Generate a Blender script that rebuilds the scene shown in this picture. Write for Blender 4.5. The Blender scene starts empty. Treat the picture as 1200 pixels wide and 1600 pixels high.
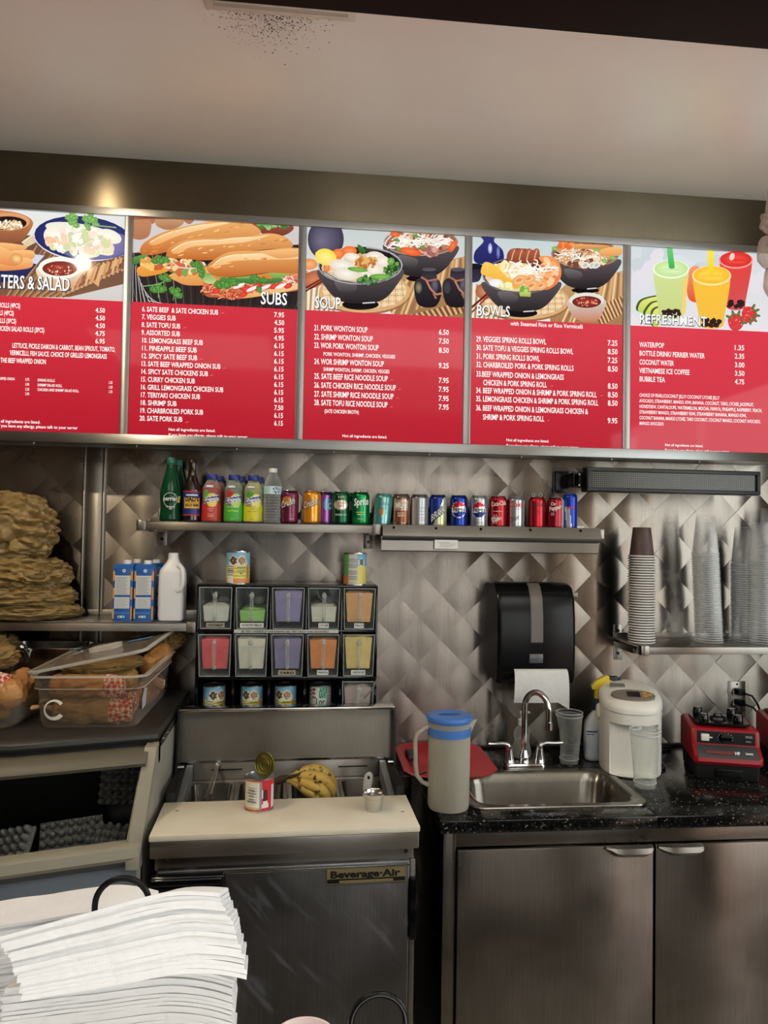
import bpy, bmesh, math, random
from math import sin, cos, pi, radians as rad, sqrt
from mathutils import Vector as V, Matrix, noise

S = bpy.context.scene
COL = S.collection

# ------------------------------------------------------------------ camera
CAM_LOC = V((0.0, -2.80, 1.73))
YAW, PITCH, ROLL, FPX = 0.1003, 0.0318, 0.0164, 1130.0
_F = V((sin(YAW) * cos(PITCH), cos(YAW) * cos(PITCH), sin(PITCH)))
_r0 = V((cos(YAW), -sin(YAW), 0))
_u0 = _r0.cross(_F)
_R = _r0 * cos(ROLL) + _u0 * sin(ROLL)
_U = _u0 * cos(ROLL) - _r0 * sin(ROLL)
cd = bpy.data.cameras.new('camera')
cam = bpy.data.objects.new('camera', cd)
COL.objects.link(cam)
cam.matrix_world = Matrix(((_R.x, _U.x, -_F.x, CAM_LOC.x), (_R.y, _U.y, -_F.y, CAM_LOC.y), (_R.z, _U.z, -_F.z, CAM_LOC.z), (0, 0, 0, 1)))
cd.sensor_fit = 'HORIZONTAL'
cd.sensor_width = 36.0
cd.lens = FPX / 1200.0 * 36.0
cd.clip_start = 0.02
cd.clip_end = 60
S.camera = cam

# ------------------------------------------------------------------ world, light, exposure
S.view_settings.view_transform = 'Standard'
S.view_settings.look = 'None'
S.view_settings.gamma = 1.0
S.view_settings.use_curve_mapping = False
S.view_settings.exposure = 0.0
S.cycles.transparent_max_bounces = 64
S.cycles.max_bounces = 10
S.cycles.glossy_bounces = 5
S.cycles.transmission_bounces = 8
S.cycles.caustics_reflective = False
S.cycles.caustics_refractive = False
S.cycles.sample_clamp_indirect = 6.0

w = bpy.data.worlds.new('world')
S.world = w
w.use_nodes = True
w.node_tree.nodes['Background'].inputs[0].default_value = (0.75, 0.85, 0.9, 1)
w.node_tree.nodes['Background'].inputs[1].default_value = 0.6


def area_light(name, loc, target, sx, sy, power, col):
    l = bpy.data.lights.new(name, 'AREA')
    l.shape = 'RECTANGLE'
    l.size, l.size_y = sx, sy
    l.energy = power
    l.color = col
    o = bpy.data.objects.new(name, l)
    COL.objects.link(o)
    o.location = loc
    o.rotation_euler = (V(target) - V(loc)).to_track_quat('-Z', 'Y').to_euler()
    return o


# daylight through the shop window in the right wall and the glazed shop front behind the customer
area_light('window_daylight', (2.66, -2.35, 1.75), (1.0, -2.35, 1.55), 2.3, 1.75, 36, (0.95, 1.0, 0.96))
for wx_, we_ in ((-0.55, 1.5), (0.58, 11.0), (1.73, 15.0)):          # one per pane of the shop front
    area_light('shop_front_daylight', (wx_, -5.42, 1.75), (wx_, 0, 1.6), 1.0, 1.9, we_, (1.0, 0.97, 0.92))
sl = bpy.data.lights.new('added_bounce_sun', 'SUN')          # added sunlight through the side window; its floor bounce brightens the ceiling
sl.energy = 100
sl.angle = rad(1.5)
sl.color = (1.0, 0.99, 0.98)
so = bpy.data.objects.new('added_bounce_sun', sl)
COL.objects.link(so)
so.rotation_euler = V((-0.66, -0.50, -0.62)).to_track_quat('-Z', 'Y').to_euler()


area_light('added_overhead_fill', (0.9, -2.6, 3.05), (0.9, -2.6, 0), 1.2, 1.0, 12, (1.0, 0.98, 0.95))  # added unseen overhead light, brightens the board and worktop
area_light('added_overhead_fill', (-0.9, -2.9, 3.05), (-0.9, -2.9, 0), 1.2, 1.0, 8, (1.0, 0.97, 0.93))  # second added overhead light, weaker, on the left


def spot(name, loc, target, power, col, size, blend, radius):
    l = bpy.data.lights.new(name, 'SPOT')
    l.energy = power
    l.color = col
    l.spot_size = size
    l.spot_blend = blend
    l.shadow_soft_size = radius
    o = bpy.data.objects.new(name, l)
    COL.objects.link(o)
    o.location = loc
    o.rotation_euler = (V(target) - V(loc)).to_track_quat('-Z', 'Y').to_euler()
    return o


# warm ceiling lamp over the left end of the kitchen
spot('ceiling_downlight', (-1.12, -1.10, 3.02), (-0.75, -0.55, 1.0), 50, (1.0, 0.83, 0.58), rad(150), 0.6, 0.02)


# ------------------------------------------------------------------ picture-to-place helpers (each call names the real plane)
def ray(px, py):
    return _F + _R * ((px - 600) / FPX) + _U * ((800 - py) / FPX)


def U(px, py, y):
    d = ray(px, py)
    return CAM_LOC + d * ((y - CAM_LOC.y) / d.y)


def UZ(px, py, z):
    d = ray(px, py)
    return CAM_LOC + d * ((z - CAM_LOC.z) / d.z)


# ------------------------------------------------------------------ colours and materials
def lin(c):
    c = c / 255.0
    return c / 12.92 if c <= 0.04045 else ((c + 0.055) / 1.055) ** 2.4


def rgb(c):
    return (lin(c[0]), lin(c[1]), lin(c[2]), 1.0)


class NT:
    def __init__(s, m):
        m.use_nodes = True
        s.t = m.node_tree
        s.t.nodes.clear()
        s.out = s.n('ShaderNodeOutputMaterial')

    def n(s, k, **kw):
        x = s.t.nodes.new(k)
        for a, b in kw.items():
            setattr(x, a, b)
        return x

    def l(s, a, b):
        s.t.links.new(a, b)


def surf(name, col, rough=0.5, metal=0.0, spec=0.5, var=0.08, nscale=12.0, stretch=(1, 1, 1), bump=0.0, bscale=None, coat=0.0, attr=None, emit=0.0, rvar=0.0, col2=None, trans=0.0, sss=0.0, dark=None):
    m = bpy.data.materials.new(name)
    t = NT(m)
    p = t.n('ShaderNodeBsdfPrincipled')
    t.l(p.outputs[0], t.out.inputs[0])
    tc = t.n('ShaderNodeTexCoord')
    mp = t.n('ShaderNodeMapping')
    mp.inputs['Scale'].default_value = stretch
    t.l(tc.outputs['Object'], mp.inputs[0])
    nz = t.n('ShaderNodeTexNoise')
    nz.inputs['Scale'].default_value = nscale
    nz.inputs['Detail'].default_value = 5
    t.l(mp.outputs[0], nz.inputs['Vector'])
    if attr:
        src = t.n('ShaderNodeVertexColor', layer_name=attr).outputs[0]
    else:
        c = rgb(col)
        if col2 is None:
            a = [min(1, v * (1 - var)) for v in c[:3]] + [1]
            b = [min(1, v * (1 + var)) for v in c[:3]] + [1]
        else:
            a, b = c, rgb(col2)
        rp = t.n('ShaderNodeValToRGB')
        rp.color_ramp.elements[0].position = 0.3
        rp.color_ramp.elements[1].position = 0.7
        rp.color_ramp.elements[0].color = a
        rp.color_ramp.elements[1].color = b
        t.l(nz.outputs[0], rp.inputs[0])
        src = rp.outputs[0]
    if dark is None:
        t.l(src, p.inputs['Base Color'])
    else:                                   # a translucent print: most of its colour comes through from the tubes behind
        mxd = t.n('ShaderNodeMix', data_type='RGBA', blend_type='MULTIPLY')
        mxd.inputs[0].default_value = 1
        mxd.inputs[7].default_value = (dark, dark, dark, 1)
        t.l(src, mxd.inputs[6])
        t.l(mxd.outputs[2], p.inputs['Base Color'])
    p.inputs['Roughness'].default_value = rough
    p.inputs['Metallic'].default_value = metal
    p.inputs['Specular IOR Level'].default_value = spec
    p.inputs['Coat Weight'].default_value = coat
    p.inputs['Coat Roughness'].default_value = 0.08
    if trans:
        p.inputs['Transmission Weight'].default_value = trans
    if sss:
        p.inputs['Subsurface Weight'].default_value = sss
        p.inputs['Subsurface Radius'].default_value = (0.02, 0.015, 0.01)
    if emit:
        t.l(src, p.inputs['Emission Color'])
        p.inputs['Emission Strength'].default_value = emit
    if rvar:
        mr = t.n('ShaderNodeMapRange')
        mr.inputs['To Min'].default_value = max(0.02, rough - rvar)
        mr.inputs['To Max'].default_value = rough + rvar
        t.l(nz.outputs[0], mr.inputs['Value'])
        t.l(mr.outputs[0], p.inputs['Roughness'])
    if bump:
        nb = t.n('ShaderNodeTexNoise')
        nb.inputs['Scale'].default_value = bscale or nscale
        nb.inputs['Detail'].default_value = 6
        t.l(mp.outputs[0], nb.inputs['Vector'])
        bp = t.n('ShaderNodeBump')
        bp.inputs['Strength'].default_value = bump
        bp.inputs['Distance'].default_value = 0.01
        t.l(nb.outputs[0], bp.inputs['Height'])
        t.l(bp.outputs[0], p.inputs['Normal'])
    return m


def clear(name, tint=(235, 238, 238), body=0.06, edge=0.55, rough=0.06, haze=(225, 228, 228), transl=0.0):
    """thin clear plastic: see-through with a bright glancing edge and a faint milky body"""
    m = bpy.data.materials.new(name)
    t = NT(m)
    tr = t.n('ShaderNodeBsdfTransparent')
    tr.inputs[0].default_value = rgb(tint)
    p = t.n('ShaderNodeBsdfPrincipled')
    nz = t.n('ShaderNodeTexNoise')
    nz.inputs['Scale'].default_value = 30
    rp = t.n('ShaderNodeValToRGB')
    h = rgb(haze)
    rp.color_ramp.elements[0].color = [v * 0.92 for v in h[:3]] + [1]
    rp.color_ramp.elements[1].color = h
    t.l(nz.outputs[0], rp.inputs[0])
    t.l(rp.outputs[0], p.inputs['Base Color'])
    p.inputs['Roughness'].default_value = rough
    lw = t.n('ShaderNodeLayerWeight')
    lw.inputs['Blend'].default_value = 0.35
    mr = t.n('ShaderNodeMapRange')
    mr.inputs['To Min'].default_value = body
    mr.inputs['To Max'].default_value = edge
    t.l(lw.outputs['Facing'], mr.inputs['Value'])
    mx = t.n('ShaderNodeMixShader')
    t.l(mr.outputs[0], mx.inputs[0])
    t.l(tr.outputs[0], mx.inputs[1])
    if transl:
        tl = t.n('ShaderNodeBsdfTranslucent')
        tl.inputs[0].default_value = rgb(haze)
        m3 = t.n('ShaderNodeMixShader')
        m3.inputs[0].default_value = transl
        t.l(p.outputs[0], m3.inputs[1])
        t.l(tl.outputs[0], m3.inputs[2])
        t.l(m3.outputs[0], mx.inputs[2])
    else:
        t.l(p.outputs[0], mx.inputs[2])
    t.l(mx.outputs[0], t.out.inputs[0])
    return m


def brushed(name, col=(186, 180, 170), rough=0.3, stretch=(60, 60, 1.2), var=0.1, bump=0.05, rvar=0.08, smudge=0.12, aniso=0.9, wipe=0.0):
    """brushed stainless steel: fine stretched streaks plus broad smudges of wear"""
    m = bpy.data.materials.new(name)
    t = NT(m)
    p = t.n('ShaderNodeBsdfPrincipled')
    t.l(p.outputs[0], t.out.inputs[0])
    p.inputs['Metallic'].default_value = 1.0
    if aniso:
        p.inputs['Anisotropic'].default_value = aniso
        tg = t.n('ShaderNodeCombineXYZ')
        tg.inputs[2].default_value = 1.0
        tg.inputs[1].default_value = 0.05
        t.l(tg.outputs[0], p.inputs['Tangent'])
    tc = t.n('ShaderNodeTexCoord')
    mp = t.n('ShaderNodeMapping')
    mp.inputs['Scale'].default_value = stretch
    t.l(tc.outputs['Object'], mp.inputs[0])
    n1 = t.n('ShaderNodeTexNoise')
    n1.inputs['Scale'].default_value = 6
    n1.inputs['Detail'].default_value = 8
    t.l(mp.outputs[0], n1.inputs['Vector'])
    n2 = t.n('ShaderNodeTexNoise')
    n2.inputs['Scale'].default_value = 3.5
    n2.inputs['Detail'].default_value = 6
    n2.inputs['Distortion'].default_value = 0.6
    t.l(tc.outputs['Object'], n2.inputs['Vector'])
    c = rgb(col)
    rp = t.n('ShaderNodeValToRGB')
    rp.color_ramp.elements[0].position = 0.25
    rp.color_ramp.elements[1].position = 0.75
    rp.color_ramp.elements[0].color = [v * (1 - var) for v in c[:3]] + [1]
    rp.color_ramp.elements[1].color = [min(1, v * (1 + var)) for v in c[:3]] + [1]
    t.l(n1.outputs[0], rp.inputs[0])
    r2 = t.n('ShaderNodeValToRGB')
    r2.color_ramp.elements[0].position = 0.35
    r2.color_ramp.elements[1].position = 0.7
    r2.color_ramp.elements[0].color = (1 - smudge, 1 - smudge, 1 - smudge * 1.1, 1)
    r2.color_ramp.elements[1].color = (1, 1, 1, 1)
    t.l(n2.outputs[0], r2.inputs[0])
    mx = t.n('ShaderNodeMix', data_type='RGBA', blend_type='MULTIPLY')
    mx.inputs[0].default_value = 1
    t.l(rp.outputs[0], mx.inputs[6])
    t.l(r2.outputs[0], mx.inputs[7])
    t.l(mx.outputs[2], p.inputs['Base Color'])
    mr = t.n('ShaderNodeMapRange')
    mr.inputs['To Min'].default_value = max(0.05, rough - rvar)
    mr.inputs['To Max'].default_value = rough + rvar
    t.l(n2.outputs[0], mr.inputs['Value'])
    t.l(mr.outputs[0], p.inputs['Roughness'])
    if wipe:                                # pale diagonal wiping marks left by a cloth
        mw = t.n('ShaderNodeMapping')
        mw.vector_type = 'TEXTURE'          # turn first, then stretch along the wiping direction
        mw.inputs['Rotation'].default_value = (0, rad(48), 0)
        mw.inputs['Scale'].default_value = (0.45, 0.45, 0.075)
        t.l(tc.outputs['Object'], mw.inputs[0])
        nw = t.n('ShaderNodeTexNoise')
        nw.inputs['Scale'].default_value = 2.6
        nw.inputs['Detail'].default_value = 5
        t.l(mw.outputs[0], nw.inputs['Vector'])
        rw = t.n('ShaderNodeMapRange')
        rw.inputs['From Min'].default_value = 0.56
        rw.inputs['From Max'].default_value = 0.80
        rw.inputs['To Max'].default_value = wipe
        t.l(nw.outputs[0], rw.inputs['Value'])
        df = t.n('ShaderNodeBsdfDiffuse')
        df.inputs[0].default_value = rgb((150, 154, 164))
        ms = t.n('ShaderNodeMixShader')
        t.l(rw.outputs[0], ms.inputs[0])
        t.l(p.outputs[0], ms.inputs[1])
        t.l(df.outputs[0], ms.inputs[2])
        t.l(ms.outputs[0], t.out.inputs[0])
    if bump:
        bp = t.n('ShaderNodeBump')
        bp.inputs['Strength'].default_value = bump
        bp.inputs['Distance'].default_value = 0.002
        t.l(n1.outputs[0], bp.inputs['Height'])
        t.l(bp.outputs[0], p.inputs['Normal'])
    return m


M = {}
M['quilt'] = brushed('quilted_steel', (146, 138, 130), 0.27, (70, 70, 1.5), 0.12, 0.0, 0.05, 0.16, 0.98)
M['steel'] = brushed('brushed_steel', (158, 153, 147), 0.34, (2, 60, 60), 0.09, smudge=.2)
M['steelv'] = brushed('brushed_steel_upright', (150, 145, 138), 0.30, (60, 60, 1.5), 0.10)
M['fascia'] = brushed('brushed_steel_fascia', (120, 110, 92), 0.32, (80, 80, 1.0), 0.06, 0.0, 0.02, 0.08, 1.0)
M['frame'] = brushed('sign_frame_aluminium', (172, 172, 170), 0.38, (60, 60, 60), 0.05)
M['cabinet'] = brushed('cabinet_steel', (142, 134, 127), 0.30, (50, 50, 1.2), 0.12, 0.0, 0.1, 0.35)
M['door'] = brushed('scuffed_door_steel', (122, 121, 122), 0.34, (50, 50, 1.6), 0.12, 0.0, 0.12, 0.3, wipe=0.5)
M['chrome'] = surf('chrome', (222, 222, 222), 0.08, 1.0, var=0.02)
M['polished'] = surf('polished_steel', (205, 203, 198), 0.18, 1.0, var=0.04, rvar=0.06)
M['sink'] = brushed('sink_steel', (150, 145, 137), 0.26, (8, 8, 8), 0.06)
M['black'] = surf('black_plastic', (13, 13, 14), 0.24, spec=.22, var=0.15)
M['gloss_black'] = surf('glossy_black_plastic', (10, 10, 12), 0.12, var=0.1)
M['black_matt'] = surf('matt_black', (14, 13, 13), 0.65, var=0.2)
M['void'] = surf('dark_interior', (9, 9, 9), 0.8, var=0.2)
M['ceiling'] = surf('ceiling_gloss_paint', (220, 217, 208), 0.28, spec=0.9, var=0.03, nscale=4, bump=0.05, bscale=40)
M['white'] = surf('white_plastic', (226, 226, 222), 0.4, var=0.03)
M['cream'] = surf('cream_plastic', (228, 225, 216), 0.32, var=0.03)
M['paper'] = surf('white_paper', (232, 230, 226), 0.85, var=0.02, nscale=40, bump=0.15, bscale=120)
M['napkin'] = surf('napkin_paper', (228, 229, 231), 0.9, var=0.03, nscale=20, bump=0.2, bscale=90)
M['red'] = surf('red_plastic', (150, 14, 28), 0.38, var=0.08)
M['board'] = surf('cutting_board', (222, 213, 190), 0.5, var=0.06, nscale=9, bump=0.05, bscale=60, col2=(232, 226, 208))
M['grille'] = surf('dark_grille', (32, 30, 30), 0.5, var=0.2)
M['kraft'] = surf('kraft_paper', (150, 122, 74), 0.7, var=0.18, nscale=14, bump=0.35, bscale=45, col2=(176, 148, 98))
M['bagkraft'] = surf('brown_bag_plastic', (118, 94, 52), 0.5, var=0.2, nscale=8, bump=0.2, bscale=30, col2=(146, 120, 72))
M['ink'] = surf('black_ink', (20, 20, 22), 0.6, var=0.1)
M['white_ink'] = surf('white_ink', (235, 235, 232), 0.4, var=0.02)
M['silver'] = surf('can_aluminium', (205, 206, 208), 0.28, 1.0, var=0.05)
M['attr'] = surf('printed_colour', (255, 255, 255), 0.42, attr='Col')
M['can'] = surf('printed_can', (255, 255, 255), 0.22, 0.45, attr='Col')
M['backlit'] = surf('backlit_print', (255, 255, 255), 0.06, spec=0.2, attr='Col', emit=0.95, dark=0.2)
M['glasspane'] = clear('glass_pane', (238, 242, 240), 0.02, 0.25, 0.02)
M['cup'] = clear('clear_cup_plastic', (255, 255, 255), 0.022, 0.45, 0.08, (252, 253, 253), 0.35)
M['bin'] = clear('clear_acrylic', (248, 250, 249), 0.02, 0.5, 0.05)
M['polycarb'] = clear('clear_polycarbonate', (226, 214, 196), 0.06, 0.6, 0.06, (200, 190, 175))
M['pet'] = clear('clear_bottle', (242, 246, 248), 0.06, 0.7, 0.05)
M['frost'] = clear('frosted_jug', (205, 202, 188), 0.5, 0.8, 0.3, (205, 202, 190))
M['filmbag'] = clear('plastic_film', (236, 228, 222), 0.28, 0.75, 0.15, (214, 200, 192))


# ------------------------------------------------------------------ mesh building
class MB:
    def __init__(s):
        s.bm = bmesh.new()
        s.mi = 0
        s.cl = None
        s.c = (1, 1, 1, 1)

    def col(s, c):
        if s.cl is None:
            s.cl = s.bm.loops.layers.float_color.new('Col')
        s.c = rgb(c) if max(c[:3]) > 1 or len(c) == 3 else c
        return s

    def face(s, vs, cols=None):
        try:
            f = s.bm.faces.new(vs)
        except ValueError:
            return None
        f.material_index = s.mi
        f.smooth = True
        if s.cl is not None:
            for i, lp in enumerate(f.loops):
                lp[s.cl] = cols[i] if cols else s.c
        return f

    def poly(s, pts, cols=None):
        return s.face([s.bm.verts.new(p) for p in pts], cols)

    def loft(s, loops, cap0=True, cap1=True, closed=True, wrap=False):
        R = [[s.bm.verts.new(p) for p in lp] for lp in loops]
        n = len(R[0])
        rng = range(len(R)) if wrap else range(len(R) - 1)
        for i in rng:
            a, b = R[i], R[(i + 1) % len(R)]
            for j in range(n if closed else n - 1):
                k = (j + 1) % n
                s.face([a[j], a[k], b[k], b[j]])
        if cap0 and not wrap:
            s.face(list(reversed(R[0])))
        if cap1 and not wrap:
            s.face(R[-1])
        return s

    def box(s, x0, x1, y0, y1, z0, z1, bev=0.0, seg=2, mat=None):
        b = bmesh.new()
        r = bmesh.ops.create_cube(b, size=1.0)
        for v in b.verts:
            v.co = V((x0 + (v.co.x + .5) * (x1 - x0), y0 + (v.co.y + .5) * (y1 - y0), z0 + (v.co.z + .5) * (z1 - z0)))
        if bev:
            bmesh.ops.bevel(b, geom=b.edges[:], offset=bev, segments=seg, affect='EDGES', profile=0.5)
        s.merge(b, mat)
        return s

    def merge(s, b, mat=None):
        mp = {}
        for v in b.verts:
            mp[v] = s.bm.verts.new(mat @ v.co if mat else v.co)
        for f in b.faces:
            s.face([mp[v] for v in f.verts])
        b.free()

    def lathe(s, prof, c=(0, 0, 0), seg=32, cap0=True, cap1=True, ax=None):
        loops = []
        for r, z in prof:
            loops.append([(c[0] + r * cos(2 * pi * k / seg), c[1] + r * sin(2 * pi * k / seg), c[2] + z) for k in range(seg)])
        if ax is not None:
            loops = [[ax @ V(p) for p in lp] for lp in loops]
        return s.loft(loops, cap0, cap1)

    def tube(s, pts, r, seg=10, closed=False, rs=None, flat=1.0):
        pts = [V(p) for p in pts]
        n = len(pts)
        loops = []
        up = None
        for i, p in enumerate(pts):
            a = pts[i - 1] if i > 0 or closed else pts[i]
            b = pts[(i + 1) % n] if i < n - 1 or closed else pts[i]
            t = (b - a).normalized()
            if up is None:
                up = t.cross(V((0, 0, 1)))
                if up.length < 1e-3:
                    up = t.cross(V((0, 1, 0)))
                up.normalize()
            else:
                up = (up - t * up.dot(t)).normalized()
            w = t.cross(up)
            rr = rs[i] if rs else r
            loops.append([p + up * (rr * cos(2 * pi * k / seg)) + w * (rr * flat * sin(2 * pi * k / seg)) for k in range(seg)])
        return s.loft(loops, not closed, not closed, wrap=closed)

    def prism(s, pts, a, b, axis='y'):
        """closed outline extruded between a and b along an axis; pts are the other two coordinates"""
        def mk(p, t):
            return (p[0], t, p[1]) if axis == 'y' else ((t, p[0], p[1]) if axis == 'x' else (p[0], p[1], t))
        return s.loft([[mk(p, a) for p in pts], [mk(p, b) for p in pts]])

    def cyl(s, a, b, r, seg=20, r2=None):
        a, b = V(a), V(b)
        t = (b - a).normalized()
        u = t.cross(V((0, 0, 1)))
        if u.length < 1e-3:
            u = V((1, 0, 0))
        u.normalize()
        w = t.cross(u)
        r2 = r if r2 is None else r2
        return s.loft([[p + u * (q * cos(2 * pi * k / seg)) + w * (q * sin(2 * pi * k / seg)) for k in range(seg)] for p, q in ((a, r), (b, r2))])

    def ball(s, c, r, sx=1, sy=1, sz=1, seg=16, ring=10, fn=None):
        prof = [(sin(pi * i / ring), -cos(pi * i / ring)) for i in range(ring + 1)]
        loops = []
        for q, z in prof:
            q = max(q, 1e-3)
            lp = []
            for k in range(seg):
                p = V((r * sx * q * cos(2 * pi * k / seg), r * sy * q * sin(2 * pi * k / seg), r * sz * z))
                if fn:
                    p = fn(p)
                lp.append(V(c) + p)
            loops.append(lp)
        return s.loft(loops)

    def text(s, body, mtx, size=1.0, width=None, xs=1.0, align='LEFT', bold=0.0, depth=0.0, fn=None):
        cu = bpy.data.curves.new('t', 'FONT')
        cu.body = body
        cu.size = size
        cu.align_x = align
        cu.offset = bold
        cu.extrude = depth
        cu.resolution_u = 2
        ob = bpy.data.objects.new('t', cu)
        me = ob.to_mesh()
        xsv = [v.co.x for v in me.vertices]
        if xsv:
            wd = max(xsv) - min(xsv)
            k = (width / wd) if width and wd > 0 else xs
            vs = []
            for v in me.vertices:
                p = V((v.co.x * k, v.co.y, v.co.z))
                p = mtx @ p
                vs.append(s.bm.verts.new(fn(p) if fn else p))
            for f in me.polygons:
                s.face([vs[i] for i in f.vertices])
        ob.to_mesh_clear()
        bpy.data.objects.remove(ob)
        bpy.data.curves.remove(cu)
        return s

    def build(s, name, mats, parent=None, sharp=38, off=None, normals=True):
        if not isinstance(mats, (list, tuple)):
            mats = [mats]
        if off is not None:
            bmesh.ops.translate(s.bm, verts=s.bm.verts[:], vec=-V(off))
        if normals:
            bmesh.ops.recalc_face_normals(s.bm, faces=s.bm.faces[:])
        me = bpy.data.meshes.new(name)
        s.bm.to_mesh(me)
        s.bm.free()
        for m in mats:
            me.materials.append(M[m] if isinstance(m, str) else m)
        if sharp is not None:
            me.set_sharp_from_angle(angle=rad(sharp))
        o = bpy.data.objects.new(name, me)
        COL.objects.link(o)
        if parent is not None:
            o.parent = parent
        return o


def tag(o, label=None, cat=None, group=None, kind=None):
    if label:
        o['label'] = label
    if cat:
        o['category'] = cat
    if group:
        o['group'] = group
    if kind:
        o['kind'] = kind
    return o


def thing(name, label, cat, loc=(0, 0, 0), rz=0.0, group=None):
    o = bpy.data.objects.new(name, None)
    COL.objects.link(o)
    o.empty_display_size = 0.05
    o.location = loc
    o.rotation_euler = (0, 0, rz)
    return tag(o, label, cat, group)


def struct(o):
    o['kind'] = 'structure'
    return o


def copy_tree(o, parent=None):
    c = o.copy()
    COL.objects.link(c)
    if parent is not None:
        c.parent = parent
    for ch in list(o.children):
        copy_tree(ch, c)
    return c


def place(o, loc, rz=None, label=None, group=None):
    o.location = loc
    if rz is not None:
        o.rotation_euler = (0, 0, rz)
    return tag(o, label, None, group)


def rrect(x0, x1, y0, y1, r, n=6):
    pts = []
    for cx, cy, a in ((x1 - r, y1 - r, 0), (x0 + r, y1 - r, 90), (x0 + r, y0 + r, 180), (x1 - r, y0 + r, 270)):
        for k in range(n + 1):
            t = rad(a + 90 * k / n)
            pts.append((cx + r * cos(t), cy + r * sin(t)))
    return pts


def ring(pts, z):
    return [(p[0], p[1], z) for p in pts]


def arc(c, r, a0, a1, n, plane='xz', y=0):
    out = []
    for k in range(n + 1):
        a = rad(a0 + (a1 - a0) * k / n)
        out.append((c[0] + r * cos(a), y, c[1] + r * sin(a)))
    return out


TXZ = lambda x, y, z, ex=1: Matrix(((1, 0, 0, x), (0, 0, 1, y), (0, 1, 0, z), (0, 0, 0, 1)))   # text lying on an upright plane that faces -Y

# ================================================================== THE ROOM
WT = 0.087           # half diagonal of one quilted diamond
LX, LZ = 0.424, 1.412
rng = random.Random(5)
mb = MB()
N = 6
for i in range(-32, 26):
    for j in range(-9, 22):
        if (i + j) % 2 == 0:
            continue
        cx, cz = LX + i * WT, LZ + j * WT
        tx, tz = rng.uniform(-1, 1) * 0.023, rng.uniform(-1, 1) * 0.022
        hh = 0.0019 + rng.uniform(-1, 1) * 0.0007
        g = []
        for a in range(N + 1):
            row = []
            for b in range(N + 1):
                s_, t_ = a / N * 2 - 1, b / N * 2 - 1
                dx, dz = (s_ + t_) / 2 * WT, (t_ - s_) / 2 * WT
                h = hh * (1 - s_ ** 2) * (1 - t_ ** 2) + tx * dx + tz * dz + 0.003
                row.append(mb.bm.verts.new((cx + dx, -h, cz + dz)))
            g.append(row)
        for a in range(N):
            for b in range(N):
                mb.face([g[a][b], g[a + 1][b], g[a + 1][b + 1], g[a][b + 1]])
mb.mi = 1
mb.box(-2.4, 2.7, 0.002, 0.12, 0.0, 3.2)
struct(mb.build('wall_back', ['quilt', 'steelv'], normals=False, sharp=60))

struct(MB().box(-2.5, 2.8, -5.6, 0.2, -0.1, 0.0).build('floor', surf('floor_tile', (182, 178, 170), 0.5, var=0.25, nscale=5)))
struct(MB().box(-2.5, 2.8, -5.6, 0.2, 3.07, 3.17).build('ceiling', 'ceiling'))
wallm = surf('painted_wall', (158, 142, 124), 0.7, var=0.08)
struct(MB().box(-2.5, -2.4, -5.6, 0.2, 0.0, 3.07).build('wall_left', surf('brown_painted_wall', (84, 66, 52), 0.7, var=0.1)))
mb = MB()
mb.box(2.7, 2.8, -1.15, 0.2, 0, 3.07).box(2.7, 2.8, -5.6, -3.55, 0, 3.07).box(2.7, 2.8, -3.55, -1.15, 0, 0.85).box(2.7, 2.8, -3.55, -1.15, 2.65, 3.07)
struct(mb.build('wall_right', wallm))
mb = MB()
mb.box(-2.4, -1.15, -5.6, -5.5, 0, 3.07).box(2.35, 2.7, -5.6, -5.5, 0, 3.07).box(-1.15, 2.35, -5.6, -5.5, 0, 0.75).box(-1.15, 2.35, -5.6, -5.5, 2.75, 3.07)
struct(mb.build('wall_front', wallm))
mb = MB()
for a, b in ((-3.55, -3.50), (-2.37, -2.33), (-1.20, -1.15)):
    mb.box(2.68, 2.74, a, b, 0.85, 2.65)
mb.box(2.68, 2.74, -3.55, -1.15, 0.85, 0.9).box(2.68, 2.74, -3.55, -1.15, 2.6, 2.65)
struct(mb.build('window_1', surf('window_frame_paint', (70, 66, 62), 0.5)))
mb = MB()
for a in (-1.15, -0.02, 1.15, 2.30):
    mb.box(a, a + 0.05, -5.54, -5.48, 0.75, 2.75)
mb.box(-1.15, 2.35, -5.54, -5.48, 0.75, 0.8).box(-1.15, 2.35, -5.54, -5.48, 2.7, 2.75)
struct(mb.build('window_2', surf('shop_front_frame_paint', (60, 56, 52), 0.5)))

# dark header over the service counter
struct(MB().box(-0.62, 2.7, -1.52, -1.10, 2.982, 3.07, 0.004).build('trim_1', surf('dark_stained_header', (13, 10, 9), 0.6, spec=0.15, var=0.2, nscale=6, stretch=(1, 8, 8))))
# steel fascia between sign and ceiling, upright cover strip on the wall
struct(MB().box(-2.4, 2.7, -0.158, 0.0, 2.884, 3.069, 0.001).build('trim_2', 'fascia'))
mb = MB()
mb.box(-0.848, -0.766, -0.010, 0.0, 0.9, 2.05, 0.002)
mb.box(-0.848, -0.838, -0.016, -0.009, 0.9, 2.05, 0.002).box(-0.778, -0.766, -0.016, -0.009, 0.9, 2.05, 0.002)
struct(mb.build('trim_3', 'steelv'))

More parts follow.
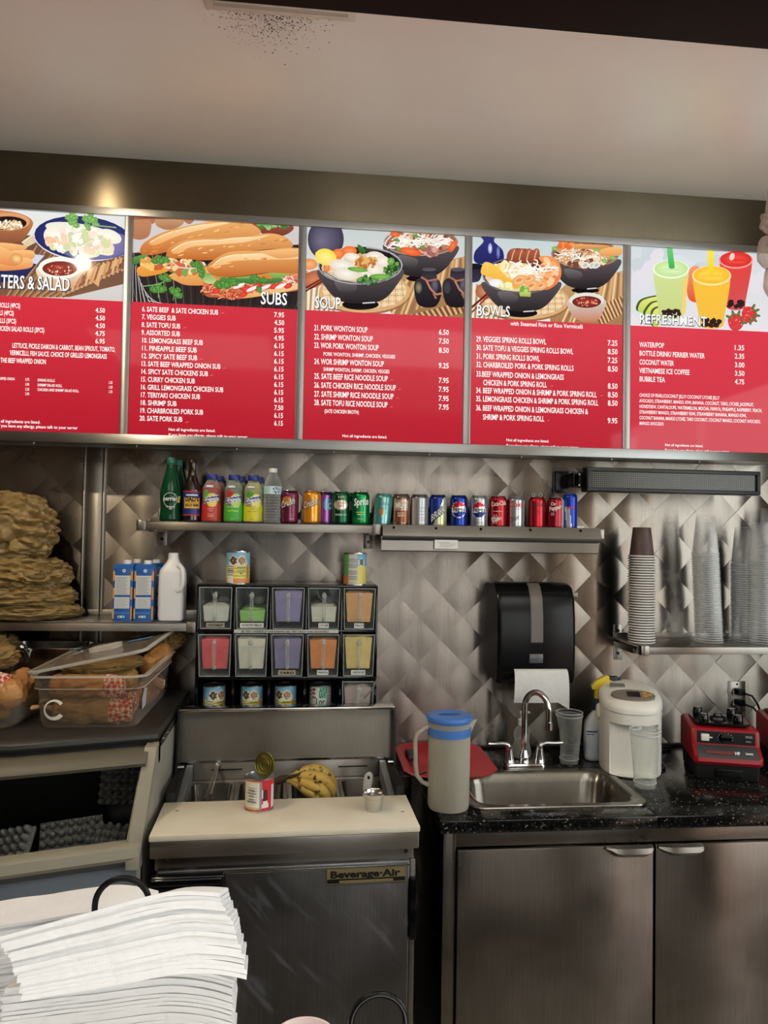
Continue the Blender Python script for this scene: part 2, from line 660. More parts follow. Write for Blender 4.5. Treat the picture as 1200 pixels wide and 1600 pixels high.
# sooty white air register in the ceiling
t = thing('ceiling_vent', 'white rectangular plate on the ceiling with black soot round it', 'vent', (-0.10, -0.93, 3.07))
MB().box(-0.19, 0.19, -0.155, -0.036, -0.014, 0.0, 0.003).build('cover_plate', surf('sooty_white_enamel', (206, 196, 180), 0.5, var=0.15, nscale=14), t)
mb = MB()
for k in range(5):
    mb.box(-0.17, 0.17, -0.145 + k * 0.02, -0.135 + k * 0.02, -0.017, -0.013, 0.001)
mb.build('louvre', surf('vent_louvre', (170, 160, 148), 0.5), t)
rng = random.Random(11)
mb = MB()
for k in range(1000):
    x = rng.gauss(-0.03, 0.07)
    y = -0.962 + abs(rng.gauss(0, 1)) ** 1.2 * 0.055
    if x < -0.22 or x > 0.22:
        continue
    r = rng.choice([0.0007, 0.001, 0.0014, 0.002]) * rng.uniform(.7, 1.25)
    cxx = -0.10 + x
    pts = [(cxx + r * rng.uniform(.6, 1.3) * cos(a * pi / 3), y + r * rng.uniform(.6, 1.3) * sin(a * pi / 3), 3.0695) for a in range(6)]
    mb.poly(pts)
o = mb.build('soot_specks', surf('soot', (40, 33, 26), 0.9, var=0.3))
tag(o, 'scatter of black soot specks on the cream ceiling beside the vent', 'soot', kind='stuff')

# ================================================================== THE LIT MENU SIGN
SY = -0.160          # front face of the prints
PW, PP, PX0 = 0.589, 0.618, -1.272
PZ0, PZ1, RZ = 2.072, 2.856, 2.548
sign = thing('menu_sign', 'long backlit menu sign of five red and photo panels in a steel frame', 'sign', (0.27, -0.08, 2.037))
OFF = (0.27, -0.08, 2.037)
mb = MB()
XL, XR = -1.30, 1.815
mb.box(XL, XR, -0.150, -0.002, 2.040, 2.880, 0.002)
mb.build('housing', 'frame', sign, off=OFF)
mb = MB()
mb.box(XL, XR, -0.171, -0.150, PZ1, 2.882, 0.002).box(XL, XR, -0.171, -0.150, 2.037, PZ0, 0.002)
mb.box(XL, PX0, -0.170, -0.150, PZ0, PZ1, 0.001).box(PX0 + 4 * PP + PW, XR, -0.170, -0.150, PZ0, PZ1, 0.001)
mb.build('rim', 'frame', sign, off=OFF)
for k in range(1, 5):
    MB().box(PX0 + k * PP - 0.029, PX0 + k * PP, -0.169, -0.150, PZ0, PZ1, 0.002).build('divider', 'frame', sign, off=OFF)
for k in range(8):
    MB().cyl((-1.0 + k * 0.36, -0.09, 2.0405), (-1.0 + k * 0.36, -0.09, 2.036), 0.005, 10).build('screw', 'polished', sign, off=OFF)


class Art:
    """flat printed picture: every shape is drawn a hair in front of the one before it"""
    def __init__(s, ox, oy, sc, pane):
        s.ox, s.oy, s.sc = ox, oy, sc
        s.x0 = PX0 + pane * PP
        s.x1 = s.x0 + PW
        s.mb = MB()
        s.y = SY
        s.rng = random.Random(pane + 3)

    def m(s, p):
        q = U(s.ox + p[0] / s.sc, s.oy + p[1] / s.sc, SY)
        return [q.x, q.z]

    def clip(s, pts, cols, lo_z):
        for ax, lim, sg in ((0, s.x0, 1), (0, s.x1, -1), (1, lo_z, 1), (1, PZ1, -1)):
            out, oc = [], []
            n = len(pts)
            for i in range(n):
                a, b = pts[i], pts[(i + 1) % n]
                ca, cb = cols[i], cols[(i + 1) % n]
                da, db = (a[ax] - lim) * sg, (b[ax] - lim) * sg
                if da >= 0:
                    out.append(a)
                    oc.append(ca)
                if (da > 0 and db < 0) or (da < 0 and db > 0):
                    k = da / (da - db)
                    out.append([a[0] + (b[0] - a[0]) * k, a[1] + (b[1] - a[1]) * k])
                    oc.append([ca[q] + (cb[q] - ca[q]) * k for q in range(4)])
            pts, cols = out, oc
            if len(pts) < 3:
                return [], []
        return pts, cols

    def world(s, pts, cols, lo_z=RZ):
        pts, cols = s.clip(pts, cols, lo_z)
        if len(pts) < 3:
            return
        s.mb.col((1, 1, 1, 1))
        s.mb.poly([(p[0] - OFF[0], s.y - OFF[1], p[1] - OFF[2]) for p in pts], cols)

    def step(s):
        s.y -= 0.000004

    def poly(s, pts, c, c2=None):
        """c2: colour at the lower end, a soft change of colour down the shape"""
        s.step()
        a = rgb(c)
        if c2 is None:
            cols = [a] * len(pts)
        else:
            b = rgb(c2)
            ys = [p[1] for p in pts]
            lo, hi = min(ys), max(ys) + 1e-6
            cols = [[a[q] + (b[q] - a[q]) * (p[1] - lo) / (hi - lo) for q in range(4)] for p in pts]
        s.world([s.m(p) for p in pts], cols)

    def curve(s, pts, c, c2=None, n=6):
        """smooth closed outline through the points"""
        out = []
        k = len(pts)
        for i in range(k):
            p0, p1, p2, p3 = pts[i - 1], pts[i], pts[(i + 1) % k], pts[(i + 2) % k]
            for j in range(n):
                t = j / n
                out.append(tuple(0.5 * (2 * p1[q] + (p2[q] - p0[q]) * t + (2 * p0[q] - 5 * p1[q] + 4 * p2[q] - p3[q]) * t * t + (3 * p1[q] - p0[q] - 3 * p2[q] + p3[q]) * t ** 3) for q in (0, 1)))
        s.poly(out, c, c2)

    def ell(s, cx, cy, rx, ry, c, cen=None, rot=0, a0=0, a1=360, off=(0, 0), seg=28):
        """ellipse; cen gives the colour in the middle and fades to c at the rim"""
        s.step()
        ca, sa = cos(rad(rot)), sin(rad(rot))
        P = []
        for k in range(seg + (0 if a1 - a0 >= 360 else 1)):
            t = rad(a0 + (a1 - a0) * k / seg)
            x, y = rx * cos(t), ry * sin(t)
            P.append((cx + x * ca - y * sa, cy + x * sa + y * ca))
        e = list(rgb(c))
        if cen is None:
            s.world([s.m(p) for p in P], [e] * len(P))
            return
        m_ = list(rgb(cen))
        o = (cx + off[0] * rx, cy + off[1] * ry)
        for k in range(len(P)):
            s.world([s.m(o), s.m(P[k]), s.m(P[(k + 1) % len(P)])], [m_, e, e])

    def line(s, pts, wd, c):
        s.step()
        e = list(rgb(c))
        for a, b in zip(pts, pts[1:]):
            dx, dy = b[0] - a[0], b[1] - a[1]
            L = sqrt(dx * dx + dy * dy) or 1
            nx, ny = -dy / L * wd / 2, dx / L * wd / 2
            s.world([s.m(p) for p in ((a[0] + nx, a[1] + ny), (b[0] + nx, b[1] + ny), (b[0] - nx, b[1] - ny), (a[0] - nx, a[1] - ny))], [e] * 4)

    def rect_bg(s, c_top, c_bot, zt=PZ1, zb=RZ, cr=None):
        a, b = list(rgb(c_top)), list(rgb(c_bot))
        s.step()
        s.world([[s.x0, zt], [s.x1, zt], [s.x1, zb], [s.x0, zb]], [a, a, b, b], lo_z=PZ0)

    def mat_strips(s, pts_a, pts_b, n, cols, wd):
        """slats of a bamboo mat between two edges"""
        for k in range(n):
            t = k / (n - 1)
            a = [pts_a[0][q] + (pts_a[1][q] - pts_a[0][q]) * t for q in (0, 1)]
            b = [pts_b[0][q] + (pts_b[1][q] - pts_b[0][q]) * t for q in (0, 1)]
            s.line([a, b], wd, cols[k % len(cols)])

    def scatter(s, cx, cy, rx, ry, n, cols, r0, r1, el=1.0):
        for k in range(n):
            a, q = s.rng.uniform(0, 2 * pi), sqrt(s.rng.random())
            r = s.rng.uniform(r0, r1)
            s.ell(cx + rx * q * cos(a), cy + ry * q * sin(a), r * s.rng.uniform(1, el + .01), r, s.rng.choice(cols), rot=s.rng.uniform(0, 180), seg=7)

    def strands(s, cx, cy, rx, ry, n, cols, wd, ln):
        for k in range(n):
            a, q = s.rng.uniform(0, 2 * pi), sqrt(s.rng.random())
            x, y, t = cx + rx * q * cos(a), cy + ry * q * sin(a), s.rng.uniform(0, pi)
            b = s.rng.uniform(-1, 1)
            P = [(x + ln * (u - .5) * cos(t) - b * ln * .3 * (u * (1 - u)) * sin(t) * 4, y + ln * .5 * (u - .5) * sin(t) + b * ln * .2 * (u * (1 - u)) * 4) for u in (0, .25, .5, .75, 1)]
            s.line(P, wd, s.rng.choice(cols))

    def leaf(s, cx, cy, r, c, c2, rot=0):
        for a0 in (-62, 0, 62):                      # three lobes, each with two or three teeth
            a = rad(rot + a0 - 90)
            lx, ly = cx + r * .52 * cos(a), cy + r * .50 * sin(a)
            s.ell(lx, ly, r * .52, r * .40, c, c2, rot=rot + a0 - 90, seg=14, off=(-.2, -.3))
            for b0 in (-34, 0, 34):
                b = a + rad(b0)
                s.ell(lx + r * .34 * cos(b), ly + r * .32 * sin(b), r * .22, r * .15, tuple(int(v * .9) for v in c), c2, rot=math.degrees(b), seg=9)
        for a0 in (-62, 0, 62):
            a = rad(rot + a0 - 90)
            s.line([(cx, cy + r * .12), (cx + r * .7 * cos(a), cy + r * .66 * sin(a))], max(2, r * .05), c2)
        s.line([(cx, cy + r * .1), (cx - r * .2 * sin(rad(rot)), cy + r * .7)], max(2, r * .08), c2)

    def done(s, pane, name='picture'):
        return s.mb.build(name, 'backlit', pane, sharp=None, normals=False)


panes = []
for k in range(5):
    x0 = PX0 + k * PP
    mb = MB()
    mb.col((196, 40, 56))
    a, b = rgb((198, 44, 60)), rgb((178, 30, 46))
    y = SY
    mb.poly([(x0 - OFF[0], y - OFF[1], PZ0 - OFF[2]), (x0 + PW - OFF[0], y - OFF[1], PZ0 - OFF[2]), (x0 + PW - OFF[0], y - OFF[1], PZ1 - OFF[2]), (x0 - OFF[0], y - OFF[1], PZ1 - OFF[2])])
    mb.box(x0 - OFF[0], x0 + PW - OFF[0], SY - OFF[1] + 0.001, -0.149 - OFF[1], PZ0 - OFF[2], PZ1 - OFF[2])
    o = mb.build('menu_panel', 'backlit', sign, sharp=None)
    o['label'] = ['red menu panel headed with rolls and salad', 'red menu panel headed SUBS', 'red menu panel headed SOUP', 'red menu panel headed BOWLS', 'red menu panel headed REFRESHMENT'][k]
    panes.append(o)

# ---- panel 1: rolls on a blue plate
A = Art(0, 310, 5.714, 0)
A.rect_bg((222, 226, 226), (196, 194, 192))
A.poly([(-500, 330), (330, 330), (1120, 520), (1120, 760), (620, 880), (-500, 880)], (96, 70, 58), (120, 84, 62))
A.mat_strips([(330, 420), (1110, 640)], [(60, 880), (560, 880)], 26, [(176, 134, 96), (110, 78, 58), (150, 108, 76)], 15)
A.poly([(720, 660), (1110, 520), (1110, 560), (900, 690), (880, 790)], (206, 164, 112))
for k in range(15):
    u = k / 14
    A.line([(560 + 560 * u, 860 - 230 * u), (630 + 520 * u, 720 - 260 * u)], 18, [(190, 140, 98), (140, 84, 62), (214, 170, 128)][k % 3])
    A.ell(570 + 560 * u, 856 - 232 * u, 11, 11, (226, 180, 140), (150, 92, 70), seg=10)
A.poly([(190, 390), (320, 300), (330, 390), (230, 440)], (230, 214, 184))
for k in range(9):
    A.line([(196 + 15 * k, 400 - 10 * k), (262 + 12 * k, 440 - 10 * k)], 4, (120, 84, 66))
# wooden bowl
A.curve([(-60, 130), (60, 112), (220, 150), (296, 220), (240, 330), (180, 400), (60, 420), (-60, 410)], (206, 136, 92), (112, 62, 44))
for k in range(6):
    A.line([(-20, 300 + 16 * k), (100, 296 + 18 * k), (230 - 8 * k, 270 + 20 * k)], 4, (150, 90, 60))
A.ell(70, 210, 196, 78, (222, 160, 112), (180, 110, 76))
A.ell(66, 222, 172, 62, (36, 22, 22))
A.scatter(90, 240, 110, 40, 90, [(236, 222, 196), (220, 190, 150), (200, 160, 118), (246, 238, 220)], 8, 14, 1.5)
# blue plate
A.ell(740, 360, 440, 200, (208, 212, 224), rot=5)
A.ell(742, 354, 436, 194, (34, 40, 96), (60, 68, 140), rot=5)
A.ell(800, 380, 390, 165, (92, 96, 150), (120, 122, 160), rot=5)
A.ell(790, 350, 400, 160, (44, 50, 110), rot=5)
A.ell(960, 420, 200, 110, (108, 106, 158), (128, 124, 170), rot=-10)
for x, y, rx, ry, rt, c in ((730, 300, 330, 70, 10, (226, 224, 212)), (980, 340, 110, 60, 20, (234, 226, 214)), (640, 360, 240, 80, 18, (230, 226, 214)), (850, 420, 180, 60, 24, (224, 222, 200)), (800, 480, 100, 50, 5, (214, 220, 184)), (470, 330, 80, 80, 0, (236, 226, 212)), (690, 400, 190, 56, 22, (238, 234, 224)), (930, 420, 100, 60, 30, (226, 214, 190))):
    A.ell(x, y, rx, ry, c, tuple(min(255, v + 14) for v in c), rot=rt)
A.scatter(700, 380, 280, 100, 120, [(244, 240, 232), (232, 204, 180), (206, 214, 160), (240, 220, 206), (198, 208, 170), (246, 244, 238)], 12, 34, 1.9)
A.ell(450, 370, 50, 26, (230, 176, 138), (240, 200, 170), rot=20)
for x, y, r, q in ((640, 190, 62, 0), (650, 240, 60, 30), (800, 210, 74, 10), (770, 260, 44, 60), (850, 240, 40, 20), (640, 150, 34, 50)):
    A.leaf(x, y, r, (92, 150, 72), (150, 200, 120), q)
A.line([(820, 240), (1040, 262)], 12, (140, 176, 110))
# spring rolls on a blue dish
A.poly([(-60, 560), (400, 500), (220, 720), (-60, 760)], (40, 46, 100), (30, 34, 80))
A.poly([(290, 500), (400, 510), (330, 590), (220, 560)], (196, 204, 224))
for pts in ([(-40, 400), (210, 420), (214, 462), (-40, 500)], [(60, 480), (284, 466), (296, 540), (120, 560)], [(-40, 550), (250, 530), (290, 610), (160, 640), (-40, 640)], [(-40, 420), (120, 480), (200, 500), (200, 560), (130, 606), (-40, 560)]):
    A.curve(pts, (236, 186, 124), (208, 128, 74))
A.ell(150, 540, 56, 46, (206, 138, 76), (240, 208, 150), rot=20)
# dipping sauce
A.curve([(344, 610), (380, 760), (500, 830), (640, 800), (716, 700), (726, 620)], (226, 220, 200), (196, 140, 92))
A.ell(535, 622, 192, 100, (238, 238, 226))
A.ell(535, 628, 156, 66, (112, 40, 34), (150, 60, 50))
A.scatter(535, 640, 130, 44, 50, [(196, 90, 70), (228, 150, 120), (150, 44, 40), (240, 210, 180)], 4, 10)
A.rect_bg((200, 46, 62), (174, 28, 44), RZ, PZ0)
A.done(panes[0])

# ---- panel 2: filled baguettes
A = Art(205, 330, 4.444, 1)
A.rect_bg((206, 200, 202), (190, 184, 186))
A.poly([(0, 290), (1200, 230), (1200, 720), (0, 720)], (44, 36, 36))
for k in range(60):
    A.line([(-200 + 26 * k, 720), (-200 + 26 * k - 170 + 6 * k, 280)], 4, [(150, 146, 148), (30, 26, 28), (92, 86, 88), (20, 18, 20)][k % 4] if k < 24 else [(74, 66, 64), (24, 20, 20), (50, 44, 42)][k % 3])
for k in range(10):
    A.line([(0 + 14 * k, 300 + 40 * k), (-20 + 30 * k, 640)], 3, (214, 212, 214))
for x0, x1, y1, c in ((0, 130, 198, (196, 140, 100)), (176, 358, 130, (206, 168, 126)), (130, 172, 90, (180, 130, 90)), (360, 450, 90, (190, 136, 96))):
    A.curve([(x0, 20), (x1, 20), (x1, y1 - 40), ((x0 + x1) / 2, y1), (x0, y1 - 30)], c, (166, 112, 80))
    A.line([(x0, 50), (x1, 50)], 12, (150, 84, 70))
A.curve([(850, 80), (1110, 100), (1100, 150), (1000, 180), (900, 150)], (150, 76, 60), (110, 52, 44))
A.scatter(980, 96, 110, 20, 40, [(110, 160, 90), (70, 120, 60), (150, 190, 120)], 10, 22)


def bread(pts, hi):
    A.curve(pts, (232, 172, 104), (186, 100, 44))
    A.curve(hi, (246, 214, 162), (228, 162, 94))
    for k in range(len(hi) // 2 - 1):            # floury streaks and a cracked crust line
        (x0, y0), (x1, y1) = hi[k], hi[k + 1]
        A.line([(x0 + 6, y0 + 4), ((x0 + x1) / 2, (y0 + y1) / 2 - 3), (x1 - 6, y1 + 3)], 5, (252, 234, 200))
    x_, y_ = pts[-1]
    lo_ = sorted(p[1] for p in pts)[-2]
    for k in range(26):
        q = A.rng.random()
        a_, b_ = pts[0], pts[len(pts) // 2]
        fx_, fy_ = a_[0] + (b_[0] - a_[0]) * q, a_[1] + (b_[1] - a_[1]) * q
        A.ell(fx_ + A.rng.uniform(-20, 20), fy_ + A.rng.uniform(-16, 22), A.rng.uniform(8, 26), A.rng.uniform(2, 5), A.rng.choice([(206, 130, 66), (240, 196, 132), (216, 142, 76)]), rot=A.rng.uniform(-24, -4), seg=9)


bread([(62, 290), (90, 220), (240, 140), (480, 84), (640, 66), (820, 84), (900, 150), (760, 200), (420, 240), (220, 290), (120, 306)], [(130, 210), (300, 136), (520, 90), (700, 76), (560, 112), (330, 170), (170, 236)])
A.curve([(0, 330), (100, 300), (110, 330), (20, 372)], (96, 150, 80), (60, 110, 50))
A.curve([(40, 400), (140, 350), (240, 370), (250, 420), (80, 455)], (230, 166, 80), (214, 138, 54))
A.scatter(190, 360, 120, 40, 40, [(224, 150, 80), (240, 190, 110), (196, 90, 50), (220, 210, 180)], 10, 24, 1.5)
A.curve([(270, 440), (520, 380), (540, 500), (400, 515), (320, 490)], (236, 182, 112), (214, 140, 72))
bread([(242, 310), (270, 250), (380, 200), (560, 190), (780, 180), (960, 154), (1080, 186), (1118, 250), (960, 264), (700, 290), (560, 340), (260, 324)], [(280, 270), (400, 210), (600, 200), (840, 180), (960, 166), (800, 214), (620, 232), (420, 250), (320, 300)])
A.scatter(380, 390, 120, 44, 60, [(226, 150, 90), (240, 200, 150), (200, 100, 60), (120, 160, 80), (240, 230, 214)], 10, 24, 1.5)
A.line([(280, 350), (330, 390), (420, 400), (520, 370)], 8, (226, 200, 210))
A.curve([(500, 500), (560, 460), (800, 470), (1180, 430), (1180, 540), (1000, 570), (760, 610), (640, 600), (520, 590)], (206, 130, 84), (176, 84, 60))
A.strands(700, 545, 200, 60, 150, [(214, 120, 84), (186, 84, 60), (236, 160, 120), (150, 60, 44)], 7, 70)
A.strands(1080, 490, 110, 50, 90, [(214, 120, 84), (186, 84, 60), (236, 160, 120), (240, 220, 214)], 7, 70)
A.curve([(760, 590), (900, 556), (1160, 500), (1160, 540), (960, 580), (800, 604)], (240, 204, 150), (222, 164, 96))
A.curve([(500, 440), (700, 460), (1060, 420), (1080, 450), (860, 500), (540, 504)], (150, 180, 92), (90, 140, 66))
A.curve([(500, 436), (580, 440), (590, 500), (510, 496)], (120, 160, 80), (190, 204, 140))
A.curve([(680, 470), (900, 470), (1040, 464), (1030, 496), (860, 506), (700, 490)], (84, 140, 72), (56, 110, 56))
A.poly([(880, 440), (960, 440), (980, 470), (900, 468)], (230, 120, 60))
A.poly([(560, 450), (640, 470), (600, 480)], (230, 130, 70))
for x, y in ((590, 556), (800, 540), (780, 580), (990, 524), (1090, 520), (870, 520)):
    A.ell(x, y, 30, 18, (206, 50, 44), (230, 84, 70), rot=-20)
for x, y in ((750, 520), (930, 530), (1040, 520), (840, 540)):
    A.ell(x, y, 44, 12, (240, 226, 230), rot=-24)
bread([(524, 400), (560, 350), (680, 286), (900, 274), (1180, 264), (1180, 420), (940, 430), (720, 456), (580, 450)], [(560, 380), (640, 320), (760, 300), (1000, 300), (1180, 300), (1180, 330), (900, 340), (700, 350), (600, 400)])
A.curve([(900, 280), (1180, 266), (1180, 310), (1040, 330), (960, 310)], (240, 190, 130), (220, 150, 90))
for x, y, r, q in ((190, 360, 54, 0), (236, 346, 34, 30), (450, 390, 50, 20), (470, 430, 46, 70), (640, 530, 66, 0), (700, 500, 44, 40), (860, 480, 40, 10), (880, 550, 30, 60), (920, 490, 34, 0), (230, 480, 50, 20), (190, 560, 62, 0), (300, 580, 58, 40)):
    A.leaf(x, y, r, (52, 108, 44), (110, 164, 80), q)
A.line([(80, 524), (190, 510), (230, 490)], 6, (130, 176, 110))
A.rect_bg((200, 46, 62), (174, 28, 44), RZ, PZ0)
A.done(panes[1])


def bowl(A, cx, ty, rx, ry, by, c=(38, 32, 34), hi=(86, 78, 82), tilt=0, fw=.45):
    """dark footed bowl seen from above"""
    A.ell(cx, by - 8, rx * fw, ry * .32, (20, 16, 18))
    A.curve([(cx - rx, ty + tilt * -rx), (cx - rx * .86, ty + (by - ty) * .45), (cx - rx * fw, by - 30), (cx + rx * fw, by - 30), (cx + rx * .86, ty + (by - ty) * .45), (cx + rx, ty + tilt * rx), (cx, ty + ry * .6)], hi, c)
    A.curve([(cx - rx * .6, ty + (by - ty) * .3), (cx - rx * .1, ty + (by - ty) * .42), (cx - rx * .2, ty + (by - ty) * .68), (cx - rx * .5, ty + (by - ty) * .6)], (112, 104, 106), (50, 44, 46))
    A.line([(cx + rx * .05, by - 18), (cx + rx * fw * .8, by - 24)], 9, (206, 204, 206))


def tray(A, cx, cy, rx, ry):
    A.ell(cx, cy + 14, rx, ry, (150, 104, 70))
    A.ell(cx, cy, rx, ry, (212, 168, 118))
    A.ell(cx, cy - 8, rx * .92, ry * .88, (232, 204, 160), (206, 160, 112))
    for k in range(22):
        u = -0.85 + 1.7 * k / 21
        h = sqrt(max(0, 1 - u * u)) * .86
        A.line([(cx + rx * u * .95, cy - 8 - ry * h), (cx + rx * u, cy - 8 + ry * h)], 4, (170, 124, 84) if k % 2 else (244, 226, 190))
    for k in range(12):
        u = -0.8 + 1.6 * k / 11
        h = sqrt(max(0, 1 - u * u)) * .9
        A.line([(cx - rx * h, cy - 8 + ry * u), (cx + rx * h, cy - 8 + ry * u)], 4, (190, 146, 102) if k % 2 else (240, 220, 184))


# ---- panel 3: soup bowls
A = Art(470, 350, 4.615, 2)
A.rect_bg((196, 204, 204), (224, 222, 218))
A.poly([(740, 330), (1200, 230), (1200, 700), (700, 700), (560, 520)], (190, 150, 104), (150, 108, 72))
A.mat_strips([(800, 330), (1180, 240)], [(640, 700), (1180, 470)], 15, [(226, 190, 140), (150, 108, 74), (206, 164, 112)], 17)
for k in range(26):
    u = k / 25
    A.line([(740 + 460 * u, 670 - 120 * u), (790 + 440 * u, 720 - 90 * u)], 12, (222, 180, 130) if k % 2 else (110, 70, 48))
A.mat_strips([(20, 330), (300, 420)], [(20, 640), (220, 680)], 14, [(238, 226, 200), (176, 142, 104)], 16)
A.ell(180, 110, 130, 150, (58, 52, 74), (112, 108, 132), off=(-.3, .1))
A.ell(60, 290, 60, 40, (226, 140, 80), (240, 180, 120))
tray(A, 460, 490, 330, 150)
A.ell(90, 400, 110, 60, (176, 90, 60), (206, 130, 90), rot=-20)
A.line([(20, 470), (190, 374)], 12, (110, 30, 34))
A.line([(20, 495), (190, 390)], 10, (70, 24, 28))
# far bowl
bowl(A, 866, 150, 262, 80, 400, tilt=.02, fw=.4)
A.ell(866, 130, 270, 100, (170, 160, 170))
A.ell(866, 130, 262, 94, (150, 96, 70), (200, 150, 110))
A.scatter(866, 140, 220, 66, 110, [(190, 120, 100), (150, 80, 70), (222, 170, 130), (120, 60, 54), (226, 200, 160)], 10, 28, 1.6)
A.strands(850, 120, 220, 66, 60, [(242, 236, 230), (232, 222, 210), (250, 246, 240)], 9, 130)
for x, y, rx, ry, rt in ((790, 200, 84, 28, 12), (1096, 160, 50, 22, -60), (680, 76, 36, 20, 10)):
    A.ell(x, y, rx, ry, (222, 84, 44), (240, 130, 70), rot=rt)
for x, y in ((690, 125), (824, 96), (880, 176), (700, 186)):
    A.leaf(x, y, 24, (70, 130, 50), (120, 180, 84), 15)
A.scatter(940, 200, 60, 28, 30, [(190, 130, 120), (160, 100, 92), (214, 164, 150)], 10, 22, 1.4)
# near bowl
bowl(A, 430, 330, 300, 120, 590, fw=.44)
A.ell(428, 300, 306, 138, (170, 172, 180))
A.ell(428, 302, 296, 128, (60, 54, 56))
A.ell(428, 318, 280, 106, (206, 190, 160), (226, 214, 190))
A.poly([(380, 170), (470, 166), (476, 210), (400, 230)], (30, 26, 28))
A.poly([(556, 190), (640, 210), (720, 290), (690, 330), (560, 215)], (26, 22, 24))
A.scatter(420, 300, 220, 70, 60, [(236, 230, 218), (226, 214, 190), (214, 170, 100), (230, 200, 170)], 14, 34, 1.8)
for x, y, rx, ry, c in ((270, 216, 44, 36, (232, 110, 50)), (350, 196, 54, 36, (234, 104, 40)), (186, 316, 22, 36, (226, 116, 60))):
    A.ell(x, y, rx, ry, c, (246, 150, 90))
A.ell(180, 240, 78, 60, (246, 214, 90), (252, 236, 150), rot=15)
A.line([(106, 214), (150, 196), (220, 210), (250, 262)], 12, (248, 226, 60))
A.curve([(412, 148), (470, 190), (450, 216), (420, 200)], (70, 120, 50), (40, 90, 40))
for x, y, rx, ry in ((300, 300, 100, 40), (370, 240, 60, 30), (540, 240, 70, 40), (530, 330, 66, 44), (330, 360, 90, 44), (590, 270, 50, 40)):
    A.ell(x, y, rx, ry, (226, 214, 196), (244, 240, 232), rot=10)
A.scatter(470, 280, 80, 40, 60, [(206, 140, 70), (226, 176, 110), (180, 110, 54)], 8, 18, 1.6)
for x, y, r in ((640, 340, 44), (670, 310, 40), (480, 400, 44), (520, 408, 36), (440, 408, 30)):
    A.scatter(x, y, r, r * .7, 26, [(50, 100, 44), (80, 136, 60), (36, 80, 36), (110, 160, 80)], 8, 16)
A.ell(410, 330, 74, 17, (96, 156, 64), (140, 190, 90), rot=6)
A.ell(580, 382, 84, 20, (96, 156, 64), (140, 190, 90), rot=2)
A.ell(650, 270, 26, 26, (90, 150, 70), (140, 190, 100))
A.line([(160, 340), (270, 406), (430, 430), (600, 412), (716, 330)], 8, (120, 116, 122))
# little black jars
for cx, dx in ((915, 0), (1120, 1)):
    A.curve([(cx - 92, 420), (cx - 96, 500), (cx - 60, 590), (cx + 50, 598), (cx + 96, 520), (cx + 92, 430), (cx + 50, 390), (cx - 50, 390)], (50, 46, 54), (26, 22, 26))
    A.ell(cx - 66, 460, 26, 44, (60, 56, 60), (150, 146, 110) if dx == 0 else (70, 66, 76))
    A.ell(cx + 50, 440, 30, 60, (50, 46, 60), (108, 104, 128))
    A.poly([(cx - 46, 390), (cx - 40, 330), (cx + 60, 330), (cx + 66, 390)], (40, 36, 44), (60, 56, 66))
    A.ell(cx + 10, 330, 52, 14, (84, 80, 92))
    A.line([(cx - 50, 384), (cx, 412), (cx + 70, 400)], 14, (166, 106, 84))
    A.line([(cx - 10, 410), (cx + 20, 470), (cx + 60, 510), (cx + 110, 500)], 14, (186, 126, 100))
    A.line([(cx + 40, 500), (cx + 60, 540)], 14, (166, 106, 84))
A.rect_bg((204, 50, 66), (176, 30, 46), RZ, PZ0)
A.done(panes[2])

# ---- panel 4: rice and vermicelli bowls
A = Art(728, 365, 4.762, 3)
A.rect_bg((194, 208, 210), (226, 224, 220))
A.poly([(740, 380), (1200, 270), (1200, 700), (640, 700), (600, 520)], (200, 160, 110), (160, 116, 78))
A.mat_strips([(860, 350), (1180, 280)], [(700, 700), (1180, 540)], 16, [(232, 200, 150), (150, 108, 74), (210, 168, 116)], 15)
for k in range(22):
    u = k / 21
    A.line([(950 + 260 * u, 560 - 120 * u), (1010 + 240 * u, 690 - 150 * u)], 11, (226, 184, 134) if k % 2 else (120, 80, 56))
A.mat_strips([(20, 360), (300, 440)], [(20, 640), (220, 700)], 14, [(238, 226, 200), (176, 142, 104)], 16)
A.curve([(110, 20), (130, 60), (64, 140), (80, 220), (260, 220), (276, 130), (210, 60), (216, 20)], (40, 44, 116), (30, 34, 96))
A.ell(180, 110, 16, 40, (120, 130, 200), (230, 234, 246))
A.ell(240, 140, 14, 50, (60, 66, 150), (140, 150, 210))
A.curve([(20, 240), (120, 240), (110, 330), (80, 360), (20, 350)], (30, 26, 46), (60, 52, 80))
A.ell(70, 244, 60, 22, (20, 18, 30))
tray(A, 440, 500, 330, 140)
A.ell(140, 430, 70, 60, (170, 96, 66), (206, 140, 100))
A.line([(30, 560), (180, 430)], 16, (106, 30, 32))
A.line([(40, 590), (190, 440)], 12, (150, 54, 50))
# far bowl
bowl(A, 888, 190, 256, 70, 430, fw=.4)
A.ell(888, 150, 256, 106, (150, 146, 156))
A.ell(888, 150, 248, 100, (150, 100, 74), (190, 140, 100))
A.scatter(890, 160, 210, 80, 110, [(206, 150, 100), (160, 96, 66), (226, 190, 140), (110, 70, 56), (236, 214, 180), (90, 60, 60)], 12, 30, 1.8)
A.strands(870, 150, 210, 50, 60, [(246, 242, 234), (230, 216, 190), (206, 150, 100)], 8, 110)
A.scatter(740, 90, 50, 20, 24, [(226, 110, 50), (240, 140, 80)], 10, 22, 1.6)
A.curve([(800, 80), (1050, 90), (1040, 116), (820, 112)], (232, 170, 110), (206, 130, 76))
A.curve([(980, 130), (1110, 96), (1156, 110), (1150, 160), (1040, 170)], (240, 190, 120), (222, 150, 84))
for x in (886, 940, 970):
    A.ell(x, 236, 32, 22, (240, 236, 232), (170, 160, 160), rot=-30)
